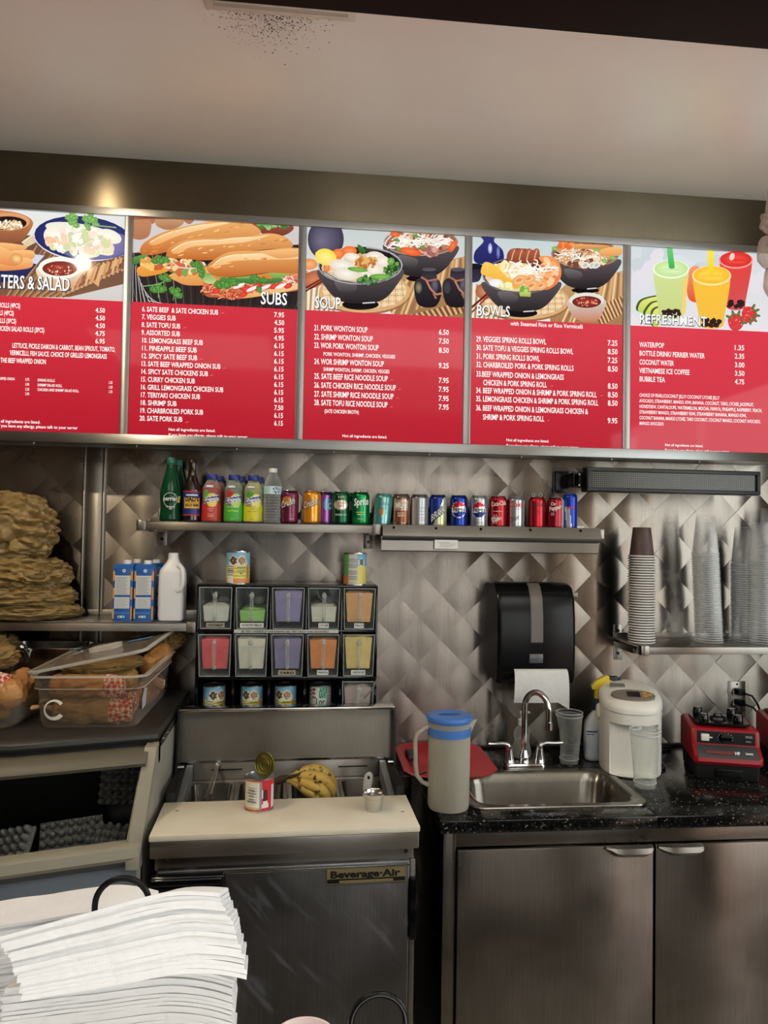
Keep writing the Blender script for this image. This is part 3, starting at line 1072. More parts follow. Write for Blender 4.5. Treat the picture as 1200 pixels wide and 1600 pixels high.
for x, y in ((1030, 210), (970, 130), (660, 120), (1090, 190)):
    A.leaf(x, y, 26, (110, 160, 70), (170, 206, 120), 10)
# near bowl
bowl(A, 412, 360, 285, 100, 600, fw=.42)
A.ell(412, 312, 290, 136, (120, 112, 116))
A.ell(412, 312, 282, 128, (56, 48, 50))
A.ell(412, 330, 270, 104, (226, 200, 160), (236, 220, 190))
A.curve([(310, 200), (320, 130), (380, 110), (520, 130), (560, 200), (540, 280), (420, 250)], (140, 66, 44), (96, 40, 30))
for k in range(4):
    x = 350 + 56 * k
    A.curve([(x - 40, 210), (x - 20, 130), (x + 14, 112), (x + 30, 150), (x - 6, 250)], (176, 96, 64), (110, 46, 34))
    A.line([(x - 12, 200), (x, 150), (x + 12, 124)], 8, (226, 170, 140))
A.curve([(540, 180), (660, 180), (710, 280), (680, 370), (600, 420), (560, 380), (640, 300)], (236, 150, 90), (222, 120, 70))
A.scatter(620, 290, 60, 90, 40, [(240, 170, 110), (226, 130, 80), (246, 200, 150)], 10, 26, 1.8)
A.scatter(330, 280, 140, 50, 50, [(246, 226, 170), (236, 206, 140), (250, 240, 214)], 14, 32, 1.8)
A.strands(440, 270, 180, 40, 30, [(250, 246, 240), (240, 230, 214)], 9, 150)
A.curve([(110, 280), (140, 214), (220, 240), (300, 320), (400, 390), (350, 410), (240, 350), (130, 310)], (246, 200, 90), (236, 170, 60))
A.ell(220, 370, 56, 32, (226, 228, 226), (246, 246, 244))
for x, y, r in ((400, 350, 62), (470, 340, 50), (490, 390, 60), (560, 390, 50)):
    A.ell(x, y, r, r * .62, (232, 160, 96), (250, 214, 160), rot=-20)
    A.ell(x - 6, y - 2, r * .4, r * .2, (222, 140, 84), rot=-20)
A.scatter(430, 420, 30, 22, 16, [(120, 170, 70), (180, 210, 110)], 10, 20)
A.scatter(310, 396, 50, 22, 24, [(214, 220, 150), (240, 236, 190)], 8, 18, 1.8)
A.poly([(394, 438), (482, 436), (480, 472), (400, 468)], (196, 206, 110), (150, 176, 80))
A.line([(130, 320), (180, 390), (300, 436), (400, 446)], 8, (110, 104, 108))
# sauce cup
A.curve([(768, 490), (784, 600), (860, 655), (960, 655), (1010, 600), (1026, 490)], (206, 206, 196), (196, 120, 90))
A.ell(897, 496, 130, 56, (222, 222, 214))
A.ell(897, 510, 108, 44, (110, 36, 32), (150, 60, 50))
A.scatter(897, 512, 92, 32, 50, [(196, 84, 64), (130, 36, 34), (226, 150, 120)], 4, 9)
A.rect_bg((208, 54, 70), (180, 34, 50), RZ, PZ0)
A.done(panes[3])

# ---- panel 5: three bubble teas
A = Art(900, 360, 3.636, 4)
A.rect_bg((206, 214, 218), (226, 222, 226))
A.scatter(700, 300, 420, 220, 40, [(214, 220, 224), (200, 208, 214), (222, 220, 226)], 30, 80, 1.8)
A.curve([(632, 250), (680, 200), (740, 260), (740, 380), (690, 410), (636, 380)], (240, 150, 110), (222, 84, 50))
for pts in ([(340, 440), (370, 390), (470, 368), (470, 400), (400, 440), (360, 462)], [(380, 470), (420, 410), (480, 400), (480, 430), (420, 480)], [(420, 520), (430, 450), (480, 430), (480, 470), (450, 550)]):
    A.curve(pts, (70, 96, 40), (60, 84, 36))
    A.curve([(p[0] + 12, p[1] + 6) for p in pts], (226, 226, 130), (190, 206, 90))


def tea(cx, ty, rt, rb, by, ct, cb, rim, straw, top, pearl=0.84):
    ry = rt * .5
    A.curve([(cx - rt * .97, ty), (cx - rb, by - 40), (cx - rb * .9, by), (cx, by + 14), (cx + rb * .9, by), (cx + rb, by - 40), (cx + rt * .97, ty), (cx, ty + ry)], ct, cb)
    z = by - 26
    for k in range(26):
        u = A.rng.uniform(-.72, .72)
        A.ell(cx + rb * u, z + A.rng.uniform(-14, 26) * (1 - .5 * u * u), 12, 10, (34, 20, 22), (70, 46, 48), seg=10)
    A.ell(cx, ty + 4, rt * 1.03, ry * 1.05, rim)
    A.ell(cx, ty, rt * .95, ry * .92, top[0], top[1])
    A.curve([(cx - rt * .7, ty), (cx - rt * .1, ty - ry * .3), (cx + rt * .5, ty + ry * .1), (cx, ty + ry * .2)], top[1], top[0])
    A.curve([(cx - rt * .4, ty + ry * .5), (cx + rt * .2, ty + ry * .2), (cx + rt * .6, ty + ry * .45), (cx + rt * .1, ty + ry * .7)], top[1], top[0])
    if straw:
        A.poly([(cx + straw[0] - 15, 80), (cx + straw[0] + 17, 80), (cx + straw[1] + 17, ty + straw[2]), (cx + straw[1] - 17, ty + straw[2])], straw[3], straw[4])
        A.ell(cx + straw[1], ty + straw[2], 17, 8, straw[4])


tea(908, 165, 94, 56, 440, (226, 60, 50), (206, 84, 90), (240, 150, 140), None, ((216, 36, 34), (240, 80, 66)))
A.ell(886, 150, 14, 22, (250, 200, 196), rot=20)
tea(540, 218, 100, 72, 490, (206, 222, 150), (196, 206, 130), (232, 246, 214), (-12, 4, -8, (110, 206, 110), (60, 176, 90)), ((190, 222, 146), (226, 242, 196)))
A.poly([(610, 280), (636, 260), (620, 470), (600, 480)], (240, 206, 110))
tea(770, 254, 108, 70, 545, (246, 190, 60), (238, 186, 70), (252, 226, 160), (-6, -2, -12, (250, 230, 60), (240, 206, 40)), ((246, 186, 40), (252, 214, 90)))
for cx, cy, r in ((908, 520, 46), (984, 478, 44)):
    A.curve([(cx - r, cy - 10), (cx - r * .4, cy - r), (cx + r * .6, cy - r * .8), (cx + r, cy + 4), (cx + r * .4, cy + r), (cx - r * .6, cy + r * .9)], (226, 60, 60), (206, 60, 70))
    A.scatter(cx, cy, r * .8, r * .8, 20, [(246, 160, 140), (180, 30, 36)], 2, 4)
    for q in range(5):
        a = rad(-150 + 40 * q) if r == 46 else rad(-60 + 36 * q)
        A.ell(cx + r * cos(a), cy + r * sin(a) - 4, 20, 8, (60, 96, 50), (110, 140, 80), rot=math.degrees(a))
A.rect_bg((214, 58, 74), (196, 52, 68), RZ, PZ0)
A.done(panes[4])


# ---- lettering
def letters(k, name, rows, ox, oy, sc, mat='white_ink', bold=0.018, dy=-0.0062):
    """rows: text, picture x (left or right), picture baseline y, cap height in picture pixels, 'L'/'R', other end or None, width factor"""
    mb = MB()
    mb.col((246, 246, 242))
    for body, px, py, cap, al, end, xs in rows:
        p = U(ox + px / sc, oy + py / sc, SY)
        if p.z < PZ0 - 0.006:
            continue
        kz = (2.64 / 1130)
        size = cap / sc * kz / 0.70
        wd = None
        if end is not None:
            e = U(ox + end / sc, oy + py / sc, SY)
            wd = abs(e.x - p.x)
        mt = TXZ(p.x - OFF[0], SY + dy - OFF[1], p.z - OFF[2]) @ Matrix.Diagonal((size, size, 1, 1))
        mb.text(body, mt, 1.0, (wd / size) if wd else None, xs, 'LEFT' if al == 'L' else 'RIGHT', bold)
    o = mb.build(name, 'backlit', panes[k], sharp=None, normals=False)
    if name == 'heading':                   # the headings are printed with a dark drop shadow
        ms = MB()
        ms.col((54, 58, 76))
        for body, px, py, cap, al, end, xs in rows:
            p, e = U(ox + px / sc, oy + py / sc, SY), U(ox + end / sc, oy + py / sc, SY)
            size = cap / sc * (2.64 / 1130) / 0.70
            mt = TXZ(p.x - OFF[0] + .0022, SY + dy + .0003 - OFF[1], p.z - OFF[2] - .0016) @ Matrix.Diagonal((size, size, 1, 1))
            ms.text(body, mt, 1.0, abs(e.x - p.x) / size, 1, 'LEFT' if al == 'L' else 'RIGHT', bold + .03)
        ms.build('heading_shadow', 'backlit', panes[k], sharp=None, normals=False)
    return o


def footer(px, py, sc, k):
    return [('Not all ingredients are listed.', px, py, 10.5 * sc / 2.5, 'L', None, 1.0), ('If you have any allergy, please talk to your server', px, py + 21 * sc / 2.5, 10.5 * sc / 2.5, 'L', None, 1.0)]


NX = .50
Z3 = (0, 310, 2.5)
letters(0, 'heading', [('STARTERS & SALAD', 275, 364, 50, 'R', -92, 1)], *Z3, bold=0.012)
letters(0, 'menu_items', [(a, x, y, 18, 'R', None, NX) for a, x, y in (('1. SPRING ROLLS (4PCS)', 82, 431), ('2. VEGGIE ROLLS (4PCS)', 57, 460), ('3. SALAD ROLLS (3PCS)', 66, 491), ('4. CHICKEN SALAD ROLLS (3PCS)', 176, 526))], *Z3)
letters(0, 'ingredient_note', [('LETTUCE, PICKLE DAIKON & CARROT, BEAN SPROUT, TOMATO,', 452, 601, 18, 'R', None, NX), ('VERMICELLI, FISH SAUCE. CHOICE OF GRILLED LEMONGRASS', 419, 628, 18, 'R', None, NX), ('CHICKEN OR THE BEEF WRAPPED ONION', 182, 649, 18, 'R', None, NX)], *Z3)
letters(0, 'extras_list', [('BEEF WRAPPED ONION', 60, 712, 10, 'R', None, .55), ('SPRING ROLLS', 149, 716, 10, 'L', 216, 1), ('SHRIMP SALAD ROLL', 149, 735, 10, 'L', 245, 1), ('CHICKEN AND SHRIMP SALAD ROLL', 148, 753, 10, 'L', 310, 1)]
, *Z3)
letters(0, 'allergy_note', [('Not all ingredients are listed.', 160, 881, 11, 'R', None, .92), ('If you have any allergy, please talk to your server', 305, 903, 11, 'R', None, .92)], *Z3)
letters(0, 'prices', [(a, 412, y, 18, 'R', 375, 1) for a, y in (('4.50', 449), ('4.50', 479), ('4.50', 509), ('4.75', 539), ('6.95', 569))] + [(a, 117, y, 10, 'R', None, .6) for a, y in (('3.75', 714), ('3.95', 733), ('2.25', 752), ('2.95', 770))] + [(a, 441, y, 10, 'R', None, .6) for a, y in (('1.25', 726), ('1.50', 744), ('1.75', 762))], *Z3)
subs = [('6. SATE BEEF  & SATE CHICKEN SUB', 853), ('7. VEGGIES SUB', 687), ('8. SATE TOFU SUB', 705), ('9. ASSORTED SUB', 704), ('10. LEMONGRASS BEEF SUB', 790), ('11. PINEAPPLE BEEF SUB', 766), ('12. SPICY SATE BEEF SUB', 768), ('13. SATE BEEF WRAPPED ONION SUB', 859), ('14. SPICY SATE CHICKENS SUB', 810), ('15. CURRY CHICKEN SUB', 759), ('16. GRILL LEMONGRASS CHICKEN SUB', 870), ('17. TERIYAKI CHICKEN SUB', 779), ('18. SHRIMP SUB', 687), ('19. CHARBROILED PORK SUB', 791), ('20. SATE PORK SUB', 713)]
letters(1, 'heading', [('SUBS', 1018, 414, 48, 'L', 1120, 1)], *Z3, bold=0.012)
letters(1, 'menu_items', [(a, 556 - i * .7, 443 + 30.4 * i, 19, 'L', r, 1) for i, (a, r) in enumerate(subs)], *Z3)
letters(1, 'allergy_note', footer(659, 908, 2.5, 1), *Z3)
letters(1, 'prices', [(a, 1111 - .35 * i, 467 + 30.15 * i, 19, 'R', 1072, 1) for i, a in enumerate(['7.95', '4.50', '5.95', '4.95'] + ['6.15'] * 8 + ['7.50', '6.15', '6.15'])], *Z3)
Z4 = (460, 330, 2.3077)
letters(2, 'heading', [('SOUP', 73, 351, 43, 'L', 165, 1)], *Z4, bold=0.012)
letters(2, 'menu_items', [(a, 71, y, 20, 'L', r, 1) for a, y, r in (('21. PORK WONTON SOUP', 431, 263), ('22. SHRIMP WONTON SOUP', 463, 282), ('23. WOR PORK WONTON SOUP', 494, 303), ('24. WOR SHRIMP WONTON SOUP', 552, 322), ('25. SATE BEEF RICE NOODLE SOUP', 605, 336), ('26. SATE CHICKEN RICE NOODLE SOUP', 637, 365), ('27. SATE SHRIMP RICE NOODLE SOUP', 669, 357), ('28. SATE TOFU RICE NOODLE SOUP', 700, 335))], *Z4)
letters(2, 'ingredient_note', [('PORK WONTON, SHRIMP, CHICKEN, VEGGIES', 104, 522, 13, 'L', 362, 1), ('SHRIMP WONTON, SHRIMP, CHICKEN, VEGGIES', 104, 577, 13, 'L', 342, 1), ('(SATE CHICKEN BROTH)', 108, 728, 13, 'L', 231, 1)], *Z4)
letters(2, 'allergy_note', footer(172, 815, 2.3077, 2), *Z4)
letters(2, 'prices', [(a, 556, y, 19, 'R', 520, 1) for a, y in (('6.50', 448), ('7.50', 480), ('8.50', 513), ('9.25', 568), ('7.95', 621), ('7.95', 653), ('7.95', 686), ('7.95', 717))], *Z4)
letters(3, 'heading', [('BOWLS', 655, 377, 40, 'L', 773, 1)], *Z4, bold=0.012)
letters(3, 'menu_items', [(a, x, y, 20, 'L', r, 1) for a, x, y, r in (('29. VEGGIES SPRING ROLLS BOWL', 654, 471, 906), ('30. SATE TOFU & VEGGIES SPRING ROLLS BOWL', 654, 502, 1003), ('31. PORK SPRING ROLLS BOWL', 654, 533, 882), ('32. CHARBROILED PORK & PORK SPRING ROLLS', 654, 563, 1004), ('33.BEEF WRAPPED ONION & LEMONGRASS', 654, 597, 969), ('CHICKEN & PORK SPRING ROLL', 679, 628, 908), ('34. BEEF WRAPPED ONION & SHRIMP & PORK SPRING ROLL', 653, 656, 1087), ('35. LEMONGRASS CHICKEN & SHRIMP & PORK SPRING ROLL', 653, 686, 1093), ('36. BEEF WRAPPED ONION & LEMONGRASS CHICKEN &', 653, 719, 1056), ('SHRIMP & PORK SPRING ROLL', 678, 752, 899))], *Z4)
letters(3, 'side_note', [('with Steamed Rice or Rice Vermicelli', 777, 413, 15, 'L', 1038, 1)], *Z4)
letters(3, 'allergy_note', footer(762, 830, 2.3077, 3), *Z4)
letters(3, 'prices', [(a, 1163, y, 20, 'R', 1128, 1) for a, y in (('7.25', 487), ('8.50', 518), ('7.25', 549), ('8.50', 580), ('8.50', 642), ('8.50', 673), ('8.50', 703), ('9.95', 766))], *Z4)
Z5 = (900, 360, 3.636)
letters(4, 'heading', [('REFRESHMENT', 355, 529, 56, 'L', 735, 1)], *Z5, bold=0.012)
letters(4, 'menu_items', [(a, 356, y, 30, 'L', r, 1) for a, y, r in (('WATER/POP', 664, 497), ('BOTTLE DRINK/ PERRIER WATER', 713, 725), ('COCONUT WATER', 763, 551), ('VIETNAMESE ICE COFFEE', 811, 641), ('BUBBLE TEA', 859, 500))], *Z5)
letters(4, 'flavour_list', [(a, 356, y, 20, 'L', r, 1) for a, y, r in (('CHOICE OF PEARL/COCONUT JELLY/ COCONUT LYCHEE JELLY', 946, 810), ('AVOCADO, STRAWBERRY, MANGO, KIWI, BANANA, COCONUT, TARO, LYCHEE, JACKFRUIT,', 978, 1005), ('HONEYDEW, CANTALOUPE, WATERMELON, MOCHA, PAPAYA, PINEAPPLE, RASPBERRY, PEACH,', 1010, 1050), ('STRAWBERRY MANGO, STRAWBERRY KIWI, STRAWBERRY BANANA, MANGO KIWI,', 1042, 962), ('COCONUT BANANA, MANGO LYCHEE, TARO COCONUT, COCONUT MANGO, COCONUT AVOCADO,', 1074, 1042), ('MANGO AVOCADO', 1106, 492))], *Z5)
letters(4, 'allergy_note', footer(500, 1226, 3.4, 4), *Z5)
letters(4, 'prices', [(a, 952, y, 30, 'R', 898, 1) for a, y in (('1.35', 684), ('2.35', 732), ('3.00', 781), ('3.50', 829), ('4.75', 877))], *Z5)


def chilli(k, spots, ox, oy, sc):
    mb = MB()
    mb.col((224, 96, 84))
    for px, py in spots:
        q = U(ox + px / sc, oy + py / sc, SY)
        for pts in ([(0, 0), (.006, .0035), (.012, .0055), (.0135, .0035), (.010, .0012), (.004, -.0002)], [(.012, .0045), (.0155, .0068), (.016, .0056), (.013, .0034)]):
            mb.poly([(q.x + p[0] - OFF[0], SY - .0062 - OFF[1], q.z + p[1] - OFF[2]) for p in pts])
    mb.build('chilli_mark', 'backlit', panes[k], sharp=None, normals=False)


chilli(1, [(862, 452), (714, 509), (777, 632), (868, 667), (818, 695), (722, 878)], *Z3)
chilli(2, [(342, 612), (371, 645), (363, 677), (341, 709)], *Z4)
chilli(3, [(918, 634), (1098, 668), (906, 758)], *Z4)

# ================================================================== WALL SHELVES
def bracket(parent, off, x, z, arm=None, up=True, down=True):
    mb = MB()
    if up:
        mb.box(x - .018, x + .018, -0.006, 0, z + .010, z + .062, .002)
    if down:
        mb.box(x - .018, x + .018, -0.006, 0, z - .078, z - .018, .002)
    mb.box(x - .016, x + .016, -0.18, -0.002, z - .026, z - .004, .003)
    mb.build('wall_bracket', 'steel', parent, off=off)
    mb = MB()
    if up:
        mb.cyl((x, -0.006, z + .038), (x, -0.010, z + .038), .006, 12)
    mb2 = MB()
    mb2.cyl((x, -0.006, z - .052), (x, -0.010, z - .052), .006, 12)
    if up:
        mb.build('screw', 'black', parent, off=off)
    mb2.build('screw', 'black', parent, off=off)


def shelf(name_label, x0, x1, top, depth, lip, caps=(True, True), brk=(), group=None, capw=.026):
    off = ((x0 + x1) / 2, -depth / 2, top - lip)
    t = thing('wall_shelf', name_label, 'shelf', off, 0, group)
    mb = MB()
    mb.box(x0, x1, -depth, -0.003, top - .004, top, .001)
    mb.box(x0, x1, -depth, -depth + .004, top - lip, top, .001)
    mb.box(x0, x1, -.012, -.003, top - .004, top + .018, .001)
    mb.build('shelf_plate', 'steel', t, off=off)
    for i, x in enumerate((x0, x1)):
        if caps[i]:
            a, b = (x - .006, x + capw) if i == 0 else (x - capw, x + .006)
            MB().box(a, b, -depth - .005, -depth + .03, top - lip - .004, top + .003, .003).build('end_cap', 'steelv', t, off=off)
    for x in brk:
        bracket(t, off, x, top - .012)
    return t


SH = 1.766
shelf('stainless wall shelf carrying the bottles and the left half of the cans', -0.600, 0.246, SH, .20, .031, (True, True), (-0.556, 0.222))
shelf('stainless wall shelf behind the order rail carrying the right half of the cans', 0.258, 1.085, SH - .004, .19, .030, (False, True), (1.020,))
shelf('stainless wall shelf at the left holding brown bags, blue cartons and a white jug', -1.45, -0.393, 1.418, .25, .030, (False, True), (-0.405,))
shelf('stainless wall shelf at the right holding the paper and clear cup stacks', 1.214, 2.15, 1.338, .25, .029, (True, False), (1.228,))

# order ticket rail clipped to the front of the can shelf
t = thing('ticket_rail', 'stainless order ticket rail along the front of the right can shelf', 'ticket rail', (0.66, -0.215, 1.675))
off = (0.66, -0.215, 1.675)
mb = MB()
mb.prism([(-.1925, 1.768), (-.208, 1.768), (-.226, 1.742), (-.232, 1.728), (-.228, 1.722), (-.212, 1.726), (-.1925, 1.726)], .256, 1.066, 'x')
mb.build('upper_channel', 'steel', t, off=off)
mb = MB()
mb.prism([(-.205, 1.726), (-.205, 1.676), (-.212, 1.672), (-.218, 1.676), (-.218, 1.712), (-.211, 1.716), (-.211, 1.726)], .252, 1.058, 'x')
mb.build('lower_channel', 'steel', t, off=off)
MB().box(.256, 1.060, -.226, -.206, 1.714, 1.724, .001).build('roller_gap', 'black_matt', t, off=off)
for x in (.296, .45, .615, .80, .99):
    MB().cyl((x, -.214, 1.759), (x, -.2225, 1.757), .004, 10).build('rivet', 'black', t, off=off)
# small note tucked in the rail
mb = MB()
mb.box(.443, .528, -.2305, -.2295, 1.6845, 1.716)
o = tag(mb.build('paper_slip', 'paper'), 'small white paper slip with faint print tucked in the ticket rail', 'paper')
mb = MB()
for k, (a, bq) in enumerate(((.455, .50), (.46, .52), (.462, .515), (.46, .505))):
    mb.poly([(a, -.231, 1.708 - k * .0052), (bq, -.231, 1.7075 - k * .0052), (bq, -.231, 1.7062 - k * .0052), (a, -.231, 1.7067 - k * .0052)])
mb.build('faint_print', surf('grey_ink', (150, 156, 160), .8), o, normals=False)


# ================================================================== BOTTLES AND CANS
def cyl_text(mb, body, r, zc, height, width=None, th0=0.0, xs=.6, bold=0.0, slant=0.0, lift=.0004):
    """lettering wrapped round an upright cylinder, centred at angle th0 from the front (-Y)"""
    def fn(p):
        a = th0 + p.x / r
        return V(((r + lift) * sin(a), -(r + lift) * cos(a), zc + p.z + slant * p.x))
    mt = Matrix(((height / .7, 0, 0, 0), (0, 0, 1, 0), (0, height / .7, 0, -height / 2), (0, 0, 0, 1)))
    mb.text(body, mt, 1.0, (width / (height / .7)) if width else None, xs, 'CENTER', bold, fn=fn)


def skin(mb, r_of_z, z0, z1, col, nz=26, nt=48, lift=0.0, th=(-180, 180)):
    """coloured wall of a can or label: col(angle in degrees from the front, height 0..1)"""
    mb.col((1, 1, 1, 1))
    full = th[1] - th[0] >= 360
    ts = [rad(th[0] + (th[1] - th[0]) * k / nt) for k in range(nt + 1)]
    rows = []
    for i in range(nz + 1):
        z = z0 + (z1 - z0) * i / nz
        r = r_of_z(z) + lift
        row = [mb.bm.verts.new((r * sin(a), -r * cos(a), z)) for a in (ts[:-1] if full else ts)]
        rows.append(row)
    for i in range(nz):
        for k in range(nt):
            k2 = (k + 1) % nt if full else k + 1
            d = math.degrees((ts[k] + ts[k + 1]) / 2)
            c = rgb(col(d, (i + .5) / nz))
            mb.face([rows[i][k], rows[i][k2], rows[i + 1][k2], rows[i + 1][k]], [c] * 4)


def can(name, label, loc, look, words=(), r=.0330, h=.122, rz=0.0, tab='down', group='drinks cans on the wall shelves', tilt=0.0, top=(205, 206, 208), cat='drink can'):
    t = thing(name, label, cat, loc, rz, group)
    t.rotation_euler[1] = tilt
    mb = MB()
    rn, rb = r * .80, r * .78

    def rz_(z):
        if z < .007:
            return rb + (r - rb) * sin(pi / 2 * z / .007)
        if z > h - .013:
            q = (z - (h - .013)) / .011
            return r - (r - rn) * min(1, q) ** 1.3
        return r
    skin(mb, rz_, 0.0, h - .002, look, 30, 48)
    mb.build('can_body', 'can', t, sharp=None)
    mb = MB()
    mb.lathe([(rn, h - .0025), (rn + .0014, h - .001), (rn + .0010, h), (rn - .001, h), (rn - .002, h - .004), (.001, h - .004)], seg=32, cap0=False)
    mb.lathe([(rb * .98, .0008), (rb * .9, 0.0), (rb * .8, .004), (.001, .006)], seg=32, cap0=False)
    mb.build('can_ends', 'silver', t)
    mb = MB()
    if tab == 'down':
        mb.box(-.007, .007, -.014, .004, h - .0035, h - .0020, .0006)
        mb.build('pull_tab', 'silver', t)
    elif tab:
        n = 2 if tab == 'loops' else 1
        for i in range(n):
            dx = (i - .5) * .014 * 2 if n == 2 else .003
            mb.tube([(dx + .0055 * cos(a), -.004 + .002 * sin(a), h + .008 + .007 * sin(a)) for a in [2 * pi * k / 16 for k in range(16)]], .0013, 6, True)
            mb.cyl((dx, -.003, h - .004), (dx, -.004, h + .002), .0016, 6)
        mb.build('pull_tab', 'silver', t)
    for k, (nm, col, fn) in enumerate(words):
        mb = MB()
        mb.col(col)
        fn(mb, r)
        mb.build(nm, 'attr', t, sharp=None, normals=False)
    return t


def W(body, zc, hgt, wid=None, th=0.0, col=(240, 240, 240), slant=0, bold=.01, nm='lettering', xs=.6):
    return (nm, col, lambda mb, r: cyl_text(mb, body, r, zc, hgt, wid, rad(th), xs, bold, slant))


def plain(c):
    return lambda a, v: c


CB = -0.115       # depth of the front row of cans


def at(px, y=CB, z=None):
    p = U(px, 820, y)
    return (p.x, y, SH if p.x < .25 else SH - .004)


def face_rz(x, y=CB, extra=0.0):
    """turn so that the printed front looks towards the counter's customer side"""
    return math.atan2(x - CAM_LOC.x, y - CAM_LOC.y) * -1 + rad(extra)


def swirl(c1, c2, k=6, ph=0):
    return lambda a, v: c1 if sin(a / 57.3 * 2 + v * k + ph) > -.2 else c2


def crush_look(base, deep, pale):
    def f(a, v):
        if v > .93 or v < .04:
            return deep
        d = sqrt(((a + 22) / 40) ** 2 + ((v - .60) / .22) ** 2)
        if d < 1 and v > .55 and a < 20:
            return (222, 150, 60)
        return pale if sin(a / 9 + v * 3) > .86 else base
    return f


def crush_word(col=(236, 234, 230), ink=(26, 40, 30)):
    return [W('Crush', .076, .026, .058, -14, ink, .36, .05, 'lettering_outline'), ('lettering', col, lambda mb, r: cyl_text(mb, 'Crush', r, .0765, .024, .054, rad(-14), .6, .01, .36, .0009)),
            W('grape' if False else '355 mL', .018, .005, None, 10, (236, 230, 226), 0, 0, 'small_print')]


xs_ = {}
cans = [
    ('plum', 452, 'purple plum coloured soda can, first can to the right of the water bottle', crush_look((106, 36, 66), (70, 24, 48), (142, 70, 96)), crush_word(), {}),
    ('orange', 487, 'golden orange soda can, second can from the left in the front row', crush_look((226, 150, 36), (196, 120, 30), (240, 190, 90)), crush_word(), {}),
]
t = can('soda_can', cans[0][2], at(452), cans[0][3], cans[0][4], rz=face_rz(at(452)[0]))
t = can('soda_can', cans[1][2], at(487), cans[1][3], cans[1][4], rz=face_rz(at(487)[0]))


def violet_look(a, v):
    if v > .9:
        return (70, 40, 90)
    if ((a - 20) / 34) ** 2 + ((v - .62) / .2) ** 2 < 1:
        return (120, 170, 214)
    return (200, 150, 216) if sin(a / 8) > .5 else (150, 70, 170)


p = U(508, 820, -.085)
can('soda_can', 'violet can with pale blue swirls half hidden behind the golden orange can', (p.x, -.078, SH), violet_look, [W('C2', .07, .022, .03, 40, (240, 240, 246), .2)], rz=face_rz(p.x))


def dry_look(a, v):
    if v < .05:
        return (16, 60, 44)
    if (abs(a) / 50) ** 2 + ((v - .60) / .17) ** 2 < 1:
        return (222, 214, 200) if (abs(a) / 44) ** 2 + ((v - .60) / .145) ** 2 < 1 else (150, 130, 80)
    return (20, 96, 62) if sin(a / 14) > -.3 else (12, 60, 42)


dw = [W('CANADA', .0795, .0075, .040, 0, (170, 40, 50)), W('DRY', .068, .0085, .026, 0, (170, 40, 50)), W('GINGER ALE', .036, .0065, .044, 0, (226, 232, 226)),
      ('crown_mark', (222, 214, 180), lambda mb, r: [mb.poly([(r * sin(rad(a)) * 1.012, -r * cos(rad(a)) * 1.012, z) for a, z in ((-14 + 14 * k - 5, .098), (-14 + 14 * k + 5, .098), (-14 + 14 * k, .107))]) for k in range(3)])]
can('soda_can', 'dark green can with a pale shield badge, left of the bright green can', at(532), dry_look, dw, rz=face_rz(at(532)[0]))


def sprite_look(a, v):
    if v > .94:
        return (10, 70, 40)
    if v < .22 and abs(a) < 50:
        return (16, 140, 70)
    return (20, 150, 84) if sin(a / 16 + 1) > -.4 else (8, 100, 56)


can('soda_can', 'bright green can with big white lettering and a raised pull tab', at(563), sprite_look, [W('Sprite', .086, .026, .060, 6, (244, 246, 240), .10, .03), W('LEMON LIME', .046, .005, .034, 0, (240, 220, 60)), W('LIMETTE', .038, .004, .026, 0, (240, 240, 236)), W('355 mL', .022, .004, .02, 0, (240, 240, 236))], rz=face_rz(at(563)[0]), tab='up')


def teal_look(a, v):
    if ((a + 8) / 17) ** 2 + ((v - .44) / .11) ** 2 < 1:
        return (206, 140, 60)
    if v > .9:
        return (90, 150, 146)
    return (150, 200, 196) if sin(a / 12 + v * 2) > .2 else (86, 156, 156)


can('soda_can', 'teal can with an orange fruit spot, leaning slightly to the right', at(596), teal_look, [W('NORDIC', .083, .012, .044, 4, (60, 90, 96), 0, 0), W('MIST', .068, .007, .02, 8, (60, 90, 96), 0, 0)], rz=face_rz(at(596)[0]), tilt=rad(4))


def mug_look(a, v):
    if v > .86 or v < .05:
        return (96, 84, 74)
    if abs(a) < 50 and .5 < v < .82:
        return (196, 176, 156) if sin(a * .5) * sin(v * 60) > -.6 else (150, 70, 52)
    if abs(a) < 46 and .12 < v <= .5:
        return (146, 84, 60)
    return (178, 150, 120) if sin(a / 10) > 0 else (112, 70, 50)


can('soda_can', 'brown and tan root beer can, first can behind the order rail', at(626.5), mug_look, [W('MUG', .080, .020, .046, 0, (226, 218, 206), .05, .04), W('ROOT', .050, .007, .026, 0, (232, 220, 200)), W('BEER', .041, .007, .026, 0, (232, 220, 200))], rz=face_rz(at(626.5)[0]))


def silver_look(a, v):
    g = 176 + 40 * sin(a / 9) * .6
    if v > .9:
        return (90, 92, 96)
    if -5 < a < 46 and .12 < v < .62 and sin(v * 120) > .3 and sin(a * 1.3) > -.3:
        return (130, 134, 138)
    return (int(g), int(g), int(g) + 2)


can('soda_can', 'plain silver can between the brown and the blue lightning cans', at(655), silver_look, [], rz=face_rz(at(655)[0]))


def brisk_look(a, v):
    if v > .92:
        return (20, 30, 90)
    k = v - .5 - .012 * a
    if k < -.28:
        return (206, 206, 160)
    if abs(k) < .04:
        return (30, 40, 44)
    return (34, 60, 150) if k > 0 else (206, 214, 210)


can('soda_can', 'blue and silver can with slanted jagged lettering', at(684), brisk_look, [W('BRISK', .052, .030, .058, 0, (30, 34, 40), .75, .06, 'lettering_outline'), ('lettering', (226, 230, 232), lambda mb, r: cyl_text(mb, 'BRISK', r, .053, .026, .055, 0, .6, .01, .75, .0009))], rz=face_rz(at(684)[0]))


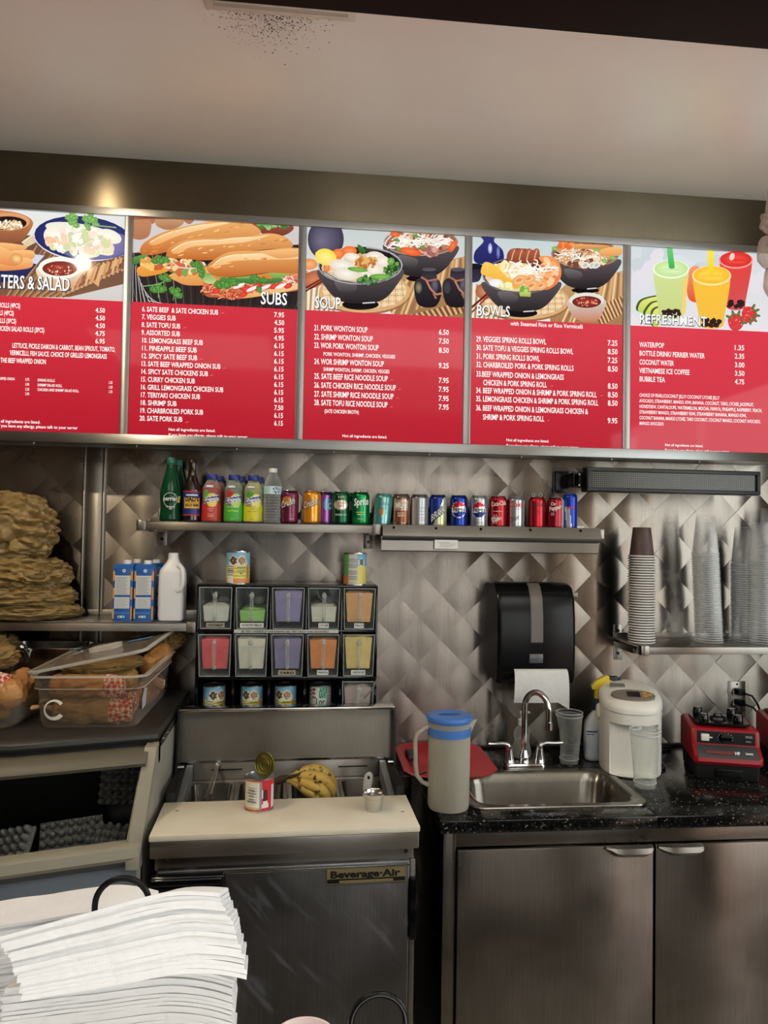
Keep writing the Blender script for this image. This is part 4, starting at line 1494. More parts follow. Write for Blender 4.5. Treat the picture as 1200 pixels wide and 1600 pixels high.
def globe_look(base, alt):
    def f(a, v):
        R = .82
        x, z = a / 57.3 * .033 / .030, (v - .56) * .118 / .030
        d = x * x + z * z
        if d < 1:
            if d > .86:
                return (226, 230, 238)
            wv = .10 * sin(x * 2.6 + .5)
            if z > .30 + wv:
                return (200, 40, 50)
            if z < -.30 + wv:
                return (30, 56, 150) if base[2] < 200 else (26, 44, 110)
            return (236, 238, 242)
        if v > .94:
            return alt
        return base if sin(a / 13 + .6) > -.5 else alt
    return f


can('soda_can', 'royal blue can with a round red, white and blue emblem', at(716.5), globe_look((24, 64, 176), (14, 36, 110)), [W('PEPSI', .0665, .0105, .046, 0, (16, 20, 40), 0, .03)], rz=face_rz(at(716.5)[0]))
can('soda_can', 'silver can with a round red, white and blue emblem', at(748), globe_look((196, 198, 204), (140, 144, 152)), [W('PEPSI', .0665, .0105, .046, 0, (16, 20, 40), 0, .03), W('DIET', .020, .005, .016, -18, (40, 50, 70)), W('355 mL', .020, .005, .022, 14, (40, 50, 70))], rz=face_rz(at(748)[0]))


def cherry_look(a, v):
    if v > .95:
        return (120, 20, 28)
    if v < .48 and ((a + 20) / 24) ** 2 + ((v - .28) / .16) ** 2 < 1 and sin(a * .4) * sin(v * 50) > -.2:
        return (226, 210, 206)
    return (178, 28, 40) if sin(a / 12) > -.4 else (130, 14, 26)


can('soda_can', 'red can with white script and pale cherry pattern, right of the silver emblem can', at(778), cherry_look, [W('Coca-Cola', .094, .017, .062, 4, (240, 232, 230), .12, .02), W('CHERRY', .064, .004, .04, 0, (236, 210, 206)), W('Zero', .036, .018, .036, -8, (240, 232, 230), .3, .01)], rz=face_rz(at(778)[0]))


def diet_look(a, v):
    if v > .9:
        return (120, 124, 128)
    if a < -38:
        return (170, 40, 50)
    return (206, 208, 210) if sin(a / 10) > -.3 else (150, 152, 156)


can('soda_can', 'silver can with large red lettering between two red cans', at(805.5), diet_look, [W('Coke', .092, .022, .060, 6, (190, 40, 52), 0, .03), W('355 mL', .074, .004, .02, 20, (90, 92, 96)), W('Diet', .038, .018, .036, -10, (90, 60, 60), .4, .01)], rz=face_rz(at(805.5)[0]))


def red_look(a, v):
    if v > .95:
        return (110, 14, 24)
    return (190, 24, 40) if sin(a / 14 + .8) > -.3 else (140, 12, 28)


can('soda_can', 'deep red can with black script and two raised ring tabs', at(838.5), red_look, [W('Coca-Cola', .092, .016, .058, 0, (30, 16, 18), .10, .02), W('ZERO', .068, .005, .026, 0, (30, 16, 18)), W('SUGAR', .060, .005, .03, 0, (30, 16, 18))], rz=face_rz(at(838.5)[0]), tab='loops')


def pepper_look(a, v):
    if a > 46:
        return (206, 196, 196)
    if v > .93:
        return (90, 20, 30)
    return (168, 32, 46) if sin(a / 12) > -.3 else (120, 20, 34)


pw = [W('Dr', .096, .012, .02, -12, (232, 226, 224), 0, .02), W('Pepper', .082, .016, .048, 0, (232, 226, 224), .22, .03), W('23', .058, .010, .012, -18, (232, 226, 224))]
can('soda_can', 'maroon red can with white lettering and a white side stripe, beside the slim blue can', at(867.5), pepper_look, pw, rz=face_rz(at(867.5)[0]))
p = U(873, 815, -.045)
can('soda_can', 'dark maroon can standing behind the white striped red can', (p.x, -.045, SH - .004), pepper_look, [], rz=face_rz(p.x))
p = U(542, 815, -.045)
can('soda_can', 'dark green can mostly hidden behind the bright green can', (p.x + .005, -.045, SH), dry_look, [], rz=face_rz(p.x))


def bull_look(a, v):
    if v > .62:
        return (26, 60, 170)
    k = (a - 4) / 30 + (v - .3)
    return (196, 200, 208) if (k < .1 and k > -1.3) else (26, 60, 170)


can('energy_drink_can', 'slim blue and silver can at the right end of the row', at(890.5, -.12), bull_look, [W('Red Bull', .084, .010, .034, 4, (200, 34, 44), 0, .03)], r=.0270, h=.138, rz=face_rz(at(890.5)[0]), group=None)


def lathe_r(prof):
    def f(z):
        for (r0, z0), (r1, z1) in zip(prof, prof[1:]):
            if z0 <= z <= z1:
                return r0 + (r1 - r0) * ((z - z0) / (z1 - z0) if z1 > z0 else 0)
        return prof[-1][0]
    return f


def smooth_prof(pts, n=5):
    out = []
    k = len(pts)
    for i in range(k - 1):
        p0, p1, p2, p3 = pts[max(i - 1, 0)], pts[i], pts[i + 1], pts[min(i + 2, k - 1)]
        for j in range(n):
            t = j / n
            out.append(tuple(0.5 * (2 * p1[q] + (p2[q] - p0[q]) * t + (2 * p0[q] - 5 * p1[q] + 4 * p2[q] - p3[q]) * t * t + (3 * p1[q] - p0[q] - 3 * p2[q] + p3[q]) * t ** 3) for q in (0, 1)))
    out.append(pts[-1])
    return out


GREEN = surf('green_glass', (14, 74, 46), 0.06, var=.06, spec=.6, coat=.5)
GREENC = clear('green_bottle_glass', (90, 170, 120), .55, .9, .05, (22, 84, 52))
BROWN = surf('brown_glass', (34, 17, 11), 0.07, var=.1, spec=.6, coat=.5)


def green_bottle(x, y, label, rz, front=True):
    t = thing('water_bottle', label, 'bottle', (x, y, SH), rz)
    pr = smooth_prof([(.024, 0), (.0345, .004), (.0355, .02), (.0330, .055), (.0360, .085), (.0355, .105), (.028, .145), (.0195, .178), (.0145, .205), (.0140, .222)])
    MB().lathe(pr, seg=36).build('bottle_body', GREENC, t)
    MB().lathe([(r * .93, z) for r, z in pr if z < .19], seg=28).build('water_fill', surf('green_water', (16, 78, 50), .1, var=.05), t)
    MB().lathe([(.0165, .205), (.0165, .208)], seg=28).build('neck_ring', surf('green_cap', (30, 96, 74), .4), t)
    MB().lathe([(.0150, .210), (.0155, .212), (.0155, .228), (.014, .231), (.001, .231)], seg=28).build('cap', surf('teal_green_cap', (34, 104, 84), .4), t)
    if front:
        rf = lathe_r(pr)
        mb = MB()
        for k in range(40):
            a0, a1 = 2 * pi * k / 40, 2 * pi * (k + 1) / 40
            q = []
            for a, rr in ((a0, .026), (a1, .026), (a1, .0245), (a0, .0245)):
                th, z = rr * cos(a) / .036, .077 + rr * sin(a)
                r_ = rf(z) + .0008
                q.append((r_ * sin(th), -r_ * cos(th), z))
            mb.poly(q)
        cyl_text(mb, 'perrier', .0365, .082, .015, .048, 0, .6, .02, .0, .001)
        mb.build('lettering', 'white_ink', t, sharp=None, normals=False)
        mb = MB()
        skin(mb, rf, .068, .092, lambda a, v: (214, 206, 60), 4, 6, .0009, (46, 74))
        mb.build('yellow_flash', 'attr', t, sharp=None, normals=False)
        mb = MB()
        cyl_text(mb, 'EAU GAZEUSE', .036, .052, .005, .03, rad(4), .6, .0, 0, .0008)
        cyl_text(mb, '1863', .036, .046, .006, .01, rad(2), .6, .0, 0, .0008)
        mb.build('small_print', 'white_ink', t, sharp=None, normals=False)
    return t


x = at(265, -.125)[0]
green_bottle(x, -.125, 'green sparkling water bottle with a round white emblem, at the left end', face_rz(x))
green_bottle(U(276, 800, -.05).x, -.045, 'green bottle half hidden behind the left end sparkling water bottle', 0, False)

x = at(299, -.12)[0]
t = thing('root_beer_bottle', 'brown glass bottle with a blue and yellow root beer label', 'bottle', (x, -.12, SH), face_rz(x))
pr = smooth_prof([(.026, 0), (.0310, .004), (.0315, .02), (.0315, .105), (.0305, .120), (.024, .145), (.0165, .168), (.0140, .190), (.0135, .216)])
MB().lathe(pr, seg=36).build('bottle_body', BROWN, t)
MB().lathe([(.0140, .213), (.0158, .214), (.0150, .222), (.0125, .226), (.001, .2265)], seg=24).build('crown_cap', surf('dark_crown_cap', (60, 40, 34), .35, .6), t)


def dads_look(a, v):
    if v > .94 or v < .06:
        return (170, 40, 50)
    if abs(a) < 56 and .30 < v < .74:
        return (226, 176, 60)
    if abs(a) < 40 and .78 < v < .84:
        return (214, 214, 214)
    return (34, 44, 120)


mb = MB()
skin(mb, lathe_r(pr), .022, .112, dads_look, 34, 40, .0006, (-100, 100))
mb.build('paper_label', 'attr', t, sharp=None, normals=False)
mb = MB()
cyl_text(mb, "DAD'S", .0325, .082, .016, .050, 0, .6, .045, 0, .0006)
cyl_text(mb, 'ROOT BEER', .0325, .060, .0085, .050, 0, .6, .03, 0, .0006)
cyl_text(mb, 'OLD FASHIONED', .0325, .070, .0035, .03, 0, .6, .0, 0, .0006)
mb.build('lettering', 'ink', t, sharp=None, normals=False)


def tea_bottle(px, y, label, juice, look, words, rz=None, front=True, r=.0345):
    p = U(px, 815, y)
    t = thing('juice_bottle', label, 'bottle', (p.x, y, SH), face_rz(p.x) if rz is None else rz, 'fruit drink bottles with blue caps')
    k = r / .0345
    pr = smooth_prof([(.026 * k, 0), (.0335 * k, .004), (.0345 * k, .02), (.0345 * k, .060), (.0330 * k, .080), (.0330 * k, .098), (.0345 * k, .112), (.031 * k, .128), (.023 * k, .144), (.0175, .154), (.017, .162)])
    MB().lathe(pr, seg=36).build('bottle_body', 'pet', t)
    MB().lathe([(a * .94, b) for a, b in pr if .002 < b < .148], seg=30).build('juice', juice, t)
    MB().lathe([(.0205, .156), (.0208, .158), (.0208, .171), (.0195, .174), (.001, .174)], seg=28).build('cap', surf('blue_cap', (34, 48, 130), .4), t)
    if front:
        mb = MB()
        skin(mb, lathe_r(pr), .006, .122, look, 40, 44, .0005, (-110, 110))
        mb.build('printed_sleeve', 'attr', t, sharp=None, normals=False)
        mb = MB()
        mb.col((236, 240, 246))
        for q in range(1):
            cyl_text(mb, 'snapple', r, .0845, .0125, .052, 0, .6, .03, .12, .0012)
        mb.build('lettering', 'attr', t, sharp=None, normals=False)
        mb = MB()
        mb.col(words[0])
        for i, (b_, z_, h_, w_) in enumerate(words[1]):
            cyl_text(mb, b_, r, z_, h_, w_, rad(-4), .6, .0, 0, .0008)
        mb.build('small_print', 'attr', t, sharp=None, normals=False)
        mb = MB()
        skin(mb, lathe_r(pr), .124, .136, lambda a, v: (206, 210, 220) if .15 < v < .85 else (60, 70, 140), 6, 8, .0012, (-42, 8))
        mb.build('price_sticker', 'attr', t, sharp=None, normals=False)
    return t


def sleeve(base, fruit, fx, leaf, deep):
    def f(a, v):
        z = v * .116 + .006
        if abs(z - .084 - .0022 * a / 10 * .6) < .0105 and abs(a) < 52:
            return (232, 236, 244) if abs(abs(z - .084 - .0022 * a / 10 * .6) - .0095) < .0014 else (44, 60, 140)
        if ((a - fx) / 34) ** 2 + ((z - .080) / .026) ** 2 < 1:
            return fruit
        if ((a - fx + 40) / 26) ** 2 + ((z - .094) / .024) ** 2 < 1:
            return leaf
        if z < .066 + .008 * sin(a / 20):
            return base
        if z > .1:
            return deep
        return deep
    return f


J = surf('red_juice', (176, 60, 46), .2)
tea_bottle(330, -.118, 'red fruit drink bottle with a blue cap and half peach picture', J, sleeve((196, 54, 44), (232, 206, 110), 2, (110, 170, 80), (150, 70, 60)), ((240, 220, 210), [('peach', .050, .006, .02), ('tea', .042, .006, .012), ('the a la', .030, .005, .02), ('peche', .023, .006, .02)]))
J2 = surf('green_juice', (120, 130, 70), .2)
tea_bottle(364.5, -.118, 'green fruit drink bottle with a blue cap, kiwi and strawberry picture', J2, sleeve((70, 176, 60), (196, 214, 120), 14, (190, 54, 60), (112, 116, 104)), ((226, 240, 120), [('kiwi strawberry', .058, .007, .046), ('kiwi fraises', .043, .008, .04), ('355 mL', .014, .004, .012)]))
J3 = surf('yellow_juice', (190, 176, 60), .2)
tea_bottle(395, -.118, 'yellow fruit drink bottle with a blue cap, next to the water bottle', J3, sleeve((220, 210, 50), (236, 226, 130), 20, (90, 160, 60), (150, 150, 110)), ((90, 110, 50), [('lemon', .060, .006, .026), ('tea', .052, .006, .014), ('the au citron', .042, .006, .036), ('473 mL', .014, .004, .016)]))
tea_bottle(340, -.042, 'second red fruit drink bottle standing behind the peach one', J, None, None, 0, False)
tea_bottle(374, -.042, 'second green fruit drink bottle standing behind the kiwi one', J2, None, None, 0, False)
tea_bottle(402, -.042, 'second yellow fruit drink bottle standing behind the lemon one', J3, None, None, 0, False)

x = at(425, -.118)[0]
t = thing('water_bottle', 'clear ribbed water bottle with a white cap and pale blue label', 'bottle', (x, -.118, SH), face_rz(x))
pr = [(.026, 0), (.031, .004)]
for k in range(9):
    z = .008 + k * .0105
    pr += [(.0315, z), (.0325, z + .003), (.0325, z + .006), (.0300, z + .0088)]
pr += [(.0325, .104), (.0325, .136), (.0322, .142), (.027, .160), (.018, .177), (.0128, .187), (.0125, .194)]
MB().lathe(pr, seg=36).build('bottle_body', 'pet', t)
MB().lathe([(.0150, .186), (.0152, .188), (.0152, .199), (.0142, .2015), (.001, .2015)], seg=28).build('cap', 'white', t)


def wlab(a, v):
    if ((a - 24) / 27) ** 2 + ((v - .5) / .44) ** 2 < 1:
        return (70, 110, 160) if sin(a * .3 + v * 9) > -.3 else (190, 214, 230)
    if a < -20:
        return (150, 200, 210) if sin(a * .5) * sin(v * 20) > 0 else (196, 222, 226)
    return (214, 226, 230)


mb = MB()
skin(mb, lathe_r(pr), .106, .135, wlab, 14, 44, .0006, (-130, 130))
mb.build('paper_label', 'attr', t, sharp=None, normals=False)
mb = MB()
cyl_text(mb, 'Pure Life', .0325, .1205, .007, .018, rad(24), .6, .02, 0, .0012)
mb.build('lettering', 'white_ink', t, sharp=None, normals=False)

# ================================================================== LED SIGN, TOWEL DISPENSER, OUTLETS
t = thing('led_sign', 'long black scrolling LED sign, switched off, under the right end of the menu', 'sign', (1.37, -.17, 1.905))
off = (1.37, -.17, 1.905)
X0, X1, Z0, Z1 = 1.022, 1.712, 1.905, 1.998
mb = MB()
mb.box(X0, X1, -.185, -.130, Z0, Z1, .006, 3)
mb.build('casing', 'black', t, off=off)
mb = MB()
for a, b, c, d in ((X0 + .002, X1 - .002, Z1 - .016, Z1 - .002), (X0 + .002, X1 - .002, Z0 + .002, Z0 + .016), (X0 + .002, X0 + .016, Z0 + .014, Z1 - .014), (X1 - .016, X1 - .002, Z0 + .014, Z1 - .014)):
    mb.box(a, b, -.196, -.183, c, d, .003)
mb.build('bezel', surf('dark_grey_bezel', (34, 35, 37), .45), t, off=off)
MB().box(X0 + .014, X1 - .014, -.1866, -.184, Z0 + .014, Z1 - .014).build('display_window', surf('smoked_display', (44, 44, 40), .22, var=.06), t, off=off)
mb = MB()
nx = 80
for i in range(nx):
    for j in range(8):
        cx, cz = X0 + .028 + i * (X1 - X0 - .056) / (nx - 1), Z0 + .0205 + j * .0074
        mb.poly([(cx + .0019 * cos(pi / 4 + k * pi / 2), -.1868, cz + .0019 * sin(pi / 4 + k * pi / 2)) for k in range(4)])
tag(mb.build('led_dots', surf('unlit_led', (126, 124, 106), .35, var=.1), t, off=off, sharp=None, normals=False), kind='stuff')
mb = MB()
mb.box(X0 - .064, X0 - .010, -.030, -.002, Z0 + .004, Z1 - .004, .002).box(X0 - .034, X0 + .02, -.150, -.132, Z0 + .016, Z1 - .016, .002).box(X0 - .036, X0 - .012, -.15, -.02, Z0 + .020, Z1 - .020, .003)
mb.build('mounting_arm', 'black', t, off=off)
for z in (Z0 + .026, Z1 - .026):
    MB().cyl((X0 - .014, -.152, z), (X0 - .014, -.156, z), .004, 10).build('bolt', 'polished', t, off=off)

t = thing('towel_dispenser', 'black paper towel dispenser on the steel wall above the sink', 'dispenser', (.83, -.11, 1.195))
off = (.83, -.11, 1.195)
A0, A1 = .690, .985
side = [(-.004, 1.555), (-.004, 1.20), (-.13, 1.195), (-.172, 1.190), (-.186, 1.215), (-.190, 1.26), (-.192, 1.36), (-.189, 1.44), (-.178, 1.505), (-.152, 1.545), (-.120, 1.558)]
mb = MB()
cx = (A0 + A1) / 2
lo = []
for x, k in ((A0, .955), (A0 + .006, .985), (A0 + .016, 1.0), (A1 - .016, 1.0), (A1 - .006, .985), (A1, .955)):
    lo.append([(x, -.004 + (y + .004) * k, 1.375 + (z - 1.375) * (k * .5 + .5)) for y, z in side])
mb.loft(lo)
mb.build('housing', 'black', t, off=off)
mb = MB()
mb.loft([[(x, y - .003, z) for x in (.815, .858)] for y, z in ((-.13, 1.5585), (-.152, 1.547), (-.178, 1.508), (-.1893, 1.44), (-.192, 1.36), (-.1922, 1.345))], closed=False, cap0=False, cap1=False)
mb.loft([[(x, y - .001, z) for x in (.813, .860)] for y, z in ((-.13, 1.5575), (-.152, 1.546), (-.178, 1.507), (-.1893, 1.439), (-.192, 1.36), (-.1922, 1.343))], closed=False, cap0=False, cap1=False)
mb.build('level_window', surf('smoked_window', (104, 98, 92), .25), t, off=off)
MB().box(.808, .860, -.1965, -.188, 1.268, 1.302, .003).build('sensor_panel', surf('sensor_grey', (84, 88, 92), .25), t, off=off)
MB().box(.74, .955, -.184, -.13, 1.196, 1.246, .004).build('paper_slot', 'void', t, off=off)
mb = MB()
mb.box(.824, .846, -.06, -.055, 1.557, 1.585, .004)
mb.build('clear_key', 'bin', t, off=off)
mb = MB()
mb.box(.985, 1.020, -.12, -.112, 1.505, 1.522, .003)
mb.build('side_key', surf('olive_clear_key', (150, 144, 120), .3), t, off=off)
# sheet of towel hanging out of the slot
pts = [(-.160, 1.240), (-.188, 1.246), (-.202, 1.238), (-.210, 1.215), (-.213, 1.18), (-.212, 1.150), (-.208, 1.128)]
mb = MB()
prof = smooth_prof(pts, 5)
N_ = 40
rows = []
for i, (y, z) in enumerate(prof):
    u = i / (len(prof) - 1)
    row = []
    for k in range(N_ + 1):
        s_ = k / N_
        x = .752 + .198 * s_ + .010 * u * (s_ - .45)
        dz = 0
        if u > .8:
            dz = -.0018 * (k % 2) * (u - .8) * 5
            if s_ > .80:
                dz -= (s_ - .80) * .13 * (u - .8) * 5
        row.append((x, y - .004 * u * sin(s_ * 3), z + dz))
    rows.append(row)
mb.loft(rows, False, False, closed=False)
mb.loft([[(p[0], p[1] + .0008, p[2]) for p in r_] for r_ in rows], False, False, closed=False)
tag(mb.build('paper_towel', surf('embossed_towel', (226, 226, 224), .9, var=.03, nscale=60, bump=.5, bscale=260), t, off=off, sharp=60))


def outlet(label, cx, cz, plugs):
    off = (cx, -.004, cz)
    t = thing('wall_outlet', label, 'outlet', off)
    MB().box(cx - .037, cx + .037, -.007, -.001, cz - .062, cz + .062, .003).build('cover_plate', 'steel', t, off=off)
    MB().box(cx - .018, cx + .018, -.0095, -.006, cz - .036, cz + .036, .002).build('socket_block', surf('socket_ivory', (176, 172, 160), .4), t, off=off)
    for z in (cz + .050, cz - .050):
        MB().cyl((cx, -.0065, z), (cx, -.0085, z), .004, 10).build('screw', 'black', t, off=off)
    return t


outlet('steel wall outlet with two black plugs above the blender', 1.731, 1.099, True)
outlet('steel wall outlet partly hidden behind the white hot water pot', 1.277, 1.092, False)

# black plugs and cords
for i, (z, pts, lab) in enumerate(((1.122, [(1.738, -.045, 1.120), (1.765, -.055, 1.112), (1.785, -.06, 1.08), (1.80, -.07, 1.03), (1.80, -.08, .98), (1.79, -.09, .94), (1.74, -.10, .918), (1.68, -.12, .914)], 'black plug in the upper socket with its cord hanging down the wall'),
                                    (1.080, [(1.738, -.045, 1.078), (1.768, -.06, 1.066), (1.795, -.07, 1.03), (1.815, -.08, .99), (1.835, -.10, .95), (1.84, -.12, .917), (1.80, -.16, .9145)], 'black plug in the lower socket with its cord running right'))):
    t = thing('power_cord', lab, 'cord', (1.731, -.01, z))
    MB().prism(rrect(1.716, 1.746, z - .012, z + .012, .006, 4), -.042, -.0096).build('plug', 'black', t, off=(1.731, -.01, z))
    MB().tube(pts, .0042, 10).build('cable', 'black', t, off=(1.731, -.01, z), sharp=60)

# ================================================================== CUPS ON THE RIGHT SHELF
RS = 1.338
CUPW = surf('brown_cup_sleeve', (60, 44, 40), .6, var=.5, nscale=26, stretch=(1, 1, .35), col2=(104, 84, 76))


def paper_cup(z0):
    t = thing('paper_cup', 'x', 'paper cup', (1.258, -.150, RS + z0), 0, 'upturned paper cups in the brown and white stack')
    H = .112
    MB().lathe([(.0455, .003), (.0445, .010), (.0335, H - .006), (.033, H), (.0315, H - .0005), (.0310, H - .008), (.001, H - .0085)], seg=30, cap0=False).build('cup_body', CUPW, t)
    rp = [(.0475 + .0028 * cos(a), .0032 + .0030 * sin(a)) for a in [2 * pi * k / 8 for k in range(9)]]
    MB().lathe(rp, seg=36, cap0=False, cap1=False).build('rolled_rim', 'white', t)
    return t


n = 34
pc = None
for k in range(n):
    z = k * .00985
    if pc is None:
        pc = paper_cup(z)
        c = pc
    else:
        c = copy_tree(pc)
        c.location.z = RS + z
        c.location.x = 1.258 + .0012 * sin(k * 1.7)
    if k == n - 1:
        c['label'] = 'brown patterned paper cup upturned on top of the paper cup stack'
    elif k == 0:
        c['label'] = 'lowest white rimmed paper cup, touching the right shelf'
    else:
        c['label'] = 'white rimmed upturned paper cup in the middle of the stack on the right shelf'


def clear_cup(loc):
    t = thing('clear_cup', 'x', 'plastic cup', loc)
    H = .150
    MB().lathe([(.0480, .003), (.0470, .012), (.0345, H - .012), (.0335, H - .002), (.0315, H), (.001, H - .001)], seg=24, cap0=False).build('cup_wall', 'cup', t)
    rp = [(.0490 + .0022 * cos(a), .0032 + .0024 * sin(a)) for a in [2 * pi * k / 6 for k in range(7)]]
    MB().lathe(rp, seg=28, cap0=False, cap1=False).build('rim', clear_rim, t)
    return t


clear_rim = clear('clear_cup_rim', (250, 250, 250), .25, .8, .1, (236, 240, 242))
proto = None
stacks = [(1108, 1008, -.135, 40, .0087, (-.00042, 0), 'clear stack beside the paper cups', 1.0),
          (1163, 1004, -.105, 35, .0087, (-.0001, 0), 'second clear stack from the paper cups', .95),
          (1192, 1007, -.165, 37, .0087, (.00005, 0), 'front clear stack at the right edge', 1.0),
          (1203, 1000, -.065, 44, .0087, (0, 0), 'tallest clear stack, behind at the right edge', .95)]
for px, py, y, n, dz, (lx, ly), where, sc in stacks:
    p = U(px, py, y)
    for k in range(n):
        loc = (p.x + lx * k + .0006 * sin(k * 2.1), y + ly * k, RS + k * dz)
        if proto is None:
            proto = clear_cup(loc)
            c = proto
        else:
            c = copy_tree(proto)
            c.location = loc
            c.scale = (sc, sc, 1)
        c['group'] = 'cups in the ' + where
        c['label'] = ('lowest plastic cup of the ' if k == 0 else 'topmost plastic cup of the ' if k == n - 1 else 'upturned plastic cup in the middle of the ') + where

# ================================================================== LEFT SHELF
LS = 1.418


def carton(label, loc):
    t = thing('milk_carton', label, 'carton', loc, 0, 'blue almond drink cartons')
    w2, d2, H = .034, .032, .196
    mb = MB()
    mb.loft([ring(rrect(-w2, w2, -d2, d2, .004, 2), z) for z in (0, H * .93)] + [ring(rrect(-w2 * .97, w2 * .97, -d2 * .5, d2 * .9, .004, 2), H)])
    mb.build('carton_body', surf('blue_carton', (34, 92, 168), .4, var=.05), t)
    mb = MB()
    F = -d2 - .0006

    def R_(x0, x1, z0, z1, c, dy=0.0):
        mb.col(c)
        mb.poly([(x0 * w2, F - dy, z0 * H), (x1 * w2, F - dy, z0 * H), (x1 * w2, F - dy, z1 * H), (x0 * w2, F - dy, z1 * H)])
    for x0, x1, z0, z1 in ((-.97, -.80, .76, .88), (.78, .97, .76, .88), (-.97, -.78, .40, .58), (.78, .97, .38, .60), (-.97, -.80, .04, .22), (.80, .97, .03, .26)):
        R_(x0, x1, z0, z1, (206, 150, 80))
    for sx in (-1, 1):
        mb.col((212, 156, 84))
        mb.poly([(sx * w2 * (.97 - .55 * (1 - cos(a)) * .5 - (.0)), F - .0001, H * (.90 - .14 * sin(a / 2))) for a in [pi * q / 8 for q in range(9)]] + [(sx * w2 * .97, F - .0001, H * .70), (sx * w2 * .97, F - .0001, H * .92)])
    R_(-.78, .72, .46, .80, (206, 210, 212), .0003)
    R_(-.80, .70, .22, .42, (206, 210, 212), .0003)
    for k in range(13):
        R_(-.70, .5 - .3 * (k % 3) / 3, .48 + k * .0235, .487 + k * .0235, (110, 116, 122), .0005)
    for k in range(7):
        R_(-.70, .6 - .3 * (k % 2), .24 + k * .024, .246 + k * .024, (140, 146, 150), .0005)
    R_(-.44, .24, .055, .095, (226, 228, 228), .0004)
    R_(-.36, -.2, .062, .088, (120, 130, 150), .0006)
    R_(.02, .16, .062, .088, (120, 130, 150), .0006)
    R_(-.78, .7, .12, .155, (66, 120, 186), .0002)
    mb.col((232, 236, 240))
    mb.poly([(w2 * .10 + .0058 * cos(a), F - .0004, H * .885 + .0058 * sin(a)) for a in [2 * pi * q / 16 for q in range(16)]])
    mb.col((34, 92, 168))
    mb.poly([(w2 * .10 - .003, F - .0006, H * .885 - .002), (w2 * .10 + .003, F - .0006, H * .885 - .002), (w2 * .10, F - .0006, H * .885 + .004)])
    # almond picture on the right side
    for z in (.17, .86):
        mb.col((206, 146, 76))
        mb.poly([(w2 + .0006, -.004 + .012 * cos(a), H * z + .015 * sin(a)) for a in [2 * pi * q / 14 for q in range(14)]])
    mb.build('printed_artwork', 'attr', t, sharp=None, normals=False)
    mb = MB()
    mb.lathe([(.0135, .186), (.0135, .207), (.0128, .209), (.001, .209)], (.005, .006, 0), 24)
    mb.build('screw_cap', 'white', t)
    return t


x1 = U(191.5, 970, -.2).x
x2 = U(224, 970, -.2).x
c1 = carton('blue almond drink carton with white print, front left of four', (x1, -.178, LS))
c2 = copy_tree(c1)
place(c2, (x2, -.178, LS), rad(2), 'blue almond drink carton with white print, front right next to the white jug')
c3 = copy_tree(c1)
place(c3, (x1 + .012, -.085, LS), 0, 'blue almond carton standing behind the front left carton')
c4 = copy_tree(c1)
place(c4, (x2 + .010, -.085, LS), 0, 'blue almond carton standing behind the front right carton')

t = thing('milk_jug', 'white opaque plastic jug with a moulded handle, at the right end of the left shelf', 'jug', (-.480, -.185, LS))
mb = MB()
lo = []
for z, w_, d_, r_ in ((0, .036, .036, .012), (.004, .041, .041, .014), (.02, .0435, .042, .015), (.10, .0435, .042, .015), (.165, .0425, .041, .015), (.178, .040, .039, .016), (.192, .031, .032, .018), (.205, .022, .024, .016), (.216, .0175, .0185, .0165), (.222, .0175, .0175, .0165), (.236, .0165, .0165, .0160), (.237, .0150, .0150, .0148)):
    lo.append(ring(rrect(-w_, w_, -d_, d_, r_, 5), z))
mb.loft(lo)
mb.build('jug_body', surf('milky_white_plastic', (226, 226, 228), .38, var=.02, sss=.15), t)
mb = MB()
mb.tube([(.024, -.034, .196), (.037, -.039, .185), (.0405, -.042, .165), (.0405, -.042, .13), (.036, -.041, .112), (.022, -.040, .106)], .0085, 10)
mb.build('handle', surf('milky_white_handle', (222, 222, 224), .38), t, sharp=70)


def bag_lump(name, label, c, rx, ry, rz_, seed, folds=9, lean=0.0, group=None, squash=1.0, cat='paper bag', top=1.0):
    """heap of crumpled paper: sharp folds that run round it, broken by cross creases"""
    sd = V((seed * 3.1, seed * 1.7, seed * .9))
    mb = MB()
    NT_, NZ = 150, 84
    loops = []
    for i in range(NZ + 1):
        v = i / NZ
        ph = -pi / 2 + pi * v
        lp = []
        for k in range(NT_):
            a = 2 * pi * k / NT_
            p = V((cos(ph) * cos(a), cos(ph) * sin(a), sin(ph)))
            pw = abs(cos(ph)) ** .55
            base = V((rx * pw * cos(a), ry * pw * sin(a), rz_ * (abs(sin(ph)) ** .9) * (1 if ph > 0 else -1)))
            q = p * 1.6 + sd
            zm = base.z
            w_ = noise.noise(q * .7)
            ph1 = zm / (.020 + .004 * folds) + 1.5 * w_ + .55 * sin(a + seed * 1.3) + .2 * sin(3 * a + seed)
            ph2 = (a * .6 + zm / .05) + noise.noise(q * 1.2 + V((9, 2, 4))) * 1.8
            g1 = abs(sin(pi * ph1)) ** .6
            g2 = abs(sin(pi * ph2)) ** .6
            f3 = abs(noise.noise(q * 2.6 + V((w_, w_, w_))))
            f4 = abs(noise.noise(q * 6.0 + V((0, 0, g1))))
            amp = min(1.0, rz_ / .06)
            d = amp * (.020 * (g1 - .6) + .014 * (g2 - .6) + .030 * (.25 - f3) + .010 * (.25 - f4))
            n_ = p.normalized()
            pt = base + V((n_.x, n_.y, n_.z * .5)) * d
            pt.x += lean * (pt.z + rz_)
            lp.append(V(c) + pt)
        loops.append(lp)
    mb.loft(loops)
    o = mb.build(name, 'bagkraft', sharp=50)
    return tag(o, label, cat, group)


